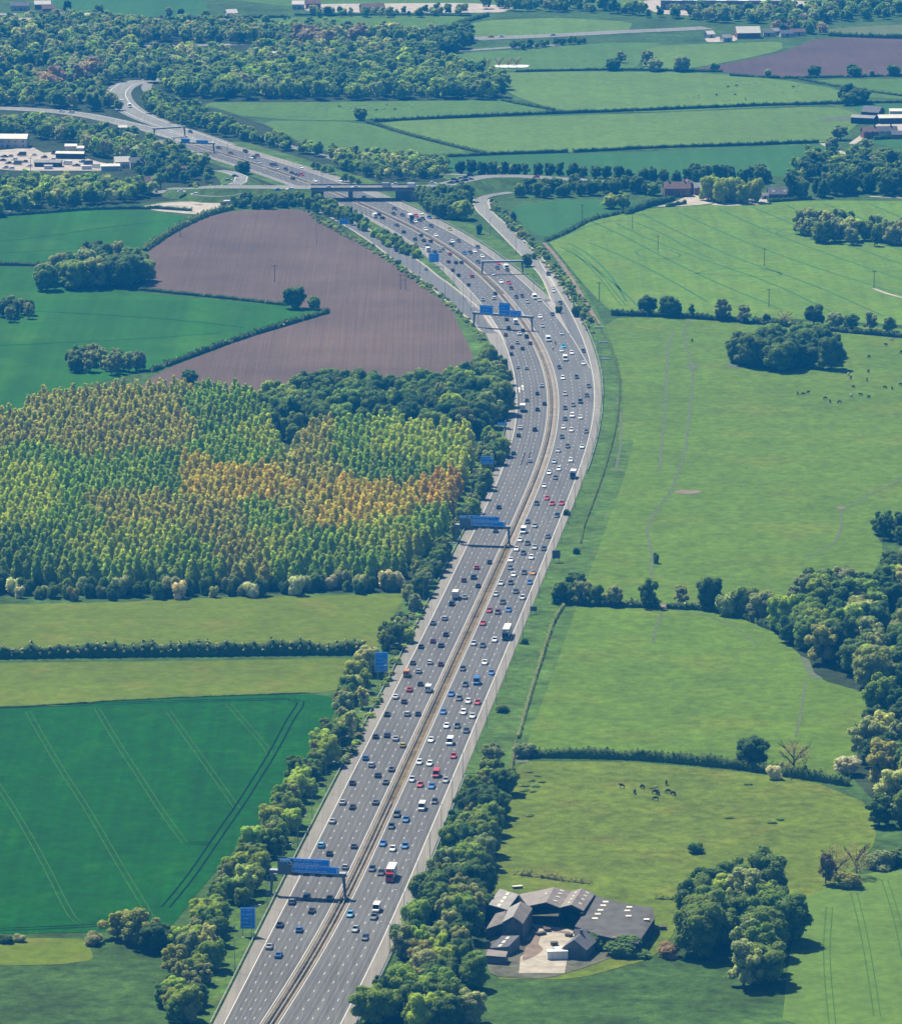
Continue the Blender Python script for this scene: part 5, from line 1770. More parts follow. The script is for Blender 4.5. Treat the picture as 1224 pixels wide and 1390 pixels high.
# ------------------------------------------------------------ hedges
def hedge(s, w, h, tint, label, seed=0, flower=0.0, gaps=0.0, name="hedge", cards=22, zf=0):
    r = np.random.default_rng(seed + 500)
    pts = resample(smooth_line(GP(s), 1), max(1.6, w * .8))
    o0 = pts[0].copy()
    ns = normals2(pts)
    V, F, n = [], [], 0
    K = 6
    prof = [(-.5, 0), (-.52, .55), (-.3, .95), (.3, 1.0), (.52, .55), (.5, 0)]
    for p, nn in zip(pts, ns):
        hh = h * r.uniform(.72, 1.2) * (0.35 if r.random() < gaps else 1)
        ww = w * r.uniform(.8, 1.2)
        for a, b in prof:
            q = p - o0 + nn * a * ww * r.uniform(.85, 1.15)
            V.append((q.x + r.uniform(-.15, .15), q.y + r.uniform(-.15, .15), b * hh * r.uniform(.88, 1.12)))
    m_ = len(pts)
    for i in range(m_ - 1):
        for k in range(K - 1):
            a, b, c, d = K * i + k, K * (i + 1) + k, K * (i + 1) + k + 1, K * i + k + 1
            F += [(a, d, c), (a, c, b)]
    V = np.array(V)
    nc = int(m_ * max(1.6, w * .8) * (70 if flower > .3 else cards))
    idx = r.integers(0, m_ * K, nc)
    c = V[idx] + r.normal(size=(nc, 3)) * .15
    c[:, 2] += np.where(V[idx][:, 2] > h * .4, .22, 0)
    d = r.normal(size=(nc, 3, 3)) * min(.30, w * .12)
    off = len(V)
    tri = (c[:, None, :] + d).reshape(-1, 3)
    tri[:, 2] = np.maximum(tri[:, 2], 0)
    base = np.array([*(q * .62 for q in jit(TINT[tint], RND)), 1.0])
    T = np.tile(base, (len(V) + len(tri), 1)) * np.r_[1.0, 1.0, 1.0, 1.0]
    T[off:, :3] *= np.repeat(r.uniform(.7, 1.45, (nc, 1)), 3, 0)
    if flower:
        k = r.random(nc) < flower
        k &= V[idx][:, 2] > h * .4
        T[off:][np.repeat(k, 3)] = [*(q * .75 for q in TINT['blossom']), 1]
    V = np.concatenate([V, tri])
    F = np.concatenate([np.array(F), np.arange(len(tri)).reshape(-1, 3) + off])
    o = link(name, mesh_np(name, V, F, M['leaf_mass'], T))
    o.location = o0
    tag(o, label, "hedge")
    return o


HEDGES = """-20,893 150,890 300,889 400,887 470,888 494,886|4.2|4.2|dark|tall hedge speckled with white blossom between the two grass strips|.5|0
706,1027 850,1029 950,1038 1000,1043 1060,1053 1100,1058 1150,1066|2.6|3|oak|trimmed dark hedge between the middle and lower pastures|0|0
196,341 215,328 240,312 265,300 290,290 316,284|3|2.8|oak|hedge along the upper left side of the ploughed field|.08|0
190,394 260,401 330,408 388,415|1.8|1.5|dark|thin hedge from the big clump to the lone oak|0|.1
205,505 250,488 330,459 390,441 445,425|2.6|2|dark|hedge along the lower left side of the ploughed field|.05|.05
-20,295 60,290 120,285 200,283 260,287|2|1.8|dark|hedge above the upper left wheat field|0|0
-20,360 50,361 62,363|2.2|2|dark|short hedge at the left edge above the wheat|0|0
-20,575 12,577|2.5|2|dark|short dark hedge left of the plantation|0|0
830,428 900,430 1000,437 1100,447 1240,460|3.2|2.6|dark|hedge under the row of trees below the barley|.06|.05
742,328 775,314 800,299 840,291 880,279 905,274|2.2|1.8|dark|hedge curving round the top of the barley field|0|.15
850,291 880,280 912,272|3.5|3|dark|thick dark hedge ending at the farm drive|0|0
750,820 850,824 895,825|2.6|2.4|dark|hedge under the trees below the big pasture|.1|0
905,826 960,828 1010,838 1050,856|3|2.4|dark|hedge from the gap to the right-hand wood|.2|0
500,166 600,161 740,155 860,151|2.2|1.9|dark|long hedge running right from the lone far tree|0|0
862,151 960,147 1060,143 1150,141|2.2|2|dark|long far hedge ending near the farm track|0|0
497,166 540,180 600,196 662,210|2|1.7|dark|diagonal far hedge between two pastures|0|0
572,215 660,211 770,207|2.2|1.9|dark|far hedge from the diagonal hedge to a gap|0|0
778,207 900,201 1000,198 1110,194|2.2|1.9|dark|long far hedge above the even row of trees|0|0
682,137 710,143 752,150|2|1.6|dark|short hedge sloping down from the dark wood|0|0
700,98 780,96 840,95 980,98|2|1.5|dark|hedge above the sheep pasture|0|0
990,103 1060,107 1150,105 1240,103|2|1.7|dark|hedge under the round trees by the far ploughed field|0|.1
1085,108 1150,121 1240,133|1.6|1.4|dark|thin hedge running down from the far round trees|0|0
1190,53 1124,49 1240,53|2.6|3|oak|bushy hedge along the top of the far ploughed field|0|0
150,27 280,26 390,24|2|1.8|dark|straight hedge across the top left fields|0|0
560,48 600,40 640,28 662,22|3|2.4|dark|hedge climbing between two top fields|0|0
400,21 560,21 640,22|1.8|1.4|dark|hedge at the back of the top centre field|0|0
1152,141 1190,140 1240,139|1.8|1.6|dark|hedge above the right-hand farm|0|0
1185,190 1240,187|2|2|dark|hedge in front of the right-hand farm|0|0
1042,275 1100,271|2|2|dark|clipped hedge in front of the grey-roofed house|0|0
905,281 930,277|2|2|dark|clipped hedge in front of the brown-roofed house|0|0
890,1220 930,1222|2|1.2|mid|low broken hedge right of the long dark roof|0|.2
765,823 752,842 743,868 733,900 722,935 712,970 703,1003|1.1|1.3|grey|narrow pale hedge curving down the left side of the middle pasture|0|0
700,1008 694,1045 688,1090 684,1110|.9|1.1|grey|narrow pale hedge below the lower hedge corner|0|0
806,432 818,452 832,480 840,515 841,545 834,590 820,640 806,680 793,712 788,738|.6|.8|mid|thin dark hedge following the bend along the big pasture|0|0
-20,962 60,958 200,949 420,941|.8|.5|mid|low grassy edge line above the dark wheat field|0|0
1100,398 1110,402 1150,410|.6|.5|mid|faint ridge of tall grass in the barley|0|0
700,1187 730,1190 770,1196 800,1199|2.6|1.0|olive|strip of tall weeds behind the barns|0|.3"""
for i, ln in enumerate(HEDGES.split('\n')):
    s, w, h, tt, lb, fl, gp = ln.split('|')
    if 'faint' in lb or 'bushy hedge along' in lb and False:
        continue
    if s.startswith('1190'):
        s = "1124,49 1190,52 1240,53"
    hedge(s, float(w), float(h), tt, lb, i, float(fl), float(gp))
# weed tufts in the lower pasture
for i, (x, y) in enumerate(((717, 1048), (730, 1054), (722, 1060), (736, 1062), (713, 1067), (726, 1068), (712, 1074), (723, 1075), (719, 1108), (886, 1070), (1047, 1117), (1014, 1065), (990, 1111), (1059, 1113))):
    p = G(x, y)
    tree(p.x, p.y, .8, 1.7 + .5 * RND.random(), 'mid', "%s patch of nettles in the lower pasture counting from its top left" % ordn(i), 'shrub', 'nettle_patch', 'nettles', 'nettle patches in the lower pasture')
# ------------------------------------------------------------ buildings
def roof_piece(parent, pts, mat, th=.18, name="roof"):
    """a flat roof slope given by its corners (world minus the building's origin)"""
    pts = [Vector(p) for p in pts]
    n = (pts[1] - pts[0]).cross(pts[-1] - pts[0])
    if n.z < 0:
        pts = pts[::-1]
        n = -n
    n.normalize()
    k = len(pts)
    m = MB()
    m.add(pts + [p - Vector((0, 0, th)) for p in pts], [tuple(range(k)), tuple(range(2 * k - 1, k - 1, -1))] + [(i, k + i, k + (i + 1) % k, (i + 1) % k) for i in range(k)])
    return m.build(name, M[mat], parent), n


def skylights(parent, pts, n, spots, w=.09, h=.10, mat='skylight'):
    """small panels on a roof quad; spots in the quad's own 0..1 coordinates"""
    a, b, c, d = (Vector(p) for p in pts)
    for u, v in spots:
        def Q(s, t):
            return (a * (1 - s) * (1 - t) + b * s * (1 - t) + c * s * t + d * (1 - s) * t) + Vector((0, 0, .07))
        q = [Q(u - w, v - h), Q(u + w, v - h), Q(u + w, v + h), Q(u - w, v + h)]
        m = MB()
        m.add(q, [(0, 1, 2, 3), (3, 2, 1, 0)])
        m.build("skylight", M[mat], parent)


def wall_between(parent, p, q, z0, zp, zq, mat, th=.25, name="wall"):
    p, q = Vector(p), Vector(q)
    d = Vector((q.x - p.x, q.y - p.y, 0)).normalized()
    n = Vector((-d.y, d.x, 0)) * th / 2
    m = MB()
    vs = []
    for s in (-1, 1):
        vs += [(p.x + n.x * s, p.y + n.y * s, z0), (q.x + n.x * s, q.y + n.y * s, z0), (q.x + n.x * s, q.y + n.y * s, zq), (p.x + n.x * s, p.y + n.y * s, zp)]
    m.add(vs, [(0, 1, 2, 3), (7, 6, 5, 4), (0, 4, 5, 1), (1, 5, 6, 2), (2, 6, 7, 3), (3, 7, 4, 0)])
    return m.build(name, M[mat], parent)


def barn(label, s, roofmat, wallmat, open_sides=(), sky=(), cat="barn", name="barn"):
    """flat-sloped roof from corners 'x,y,z ...' with walls under its edges"""
    pts = GZ(s)
    o = Vector((sum(p.x for p in pts) / len(pts), sum(p.y for p in pts) / len(pts), 0))
    t = thing(name, o, label, cat, None)
    pts = [p - o for p in pts]
    r, n = roof_piece(t, pts, roofmat)
    k = len(pts)
    for i in range(k):
        if i in open_sides:
            continue
        p, q = pts[i] * .985, pts[(i + 1) % k] * .985
        wall_between(t, p, q, 0, pts[i].z - .22, pts[(i + 1) % k].z - .22, wallmat)
    if sky:
        skylights(r, pts[:4], n, sky)
    return t


def gable(label, cx_px, cy_px, L, W, He, Hr, ang, roofmat, wallmat, cat="house", name="house", chim=0, windows=0, sky=0, open_end=False):
    """gabled building: centre on the ground in the photograph, length L along its ridge at angle ang"""
    o = G(cx_px, cy_px)
    t = thing(name, o, label, cat, None, ang)
    ov = .35
    m = MB()
    l, w = L / 2, W / 2
    m.add([(-l, -w, 0), (l, -w, 0), (l, w, 0), (-l, w, 0), (-l, -w, He), (l, -w, He), (l, w, He), (-l, w, He), (-l, 0, Hr - .12), (l, 0, Hr - .12)],
          [(0, 1, 5, 4), (2, 3, 7, 6), (1, 2, 6, 9, 5), (3, 0, 4, 8, 7)])
    m.build("wall", M[wallmat], t)
    dz = (Hr - He) / w * ov
    for sg in (-1, 1):
        pts = [(-l - ov, sg * (w + ov), He - dz), (l + ov, sg * (w + ov), He - dz), (l + ov, 0, Hr), (-l - ov, 0, Hr)]
        r, n = roof_piece(t, pts, roofmat)
        if sky:
            skylights(r, pts, n, [((i + .5) / sky, .45) for i in range(sky)], w=.035 * 4 / max(sky, 3), h=.12)
    for i in range(chim):
        m = MB()
        m.box(((-.6 + 1.2 * i) * l if chim > 1 else .4 * l, 0, Hr + .3), (.9, .7, 1.6))
        m.build("chimney", M['darkconc'], t)
    for row in range(2 if He > 4 else 1):
        for i in range(windows):
            x = -l + L * (i + .5) / windows
            z = 1.5 + 2.7 * row
            m = MB()
            m.box((x, -w - .02, z), (1.2, .1, 1.15))
            f = m.build("window", M['render'], t)
            m = MB()
            m.box((x, -w - .06, z), (1.0, .06, .95))
            m.build("pane", M['glass'], f)
    if windows:
        m = MB()
        m.box((l * .1, -w - .04, 1.05), (1.0, .1, 2.1))
        m.build("door", M['timber'], t)
    return t


# --- the farm at the bottom ----------------------------------------------
sheet("farm_earth", smooth_poly(GP("664,1230 710,1214 812,1218 882,1242 868,1286 800,1312 740,1330 664,1326 658,1290"), 2), M['earthdark'], .22)
sheet("farm_yard", GP("719,1254 740,1258 783,1263 777,1276 770,1300 766,1322 704,1322 706,1300 728,1284 733,1268"), M['yard'], .26)
barn("pale grey sloping-roofed barn with four skylight strips at the farm's top left", "663,1227.7,5.2 688,1235,5.2 704,1214,6.4 678,1206.3,6.4", 'rooflight', 'timber',
     sky=((.5, .12), (.5, .36), (.5, .60), (.5, .84)))
# twin-span open barn
for lab, ridge, le, re_, roof, nm in (
        ("left span of the open-fronted twin barn behind the yard, three skylights each side", (752, 1204.3, 740.8, 1224.7), (704, 1214, 716, 1230), (775.5, 1209.4, 759.2, 1231.9), 'roofgrey', 0),
        ("right span of the open-fronted twin barn with yellowed skylights", (789.6, 1205.7, 775.2, 1227.9), (775.5, 1209.4, 759.2, 1231.9), (807.3, 1213.5, 791.6, 1236.4), 'roofgrey', 1)):
    He, Hr = 6.0, 8.2
    R0, R1 = G(ridge[0], ridge[1], Hr), G(ridge[2], ridge[3], Hr)
    A0, A1 = G(le[0], le[1], He), G(le[2], le[3], He)
    B0, B1 = G(re_[0], re_[1], He), G(re_[2], re_[3], He)
    o = (R0 + R1) / 2
    o.z = 0
    t = thing("barn", o, lab, "barn")
    q = [p - o for p in (A1, A0, R0, R1)]
    r1, n1 = roof_piece(t, q, roof)
    skylights(r1, q, n1, [(.2, .35), (.42, .35), (.64, .35), (.2, .75), (.42, .75), (.64, .75)] if nm == 0 else [(.2, .6), (.4, .6), (.6, .6), (.8, .6)], w=.035, h=.09)
    q = [p - o for p in (R1, R0, B0, B1)]
    r2, n2 = roof_piece(t, q, roof)
    skylights(r2, q, n2, [(.25, .5), (.5, .5), (.72, .5), (.9, .5)], w=.035, h=.13)
    m = MB()
    for side in ((A1, R1, B1),):
        a, c, b = (p - o for p in side)
        m.add([(a.x, a.y + .3, a.z - .25), (b.x, b.y + .3, b.z - .25), (c.x, c.y + .3, c.z - .25)], [(0, 1, 2), (2, 1, 0)])
    m.build("gable_cladding", M['timber'], t)
    wall_between(t, (A0 - o) * .99, (B0 - o) * .99, 0, He - .3, He - .3, 'timber', name="back_wall")
    wall_between(t, (A0 - o) * .99, (A1 - o) * .99, 0, He - .3, He - .3, 'timber', name="side_wall")
    wall_between(t, (B0 - o) * .99, (B1 - o) * .99, 0 if nm else He - 1.2, He - .3, He - .3, 'timber', name="side_wall")
    for p in (A1 - o, B1 - o):
        m = MB()
        m.box((p.x * .97, p.y + .5, He / 2 - .1), (.3, .3, He - .4))
        m.build("post", M['timber'], t)
# narrow gabled barn in front
He, Hr = 5.6, 8.2
R0, R1 = G(707, 1223.6, Hr), G(695.8, 1244, Hr)
A0, A1 = G(690, 1232, He), G(681.5, 1252, He)
B0, B1 = G(723, 1232.4, He), G(709.7, 1253.8, He)
o = (R0 + R1) / 2
o.z = 0
t = thing("barn", o, "narrow gabled brick barn facing the yard with pale left roof slope", "barn")
roof_piece(t, [p - o for p in (A1, A0, R0, R1)], 'rooflight')
roof_piece(t, [p - o for p in (R1, R0, B0, B1)], 'roofgrey')
f = [p - o for p in (A1, R1, B1)]
m = MB()
m.add([(f[0].x * .95, f[0].y + .4, 0), (f[2].x * .95, f[2].y + .4, 0), (f[2].x * .95, f[2].y + .4, He - .3), (f[1].x, f[1].y + .4, Hr - .3), (f[0].x * .95, f[0].y + .4, He - .3)], [(0, 1, 2, 3, 4), (4, 3, 2, 1, 0)])
m.build("front_wall", M['darkconc'], t)
m = MB()
m.box(((f[0].x + f[2].x) / 2, f[1].y + .3, 1.7), (3.0, .12, 3.4))
m.build("door", M['timber'], t)
for a, b in ((B0, B1), (A0, A1)):
    wall_between(t, (a - o) * .96, (b - o) * .96, 0, He - .3, He - .3, 'darkconc', name="side_wall")
barn("low dark lean-to left of the narrow gabled barn", "659.6,1261,3.6 681.6,1253.3,3.6 687,1236,5.2 672.4,1240,5.2", 'roofgrey', 'timber')
barn("lean-to with three white skylights in front of the narrow barn", "665.2,1287,3.0 689.7,1285,3.0 705,1269.8,4.4 680.5,1270.2,4.4", 'roofslate', 'darkconc', sky=((.45, .15), (.45, .48), (.45, .8)))
barn("small flat shed at the lower left corner of the farm", "659,1297,2.6 686,1299,2.6 689,1291.5,3.0 662,1288.5,3.0", 'roofgrey', 'darkconc')
# long dark roof at the right
t = barn("long low building with a dark roof and eight white skylights beside the farmyard", "779.8,1257.3,4.3 815,1270,4.6 838,1224.6,5.6 808,1215.5,5.3", 'roofdark', 'timber', open_sides=(1,),
         name="long_shed", cat="shed")
t1 = t
t2 = barn("right half of the long dark-roofed building, sagging along its front edge", "815,1270,4.6 865.4,1281,4.3 888,1247,4.4 885.7,1232.5,5.0 838,1224.6,5.6", 'roofdark', 'timber', open_sides=(4,), name="long_shed", cat="shed")
r = [c for c in t2.children if c.name.startswith("roof")][0]
off = t2.location
def sk_px(x, y, z, w=1.6, d=1.5, tt=None):
    off = (tt or t2).location
    r = [c for c in (tt or t2).children if c.name.startswith('roof')][0]
    p = G(x, y, z) - off
    m = MB()
    m.add([(p.x - w / 2, p.y - d / 2, p.z), (p.x + w / 2, p.y - d / 2, p.z), (p.x + w / 2, p.y + d / 2, p.z), (p.x - w / 2, p.y + d / 2, p.z)], [(0, 1, 2, 3)])
    m.build("skylight", M['skylight'], r)
for x, y in ((853.7, 1231), (851, 1235.8), (852.8, 1243), (877, 1247.5)):
    sk_px(x, y, 5.62 - (y - 1225) * .018, 1.7, 1.6)
for x, y in ((821.5, 1223.8), (818.3, 1228.7), (814.5, 1235), (811, 1240.3), (807.2, 1246.3)):
    sk_px(x, y, 5.62 - (y - 1216) * .022, 1.7, 1.6, t1)
m = MB()
p = G(845, 1273, 4.75) - off
m.box((p.x, p.y, p.z), (6.5, 1.6, .5))
m.build("moss_strip", M['earth'], r)
gable("small slate-roofed cottage at the bottom of the farmyard", 786, 1296, 10, 7, 3.4, 6.0, 1.25, 'roofslate', 'darkconc', windows=0, chim=1)
gable("grey-roofed outhouse attached behind the small cottage", 793, 1282, 5.5, 5, 3.0, 4.8, .1, 'roofslate', 'darkconc', name="outhouse", cat="outhouse")


def crate_box(name, cat, label, x, y, sx, sy, sz, mat, rz=0.1, lid=None):
    t = thing(name, G(x, y), label, cat, None, rz)
    m = MB()
    m.box((0, 0, sz / 2), (sx, sy, sz))
    m.build("body", M[mat], t)
    m = MB()
    m.box((0, 0, sz + .08), (sx + .15, sy + .15, .16))
    m.build("lid", M[lid or mat], t)
    m = MB()
    for k in (-1, 1):
        m.box((k * sx * .25, -sy / 2 - .04, sz / 2), (.08, .08, sz * .9))
    m.build("door_bars", M['steel'], t)
    return t


crate_box("container", "container", "white storage container at the bottom of the farmyard", 756, 1302, 6, 2.5, 2.6, 'lorrywhite')
crate_box("trailer_box", "trailer", "pale trailer body beside the white container", 762, 1296, 4.5, 2.2, 2.2, 'render', .4)
rf = random.Random(77)
sheet("yard_dirt", smooth_poly(GP("722,1262 735,1268 730,1282 738,1290 725,1300 708,1306 712,1288 724,1276"), 2), M['earth'], .285)
sheet("yard_dirt", smooth_poly(GP("745,1262 775,1266 772,1269 748,1266"), 2), M['earth'], .285)
for i, (x, y, lb) in enumerate(((734, 1270, "dark straw bale pile at the mouth of the open barn"), (742, 1264, "low feed trough along the twin barn's front"), (772, 1272, "stack of timber beside the long dark roof"), (715, 1278, "heap of farm rubbish against the narrow barn"),
                                (899, 1262, "old dark trailer on grass right of the long shed"), (752, 1284, "small farm trailer parked on the pale yard"))):
    crate_box("farm_trailer" if 'trailer' in lb else "bale_stack", "farm trailer" if 'trailer' in lb else "stack", lb, x, y, rf.uniform(1.6, 3.4), rf.uniform(1.2, 1.8), rf.uniform(.8, 1.5), rf.choice(['wood', 'earth', 'timber', 'steel']), rf.uniform(0, 2), 'wood')
crate_box("scrap_heap", "scrap", "rusty scrap pieces on grass behind the barns", 702, 1206, 3, 1.2, .7, 'earth', .3, 'render')

# --- houses by the road beyond the barley --------------------------------
gable("brick house with a brown roof and two chimneys beside the drive", 918, 266, 15, 8.5, 5.2, 8.4, .08, 'rooftile', 'brick', chim=2, windows=4)
gable("lower rear wing of the brown-roofed brick house", 933, 262, 8, 8, 5.0, 8.0, 1.6, 'rooftile', 'brick', chim=1, windows=2)
gable("house with a pale blue-grey roof right of the brown-roofed house", 951, 264, 8.5, 7, 4.6, 7.0, .1, 'rooflight', 'brick', windows=2)
gable("long bungalow with a grey roof and three rooflights behind the clipped hedge", 1064, 268, 19, 9, 2.8, 6.2, .05, 'roofslate', 'brick', windows=4, sky=3)
gable("small white outbuilding left of the grey-roofed bungalow", 1037, 270, 4, 3, 2.4, 3.6, .1, 'rooflight', 'render', name="outbuilding", cat="outbuilding", windows=1)
gable("cottage with a pale roof among trees at the right edge", 1173, 223, 13, 7, 3.0, 5.5, .1, 'rooflight', 'brick', windows=2)
# --- the farm at the right edge --------------------------------------------
gable("blue-grey flat-pitched shed at the left end of the far farm", 1172, 167, 15, 9, 4.0, 5.2, -.35, 'rooflight', 'timber', name="barn", cat="barn")
gable("dark gabled barn behind the blue-grey shed", 1184, 160, 12, 10, 4.5, 7.6, -.5, 'roofslate', 'timber', name="barn", cat="barn")
gable("long pale-roofed shed of the far farm at the right edge", 1213, 167, 21, 9, 4.0, 5.6, .1, 'roofwhite', 'timber', name="barn", cat="barn")
gable("white-roofed shed behind the long pale one", 1219, 158, 12, 7, 4.0, 5.2, .0, 'roofwhite', 'render', name="barn", cat="barn")
gable("red-brown roofed farmhouse beside the lawn", 1181, 187, 11, 8, 4.4, 7.2, .2, 'rooftile', 'brick', chim=1, windows=3)
gable("white-gabled farmhouse at the right edge", 1203, 187, 12, 7, 4.6, 7.4, .1, 'roofslate', 'render', chim=1, windows=3)
gable("low slate shed beside the white-gabled farmhouse", 1219, 188, 9, 6, 3, 5, .0, 'roofslate', 'brick', name="shed", cat="shed")
crate_box("storage_tank", "tank", "small white tank behind the far farm's sheds", 1209, 155, 2.5, 2.5, 3.2, 'lorrywhite')

# --- top of the view --------------------------------------------------------
gable("white-roofed barn above the far ploughed field", 1014, 51, 17, 11, 4.2, 8.2, .12, 'roofwhite', 'brick', name="barn", cat="barn")
for i, (x, y, l_, mt, lb) in enumerate(((1042, 49, 7, 'roofslate', "small dark shed right of the white-roofed barn"), (1054, 47, 8, 'rooflight', "pale-roofed shed two right of the white-roofed barn"),
                                       (1066, 50, 9, 'roofslate', "long slate shed among clutter right of the white barn"), (1081, 48, 11, 'rooftile', "farmhouse at the right end of the far barn group"),
                                       (985, 56, 7, 'rooflight', "low pale shed left of the white-roofed barn"), (962, 51, 6, 'roofwhite', "tiny white-roofed shed by the track left of the barn"))):
    gable(lb, x, y, l_, 6, 3, 5, .1 * i, mt, 'render', name="shed", cat="shed", windows=1)
wh = thing("warehouse", G(985, 12), "very long warehouse with a striped cream roof at the top edge", "warehouse", None, -.03)
for k in range(12):
    m = MB()
    x0 = -50 + k * 8.4
    m.add([(x0, -9, 7.2), (x0 + 8.2, -9, 7.2), (x0 + 8.2, 14, 9.6), (x0, 14, 9.6), (x0, -9, 7.0), (x0 + 8.2, -9, 7.0), (x0 + 8.2, 14, 9.4), (x0, 14, 9.4)],
          [(0, 1, 2, 3), (7, 6, 5, 4), (0, 4, 5, 1), (1, 5, 6, 2), (2, 6, 7, 3), (3, 7, 4, 0)])
    m.build("roof_bay", M['roofwhite' if k % 2 else 'yard'], wh)
m = MB()
m.box((0, 2, 3.45), (99, 21, 6.9))
m.build("wall", M['darkconc'], wh)
for k in range(9):
    m = MB()
    m.box((-44 + 11 * k, -8.6, 2.2), (4, .3, 4.2))
    m.build("dock_door", M['steel'], wh)
for i, (x, y, l_, rf, wl, lb) in enumerate(((28, 14, 14, 'roofslate', 'render', "white house among trees at the far top left"), (58, 12, 12, 'roofwhite', 'brick', "far top left house with a pale gable"),
                                    (66, 18, 10, 'rooftile', 'brick', "brown-roofed house right of the pale-gabled one"), (88, 27, 11, 'roofslate', 'brick', "slate-roofed house behind the far wood"),
                                    (122, 29, 7, 'roofwhite', 'render', "small cream building behind the far wood"), (314, 24, 8, 'roofwhite', 'render', "small white house below the pale path at the top"),
                                    (405, 12, 9, 'roofwhite', 'render', "white house at the top left of the far road"), (425, 11, 11, 'rooftile', 'brick', "brown-roofed house beside the far road"),
                                    (505, 16, 18, 'rooftile', 'brick', "long red shed beside the far road"), (372, 82, 5, 'roofwhite', 'render', "tiny white hut in the far wood"))):
    gable(lb, x, y, l_, 7, 4, 6.4, .15 * (i % 3), rf, wl, windows=2)
gable("long low shed with a flat cream roof at the left top edge", 18, 35, 40, 10, 5, 6, .0, 'yard', 'render', name="shed", cat="shed")
gable("short grey shed in front of the cream-roofed one", 6, 27, 18, 7, 4, 5, .0, 'rooflight', 'brick', name="shed", cat="shed")
# works and car park at the left
gable("large white works building at the left edge", 10, 199, 26, 14, 6, 8, -.05, 'roofwhite', 'render', name="works_building", cat="building", windows=6)
gable("long low canopy shed at the works yard", 96, 215, 17, 6, 3.5, 4.4, -.1, 'roofwhite', 'timber', name="shed", cat="shed")
gable("small white-roofed workshop among trees right of the works yard", 97, 206, 7, 6, 4, 5, .0, 'roofwhite', 'render', name="workshop", cat="workshop")
gable("narrow white building beside the small workshop", 110, 211, 4, 5, 5, 6, .0, 'roofwhite', 'render', name="workshop", cat="workshop")
gable("grey shed at the middle of the works yard", 66, 226, 16, 6, 3, 4.2, -.1, 'rooflight', 'timber', name="shed", cat="shed")
gable("pale house at the right end of the works", 166, 227, 9, 7, 4, 6.6, .2, 'roofwhite', 'render', windows=2)
gable("slate-roofed house among trees right of the works", 190, 228, 12, 8, 4, 6.6, .2, 'roofslate', 'render', windows=2)
gable("cream shed beside the works trees", 150, 231, 11, 6, 3, 4, .1, 'roofwhite', 'render', name="shed", cat="shed")
gable("white gabled house above the left wood", 32, 261, 8, 7, 4, 6.5, .3, 'rooftile', 'render', windows=2)
gable("pale house near the roundabout behind trees", 205, 254, 9, 7, 4, 6.6, .5, 'rooftile', 'render', windows=2)
gable("house with a red roof deep in trees by the roundabout", 238, 242, 13, 8, 4.5, 7.5, .1, 'rooftile', 'render', windows=3)
gable("white cabin beside the far carriageway", 167, 185, 5, 4, 6, 7, .1, 'roofwhite', 'render', name="cabin", cat="cabin")
for i, (x, y, sx, lb) in enumerate(((8, 292, 5, "white van-sized box at the left edge of the wood"), (66, 229.5, 5, "white box in the works yard"), (118, 230, 6, "cream box right of the works yard"), (310, 277.5, 5, "white skip on the gravel yard's right end"),
                                    (303, 279, 3, "orange-brown skip beside the white one"))):
    crate_box("skip", "skip", lb, x, y, sx, 2.5, 2.2, 'earth' if 'orange' in lb else 'lorrywhite')
sheet("pool", smooth_poly(GP("672,89 718,89 714,92 674,92"), 2), M['signwhite'], .3)


# ------------------------------------------------------------ vehicles
def loft(st, mat_i=0):
    """st: list of (y, half width bottom, half width top, z bottom, z top) along the length"""
    vs, fs = [], []
    for y, wb, wt, zb, zt in st:
        zm = zb + (zt - zb) * .55
        vs += [(-wb, y, zb), (wb, y, zb), (wb * 1.01, y, zm), (wt, y, zt), (-wt, y, zt), (-wb * 1.01, y, zm)]
    n = len(st)
    for i in range(n - 1):
        for k in range(6):
            fs.append((6 * i + k, 6 * i + (k + 1) % 6, 6 * i + 6 + (k + 1) % 6, 6 * i + 6 + k))
    fs.append(tuple(range(5, -1, -1)))
    fs.append(tuple(range(6 * n - 6, 6 * n)))
    return vs, fs


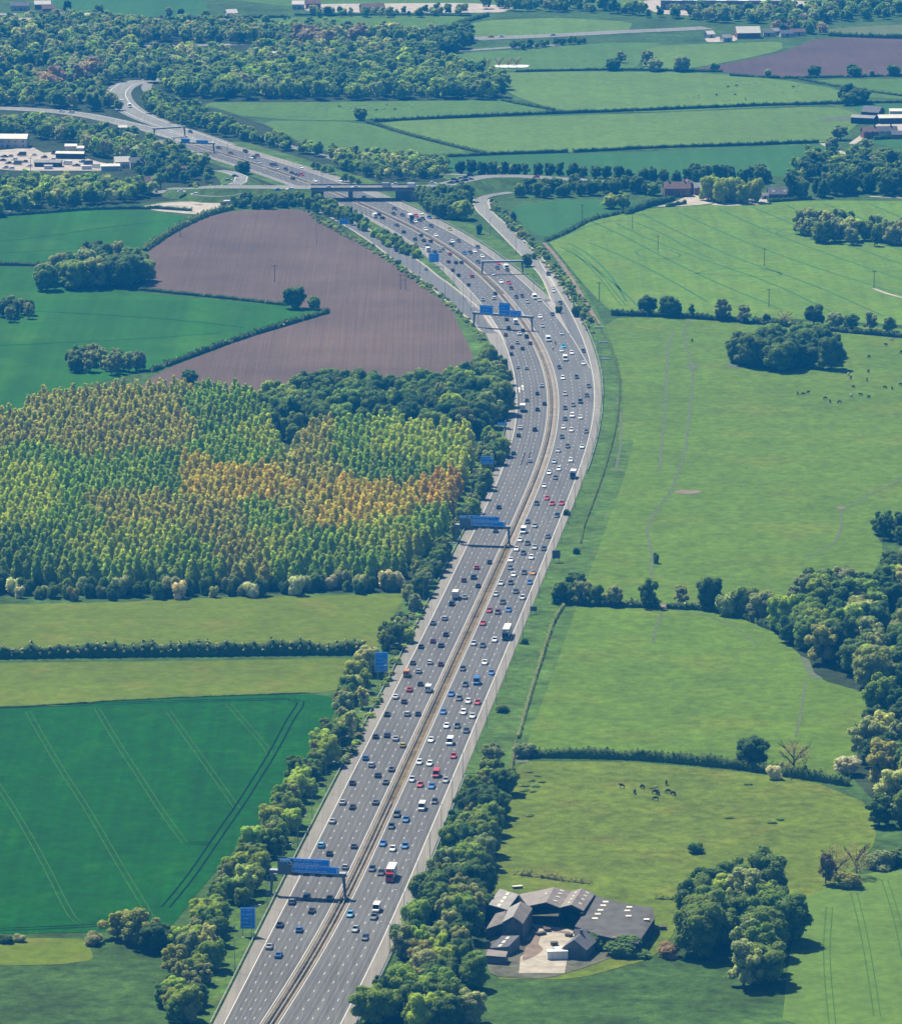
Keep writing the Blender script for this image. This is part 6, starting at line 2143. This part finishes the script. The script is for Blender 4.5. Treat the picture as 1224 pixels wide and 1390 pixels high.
def car_meshes(L, W, H, hood, boot, belt=.92, rake_f=.75, rake_r=.55, van=False):
    """front points to +y. returns dict of part meshes"""
    h2 = L / 2
    w = W / 2
    out = {}
    m = MB()
    zb = .28
    hoodz = belt - .1
    f = h2
    m.add(*loft([(-h2, w * .84, w * .78, .40, belt - .12), (-h2 + .12, w * .95, w * .86, .30, belt), (-h2 + boot + .02, w, w * .92, zb, belt + .02), (f - hood, w, w * .92, zb, belt),
                 (f - hood * .45, w * .99, w * .86, zb, hoodz), (f - .22, w * .93, w * .78, .30, hoodz - .14), (f, w * .80, w * .66, .38, hoodz - .30)]))
    # cabin: roof shell and pillars
    y0, y1 = -h2 + boot, f - hood
    r0, r1 = y0 + rake_r, y1 - rake_f
    wc, wr = w * .90, w * .74
    vs = [(-wr, r0, H), (wr, r0, H), (wr, r1, H), (-wr, r1, H), (-wr, r0, H - .07), (wr, r0, H - .07), (wr, r1, H - .07), (-wr, r1, H - .07)]
    m.add(vs, [(0, 1, 2, 3), (7, 6, 5, 4), (0, 4, 5, 1), (1, 5, 6, 2), (2, 6, 7, 3), (3, 7, 4, 0)])
    for sx in (-1, 1):
        for ya, yb in ((y0, r0), (y1, r1)):
            m.tube((sx * wc, ya, belt - .02), (sx * wr, yb, H - .02), .055, .045, 4)
        m.tube((sx * wc, (y0 + y1) / 2 - .1, belt), (sx * wr, (r0 + r1) / 2 - .1, H - .02), .05, .05, 4)
    out['body'] = m.mesh("body", [M['paint']], True) if False else m.mesh("body", [M['paint']])
    e = .035
    m = MB()
    m.add([(-wc + e, y1 + .0, belt), (wc - e, y1 + .0, belt), (wr - e, r1, H - .05), (-wr + e, r1, H - .05)], [(0, 1, 2, 3), (3, 2, 1, 0)])
    out['windscreen'] = m.mesh("windscreen", [M['glass']])
    m = MB()
    if not van:
        m.add([(-wc + e, y0, belt), (wc - e, y0, belt), (wr - e, r0, H - .05), (-wr + e, r0, H - .05)], [(0, 1, 2, 3), (3, 2, 1, 0)])
        out['rear_window'] = m.mesh("rear_window", [M['glass']])
    for nm, sx in (("side_window", -1), ("side_window", 1)):
        m = MB()
        m.add([(sx * (wc - .01), y0 + .02, belt), (sx * (wc - .01), y1 - .02, belt), (sx * (wr - .005), r1, H - .06), (sx * (wr - .005), r0, H - .06)], [(0, 1, 2, 3), (3, 2, 1, 0)])
        out[nm + str(sx)] = m.mesh(nm, [M['glass']])
    return out


def wheel_mesh(r=.32, w=.22):
    m = MB()
    m.tube((-w / 2, 0, 0), (w / 2, 0, 0), r, r, 12)
    m.mi = 1
    m.tube((-w / 2 - .01, 0, 0), (w / 2 + .01, 0, 0), r * .6, r * .6, 8)
    return m.mesh("wheel", [M['tyre'], M['steel']])


WH = wheel_mesh()
WHB = wheel_mesh(.5, .32)


def lamp_mesh(nm, sx, sz, mt):
    m = MB()
    m.box((0, 0, 0), (sx, .08, sz))
    return m.mesh(nm, [M[mt]])


HL, TL = lamp_mesh("headlight", .36, .16, 'lamp'), lamp_mesh("tail_light", .26, .22, 'redlamp')
CARS_P = {
    'hatchback': (car_meshes(3.95, 1.74, 1.47, 1.25, .22, rake_f=.85, rake_r=.5), 3.95, 1.74),
    'saloon': (car_meshes(4.6, 1.82, 1.44, 1.42, .78, rake_f=.85, rake_r=.75), 4.6, 1.82),
    'estate car': (car_meshes(4.55, 1.80, 1.50, 1.40, .15, rake_f=.85, rake_r=.45), 4.55, 1.80),
    'four-by-four': (car_meshes(4.6, 1.90, 1.74, 1.25, .18, belt=1.08, rake_f=.65, rake_r=.3), 4.6, 1.90),
}


def van_meshes(L=5.4, W=2.0, H=2.35):
    w, h2 = W / 2, L / 2
    out = {}
    m = MB()
    m.add(*loft([(-h2, w * .96, w * .90, .40, H - .04), (-h2 + .1, w, w * .92, .35, H), (h2 - 1.75, w, w * .92, .32, H), (h2 - 1.35, w, w * .90, .32, H - .10)]))
    m.add(*loft([(h2 - 1.34, w * .995, w * .96, .32, 1.22), (h2 - .55, w * .97, w * .90, .34, 1.12), (h2 - .08, w * .9, w * .8, .38, .95), (h2, w * .82, w * .74, .42, .85)]))
    for sx in (-1, 1):
        m.tube((sx * w * .93, h2 - .62, 1.15), (sx * w * .88, h2 - 1.34, H - .14), .05, .05, 4)
    out['body'] = m.mesh("body", [M['paint']])
    m = MB()
    m.add([(-w * .9, h2 - .6, 1.16), (w * .9, h2 - .6, 1.16), (w * .85, h2 - 1.33, H - .16), (-w * .85, h2 - 1.33, H - .16)], [(0, 1, 2, 3), (3, 2, 1, 0)])
    out['windscreen'] = m.mesh("windscreen", [M['glass']])
    for sx in (-1, 1):
        m = MB()
        m.add([(sx * w * .97, h2 - .66, 1.16), (sx * w * .9, h2 - 1.3, H - .2), (sx * w * .98, h2 - 2.0, H - .45), (sx * w * 1.02, h2 - 2.0, 1.18)], [(0, 1, 2, 3), (3, 2, 1, 0)])
        out['side_window%d' % sx] = m.mesh("side_window", [M['glass']])
        m = MB()
        m.box((sx * w * .45, -h2 - .01, 1.65), (w * .6, .05, .55))
        out['rear_window%d' % sx] = m.mesh("rear_window", [M['glass']])
    return out


CARS_P['van'] = (van_meshes(), 5.4, 2.0)
COLR = {'k': ((.012, .013, .015), 'black'), 'n': ((.018, .030, .055), 'dark navy'), 'g': ((.085, .10, .115), 'grey'), 's': ((.36, .38, .40), 'silver'), 'w': ((.72, .72, .71), 'white'),
        'r': ((.42, .018, .022), 'red'), 'b': ((.02, .12, .36), 'blue'), 'l': ((.10, .33, .52), 'light blue'), 'o': ((.50, .20, .03), 'orange'), 'y': ((.45, .36, .05), 'yellow'),
        'm': ((.09, .018, .03), 'maroon'), 'c': ((.01, .32, .45), 'turquoise'), 'R': ((.6, .1, .1), 'red'), 'G': ((.6, .6, .6), 'grey')}


def build_vehicle(kind, detail, loc, rz, col, label, cat, group, z=0.2):
    protos, L, W = CARS_P[kind]
    nm = {'van': 'van'}.get(kind, kind.replace(' ', '_').replace('-', '_').replace('four_by_four', 'off_road_car'))
    t = thing(nm, (loc[0], loc[1], z), label, cat, group, rz)
    t.scale = (1.07, 1.05, 1.07)
    for k, me in protos.items():
        o = link(me.name.split('.')[0], me, t)
        o.color = (*col, 1)
    ly = L / 2 - .82
    r = .32 if kind != 'van' else .36
    if detail > 0:
        for sx in (-1, 1):
            for sy in (-1, 1):
                o = link("wheel", WH, t)
                o.location = (sx * (W / 2 - .12), sy * ly, r)
    if detail > 1:
        for sx in (-1, 1):
            o = link("headlight", HL, t)
            o.location = (sx * (W / 2 - .32), L / 2 - .10, .66)
            o = link("tail_light", TL, t)
            o.location = (sx * (W / 2 - .24), -L / 2 + .02, .80 if kind != 'van' else 1.2)
    return t


def lorry(loc, rz, label, boxmat='lorrywhite', cabmat='paint', cab=(.02, .03, .06), L=8.5, H=3.7, W=2.5, stripes=None, z=.2):
    t = thing("lorry", (loc[0], loc[1], z), label, "lorry", None, rz)
    h2 = L / 2
    m = MB()
    m.box((0, -1.0, 1.05 + (H - 1.05) / 2), (W, L - 2.3, H - 1.05))
    bx = m.build("cargo_box", M[boxmat], t)
    m = MB()
    m.box((0, -.3, .85), (W * .42, L - 1.0, .35))
    m.build("chassis", M['tyre'], t)
    m = MB()
    m.add(*loft([(h2 - 2.05, W * .49, W * .47, .55, 2.95), (h2 - .5, W * .49, W * .46, .5, 2.9), (h2 - .1, W * .48, W * .45, .5, 1.7), (h2, W * .47, W * .45, .5, 1.2)]))
    c = m.build("cab", M[cabmat], t)
    c.color = (*cab, 1)
    m = MB()
    y0, y1 = h2 - .09, h2 - .48
    m.add([(-W * .42, y0 + .02, 1.75), (W * .42, y0 + .02, 1.75), (W * .41, y1 + .02, 2.72), (-W * .41, y1 + .02, 2.72)], [(0, 1, 2, 3), (3, 2, 1, 0)])
    m.build("windscreen", M['glass'], t)
    for sx in (-1, 1):
        for y in (h2 - 1.3, -h2 + 1.6) + ((-h2 + 2.9,) if L > 9 else ()):
            o = link("wheel", WHB, t)
            o.location = (sx * (W / 2 - .2), y, .5)
        o = link("headlight", HL, t)
        o.location = (sx * .85, h2 + .02, .8)
    if stripes:
        m = MB()
        m.box((.25, h2 - .02, 1.55), (1.5, .12, .45))
        m.build("red_panel", M['lorryred'], c)
        m = MB()
        m.box((W * .17, -1.0 + (L - 2.3) / 2 + .03, H - .65), (1.6, .06, 1.2))
        m.build("red_panel", M['lorryred'], bx)
        m = MB()
        m.box((-W * .36, -1.0 + (L - 2.3) / 2 + .03, H - .65), (.55, .06, 1.2))
        m.build("blue_panel", M['lorryblue'], bx)
        m = MB()
        m.box((0, h2 - .06, .95), (W * .93, .14, .35))
        m.build("red_bumper", M['lorryred'], c)
    return t


ZONES = [(1218, "in front of the lowest gantry"), (1062, "just above the lowest gantry"), (915, "below the tall branching sign"), (745, "below the middle gantry"), (600, "just above the middle gantry"),
         (447, "on the bend"), (372, "above the stepped-sign gantry"), (264, "below the road bridge"), (0, "beyond the road bridge")]
LANES = ["inside lane", "second lane", "third lane", "outside lane"]


def heading(f, y):
    return math.atan2(f(y + 8) - f(y - 8), 16.0)


veh = []
rv = random.Random(17)
for tok in CARS.split():
    x, y, ck = tok.split(',')
    x, y = float(x), float(y)
    c, k = ck[0], ck[1]
    hgt = {'c': .7, 'u': .8, 'v': 1.1, 'L': 1.8, 'T': 2.0, 'M': .8}[k]
    p = G(x, y, hgt)
    hd = heading(Cf, p.y)
    # which road
    onslip = None
    if y < 196:
        A = [(G(*q)) for q in P("276,197 224,181.5 168,167.5 100,154 60,150 0,147")]
        B = [(G(*q)) for q in P("303,198 282,190 252,180 224,170.5 199,161 178,151 166,141 160,132 160,124 168,117")]
        best = None
        for ln, sd_ in ((A, 'away'), (B, 'oncoming')):
            for a, b in zip(ln[:-1], ln[1:]):
                d = b - a
                tt = max(0, min(1, (p - a).dot(d) / d.length_squared))
                q = a + d * tt
                e = (p - q).length
                if best is None or e < best[0]:
                    best = (e, math.atan2(d.x, d.y), sd_)
        hd, side = best[1], best[2]
        lane = "far lanes"
        rz = -hd if side == 'away' else -hd + math.pi
        zone = "where the carriageways part"
    else:
        zone = next(zt for yy, zt in ZONES if y > yy)
        left = p.x < Cf(p.y)
        side = 'away' if left else 'oncoming'
        if left and p.x < LS(p.y) + .3 and y < 425:
            onslip = 'left slip road'
            side = 'away'
        if (not left) and y < 408 and p.x > RSm(p.y) + 1 and y > 264:
            onslip = 'right slip road'
            side = 'oncoming'
        if onslip:
            lane = onslip
            ln = SLL if onslip[0] == 'l' else SRL
            ln = sorted(ln, key=lambda q: q.y)
            a = min(range(len(ln)), key=lambda i: abs(ln[i].y - p.y))
            a = max(1, min(len(ln) - 2, a))
            dd = ln[a + 1] - ln[a - 1]
            hd = math.atan2(dd.x, dd.y)
        else:
            if left:
                a, b = LW(p.y), LM(p.y) - .6
                f = (p.x - a) / (b - a)
                li = int(max(0, min(3, math.floor(f * 4))))
                p.x += (a + (b - a) * (li + .5) / 4 - p.x) * .35
                p.x = max(p.x, a + 1.1)
                p.x = min(p.x, b - 1.0)
            else:
                a = RM(p.y) + .6
                b = RW(p.y) if y > 452 else (RWm(p.y))
                nl = 5 if 505 < y < 638 else 4
                f = (b - p.x) / (b - a)
                li = int(math.floor(f * nl))
                if li < 0 and y > 270:
                    pass
                elif nl == 4:
                    li = max(0, min(3, li))
                    p.x += (b - (b - a) * (li + .5) / 4 - p.x) * .35
                p.x = max(p.x, a + 1.0)
                li = max(0, min(3, li))
            lane = LANES[li]
        rz = -hd if side == 'away' else -hd + math.pi
    if k == 'c':
        kind = rv.choice(['hatchback', 'hatchback', 'saloon', 'estate car', 'hatchback', 'saloon'])
    elif k == 'u':
        kind = 'four-by-four'
    elif k == 'v':
        kind = 'van'
    else:
        kind = {'L': 'lorry', 'T': 'lorry', 'M': 'motorcycle'}[k]
    veh.append([x, y, p, rz, c, k, kind, side, lane, zone])

groups = {}
for v in veh:
    groups.setdefault((v[4], v[6], v[7], v[8], v[9]), []).append(v)
NTH = ["nearest", "second nearest", "third nearest", "fourth nearest", "fifth nearest", "sixth nearest"]


def motorcycle(p, rz, label):
    t = thing("motorcycle", (p.x, p.y, .2), label, "motorcycle", None, rz)
    for y in (-.7, .7):
        o = link("wheel", WH, t)
        o.location = (0, y, .32)
        o.scale = (.5, 1, 1)
    m = MB()
    m.add(*loft([(-.75, .08, .06, .6, .8), (-.3, .14, .1, .45, .82), (.2, .16, .12, .4, .95), (.6, .1, .08, .6, 1.0)]))
    m.build("body", M['timber'], t)
    m = MB()
    m.tube((-.35, .45, 1.05), (.35, .45, 1.05), .025, .025, 5)
    m.build("handlebar", M['steel'], t)
    r = thing("person", (p.x, p.y, .2), "rider in dark clothing sitting on the %s motorcycle above the bend" % label.split()[0], "person", None, rz)
    # seated rider as one continuous body grown over a skeleton
    me = bpy.data.meshes.new("body")
    V = [(0, -.25, .88), (0, -.12, 1.15), (0, .05, 1.38), (0, .10, 1.52), (0, .13, 1.68), (-.2, .06, 1.36), (-.3, .25, 1.14), (-.26, .46, 1.08), (.2, .06, 1.36), (.3, .25, 1.14), (.26, .46, 1.08),
         (-.16, -.2, .88), (-.24, .16, .78), (-.2, -.08, .36), (.16, -.2, .88), (.24, .16, .78), (.2, -.08, .36)]
    Ed = [(0, 1), (1, 2), (2, 3), (3, 4), (2, 5), (5, 6), (6, 7), (2, 8), (8, 9), (9, 10), (0, 11), (11, 12), (12, 13), (0, 14), (14, 15), (15, 16)]
    me.from_pydata(V, Ed, [])
    o = link("body", me, r)
    md = o.modifiers.new("skin", 'SKIN')
    R_ = [.17, .18, .19, .08, .14, .10, .07, .05, .10, .07, .05, .12, .10, .07, .12, .10, .07]
    for q, rr in zip(me.skin_vertices[0].data, R_):
        q.radius = (rr, rr)
    me.skin_vertices[0].data[0].use_root = True
    md2 = o.modifiers.new("sub", 'SUBSURF')
    md2.levels = md2.render_levels = 1
    me.materials.append(M['timber'])


NV = [0]
for key, vs in groups.items():
    vs.sort(key=lambda v: -v[1])
    for i, (x, y, p, rz, c, k, kind, side, lane, zone) in enumerate(vs):
        way = "driving away" if side == 'away' else "oncoming"
        cn = COLR[c][1]
        lb = "%s %s %s, %s, %s" % (cn, kind, way, lane, zone)
        if len(vs) > 1:
            lb += ", " + NTH[i]
        if kind == 'lorry':
            if c == 'R':
                lorry(p, rz, "big white box lorry with red and blue front near the lowest gantry", cab=(.42, .02, .02), L=10.5, H=4.0, stripes=True)
            elif c == 'G':
                lorry(p, rz, "grey-topped articulated lorry with dark cab in the inside lane, oncoming", 'roofwhite', cab=(.012, .02, .05), L=12.5, H=4.0)
            elif k == 'L':
                sh = {'w': 'lorrywhite', 'g': 'roofwhite', 'k': 'lorrywhite'}[c]
                lorry(p, rz, "%s small box lorry %s, %s" % ({'w': 'white', 'g': 'grey', 'k': 'dark-fronted'}[c], way, zone), sh, cab=(.03, .05, .10), L=7.2, H=3.3, W=2.3)
        elif kind == 'motorcycle':
            motorcycle(p, rz, "%s motorcycle in the oncoming outside lane above the bend" % ("leading" if y > 470 else "following"))
        else:
            det = 2 if y > 800 else (1 if y > 430 else 0)
            vk = rv.uniform(.8, 1.2)
            col = tuple(max(.004, min(.78, q * vk * rv.uniform(.97, 1.03))) for q in COLR[c][0])
            build_vehicle(kind, det, p, rz, col, lb, "van" if kind == 'van' else "car", "cars and vans on the motorway")
        NV[0] += 1

# vehicles on the bridge and junction roads
i = 0
for tok in CARS7.split():
    x, y, ck = tok.split(',')
    x, y, c, k = float(x), float(y), ck[0], ck[1]
    if x > 600:
        z = np.interp(x, [600, 622, 642, 660, 700, 743], [6.8, 6.2, 5.5, 5, 4, 3])
    elif x < 385:
        z = np.interp(x, [205, 240, 262, 300, 385], [.5, 3, 5, 6.6, 7])
    else:
        z = 7.0
    p = G(x, y, z + .8)
    kind = 'van' if k == 'v' else ['hatchback', 'saloon', 'estate car'][i % 3]
    where = "on the road bridge" if 390 < x < 590 else ("queueing right of the bridge" if x < 700 and x > 590 else ("on the junction road" if x > 700 else "on the left roundabout"))
    build_vehicle(kind, 0, (p.x, p.y), math.pi / 2 + (0 if i % 2 else math.pi), COLR[c][0], "%s %s %s, %s from the left" % (COLR[c][1], kind, where, ordn(i)), "van" if kind == 'van' else "car",
                  "vehicles on the junction", z + .14)
    i += 1

# far road and works yard vehicles
rk = random.Random(5)
for i, (x, y, c) in enumerate(((240, 61.8, 'n'), (286, 61, 'r'), (666, 51.5, 'r'), (680, 51, 'w'), (750, 49, 's'))):
    p = G(x, y)
    build_vehicle('saloon', 0, p, math.pi / 2, COLR[c][0], "%s car on the far main road, %s from the left" % (COLR[c][1], ordn(i)), "car", "cars on the far road", .25)
spots = [(6, 214), (14, 213.5), (4, 219), (20, 218), (30, 212), (12, 223), (24, 224), (34, 221), (8, 229), (16, 230), (46, 212), (40, 227), (52, 222), (60, 215), (76, 210), (84, 212), (92, 224), (104, 226), (112, 221), (120, 224), (130, 228), (72, 218)]
for i, (x, y) in enumerate(spots):
    p = G(x, y)
    c = rk.choice('wswnkbgws')
    build_vehicle(rk.choice(['hatchback', 'van', 'saloon']), 0, p, rk.uniform(1.2, 1.9), COLR[c][0], "%s parked vehicle in the works yard, %s by distance" % (COLR[c][1], ordn(i)), "parked vehicle", "vehicles parked in the works yard", .22)


# ------------------------------------------------------------ animals
def beast_mesh(s, hide, graze=True, wool=0.0):
    """one continuous four-legged body: trunk, neck, head, legs with joints, tail"""
    me = bpy.data.meshes.new("animal_body")
    L, H = 1.0 * s, .62 * s
    hz = -.05 if graze else .35
    V = [(0, 0, H + .12 * s), (0, .38 * s, H + .13 * s), (0, -.42 * s, H + .14 * s),       # belly, chest, rump
         (0, .62 * s, H + (.10 if graze else .28) * s), (0, .80 * s, H * (.35 if graze else 1.5)), (0, .94 * s, H * (.12 if graze else 1.4)),
         (0, -.58 * s, H + .05 * s), (0, -.60 * s, H * .5)]
    Ed = [(0, 1), (0, 2), (1, 3), (3, 4), (4, 5), (2, 6), (6, 7)]
    R_ = [.25, .24, .23, .13, .11, .07, .03, .02]
    for sx in (-1, 1):
        b = len(V)
        V += [(sx * .14 * s, .38 * s, H * .85), (sx * .14 * s, .40 * s, H * .45), (sx * .14 * s, .38 * s, 0.0)]
        Ed += [(1, b), (b, b + 1), (b + 1, b + 2)]
        R_ += [.10, .055, .045]
        b = len(V)
        V += [(sx * .14 * s, -.38 * s, H * .85), (sx * .14 * s, -.50 * s, H * .42), (sx * .14 * s, -.44 * s, 0.0)]
        Ed += [(2, b), (b, b + 1), (b + 1, b + 2)]
        R_ += [.12, .055, .045]
        b = len(V)
        e = V[4]
        V += [(sx * .14 * s, e[1] - .04 * s, e[2] + .08 * s)]
        Ed += [(4, b)]
        R_ += [.03]
    me.from_pydata(V, Ed, [])
    o = bpy.data.objects.new("tmp", me)
    COL.objects.link(o)
    md = o.modifiers.new("skin", 'SKIN')
    for q, rr in zip(me.skin_vertices[0].data, R_):
        k = rr * s * (1 + wool)
        q.radius = (k, k)
    me.skin_vertices[0].data[0].use_root = True
    md2 = o.modifiers.new("sub", 'SUBSURF')
    md2.levels = md2.render_levels = 1
    dg = bpy.context.evaluated_depsgraph_get()
    out = bpy.data.meshes.new_from_object(o.evaluated_get(dg))
    out.name = "animal_body"
    out.materials.clear()
    out.materials.append(M[hide])
    bpy.data.objects.remove(o)
    return out


COWS = {(h, g_): beast_mesh(1.45, h, g_) for h in ('hide', 'brownhide', 'palehide') for g_ in (True, False)}
SHEEP = [beast_mesh(.85, 'fleece', True, .25), beast_mesh(.85, 'fleece', False, .25)]


def animal(name, me, x, y, label, group, rnd, cat=None):
    o = link(name, me)
    o.location = G(x, y)
    o.location.z = .12
    o.rotation_euler = (0, 0, rnd.uniform(0, 6.28))
    tag(o, label, cat or name, group)


ra = random.Random(8)
for i, (x, y) in enumerate(((844, 1070), (861, 1078), (872, 1071), (888, 1078), (893, 1080), (890, 1087), (904, 1066), (907, 1077), (913, 1080))):
    animal("cow", COWS[('hide', i % 3 != 0)], x, y, "%s black cow from the left in the lower pasture" % ordn(i), "black cattle in the lower pasture", ra)
cw = [(1082, 536, 'h'), (1090, 537, 'h'), (1096, 535, 'h'), (1120, 543, 'h'), (1126, 547, 'h'), (1139, 548, 'h'), (1155, 539, 'p'), (1168, 538, 'h'), (1178, 541, 'h'), (1200, 528, 'h'), (1210, 529, 'h'), (1221, 524, 'h'),
      (1176, 518, 'h'), (1154, 515, 'b'), (1151, 510, 'p'), (1178, 506, 'h'), (1179, 486, 'h'), (1202, 470, 'h'), (1222, 480, 'h'), (1208, 463, 'p'), (1110, 449, 'h'), (939, 464, 'h'), (1158, 527, 'b'), (1030, 451, 'h')]
for i, (x, y, c) in enumerate(sorted(cw)):
    h = {'h': 'hide', 'p': 'palehide', 'b': 'brownhide'}[c]
    animal("cow", COWS[(h, i % 3 != 1)], x, y, "%s %s cow from the left in the big pasture" % (ordn(i), {'h': 'dark', 'p': 'pale', 'b': 'brown'}[c]), "cattle in the big pasture", ra)
for i in range(46):
    x, y = (ra.gauss(1010, 38), ra.uniform(112, 137)) if i < 30 else (ra.gauss(500, 32), ra.uniform(143, 151))
    where = "in the far pasture below the round trees" if i < 30 else "in the far pasture below the dark wood"
    h = ra.random()
    if h < .6:
        animal("sheep", ra.choice(SHEEP), x, y, "white sheep grazing " + where, "sheep grazing " + where, ra)
    else:
        animal("cow", COWS[('hide' if h < .85 else 'palehide', True)], x, y, ("dark" if h < .85 else "pale") + " cow grazing " + where, "cattle grazing " + where, ra)

# labels still shared by a few trees: tell them apart by how near they stand
shared = {}
for o in SC.objects:
    if o.parent is None and o.get('category') in ('tree', 'roadside tree', 'woodland tree', 'small tree', 'bush', 'poplar', 'sheep', 'cow'):
        shared.setdefault(o['label'], []).append(o)
for lb, os_ in shared.items():
    if 1 < len(os_) <= 30:
        os_.sort(key=lambda o: o.location.y)
        for i, o in enumerate(os_):
            o['label'] = lb.rstrip(',') + (", nearest" if i == 0 else ", %s nearest" % ordn(i))

# ------------------------------------------------------------ the air
m = bpy.data.materials.new("haze")
m.use_nodes = True
nt = m.node_tree
nt.nodes.clear()
out = nt.nodes.new("ShaderNodeOutputMaterial")
pv = nt.nodes.new("ShaderNodeVolumePrincipled")
pv.inputs["Color"].default_value = (*HAZE_COLOR, 1)
pv.inputs["Density"].default_value = HAZE_DENSITY
pv.inputs["Anisotropy"].default_value = 0.1
nt.links.new(pv.outputs[0], out.inputs["Volume"])
hz = MB()
hz.box((0, 7000, 229), (18400, 18800, 464))
ho = hz.build("haze", m)
ho['kind'] = 'stuff'
ho['label'] = "thin blue haze over the whole view"
ho['category'] = "haze"
ho.data.materials[0].cycles.homogeneous_volume = True if hasattr(ho.data.materials[0].cycles, 'homogeneous_volume') else None
print("vehicles", NV[0], "objects", len(SC.objects))
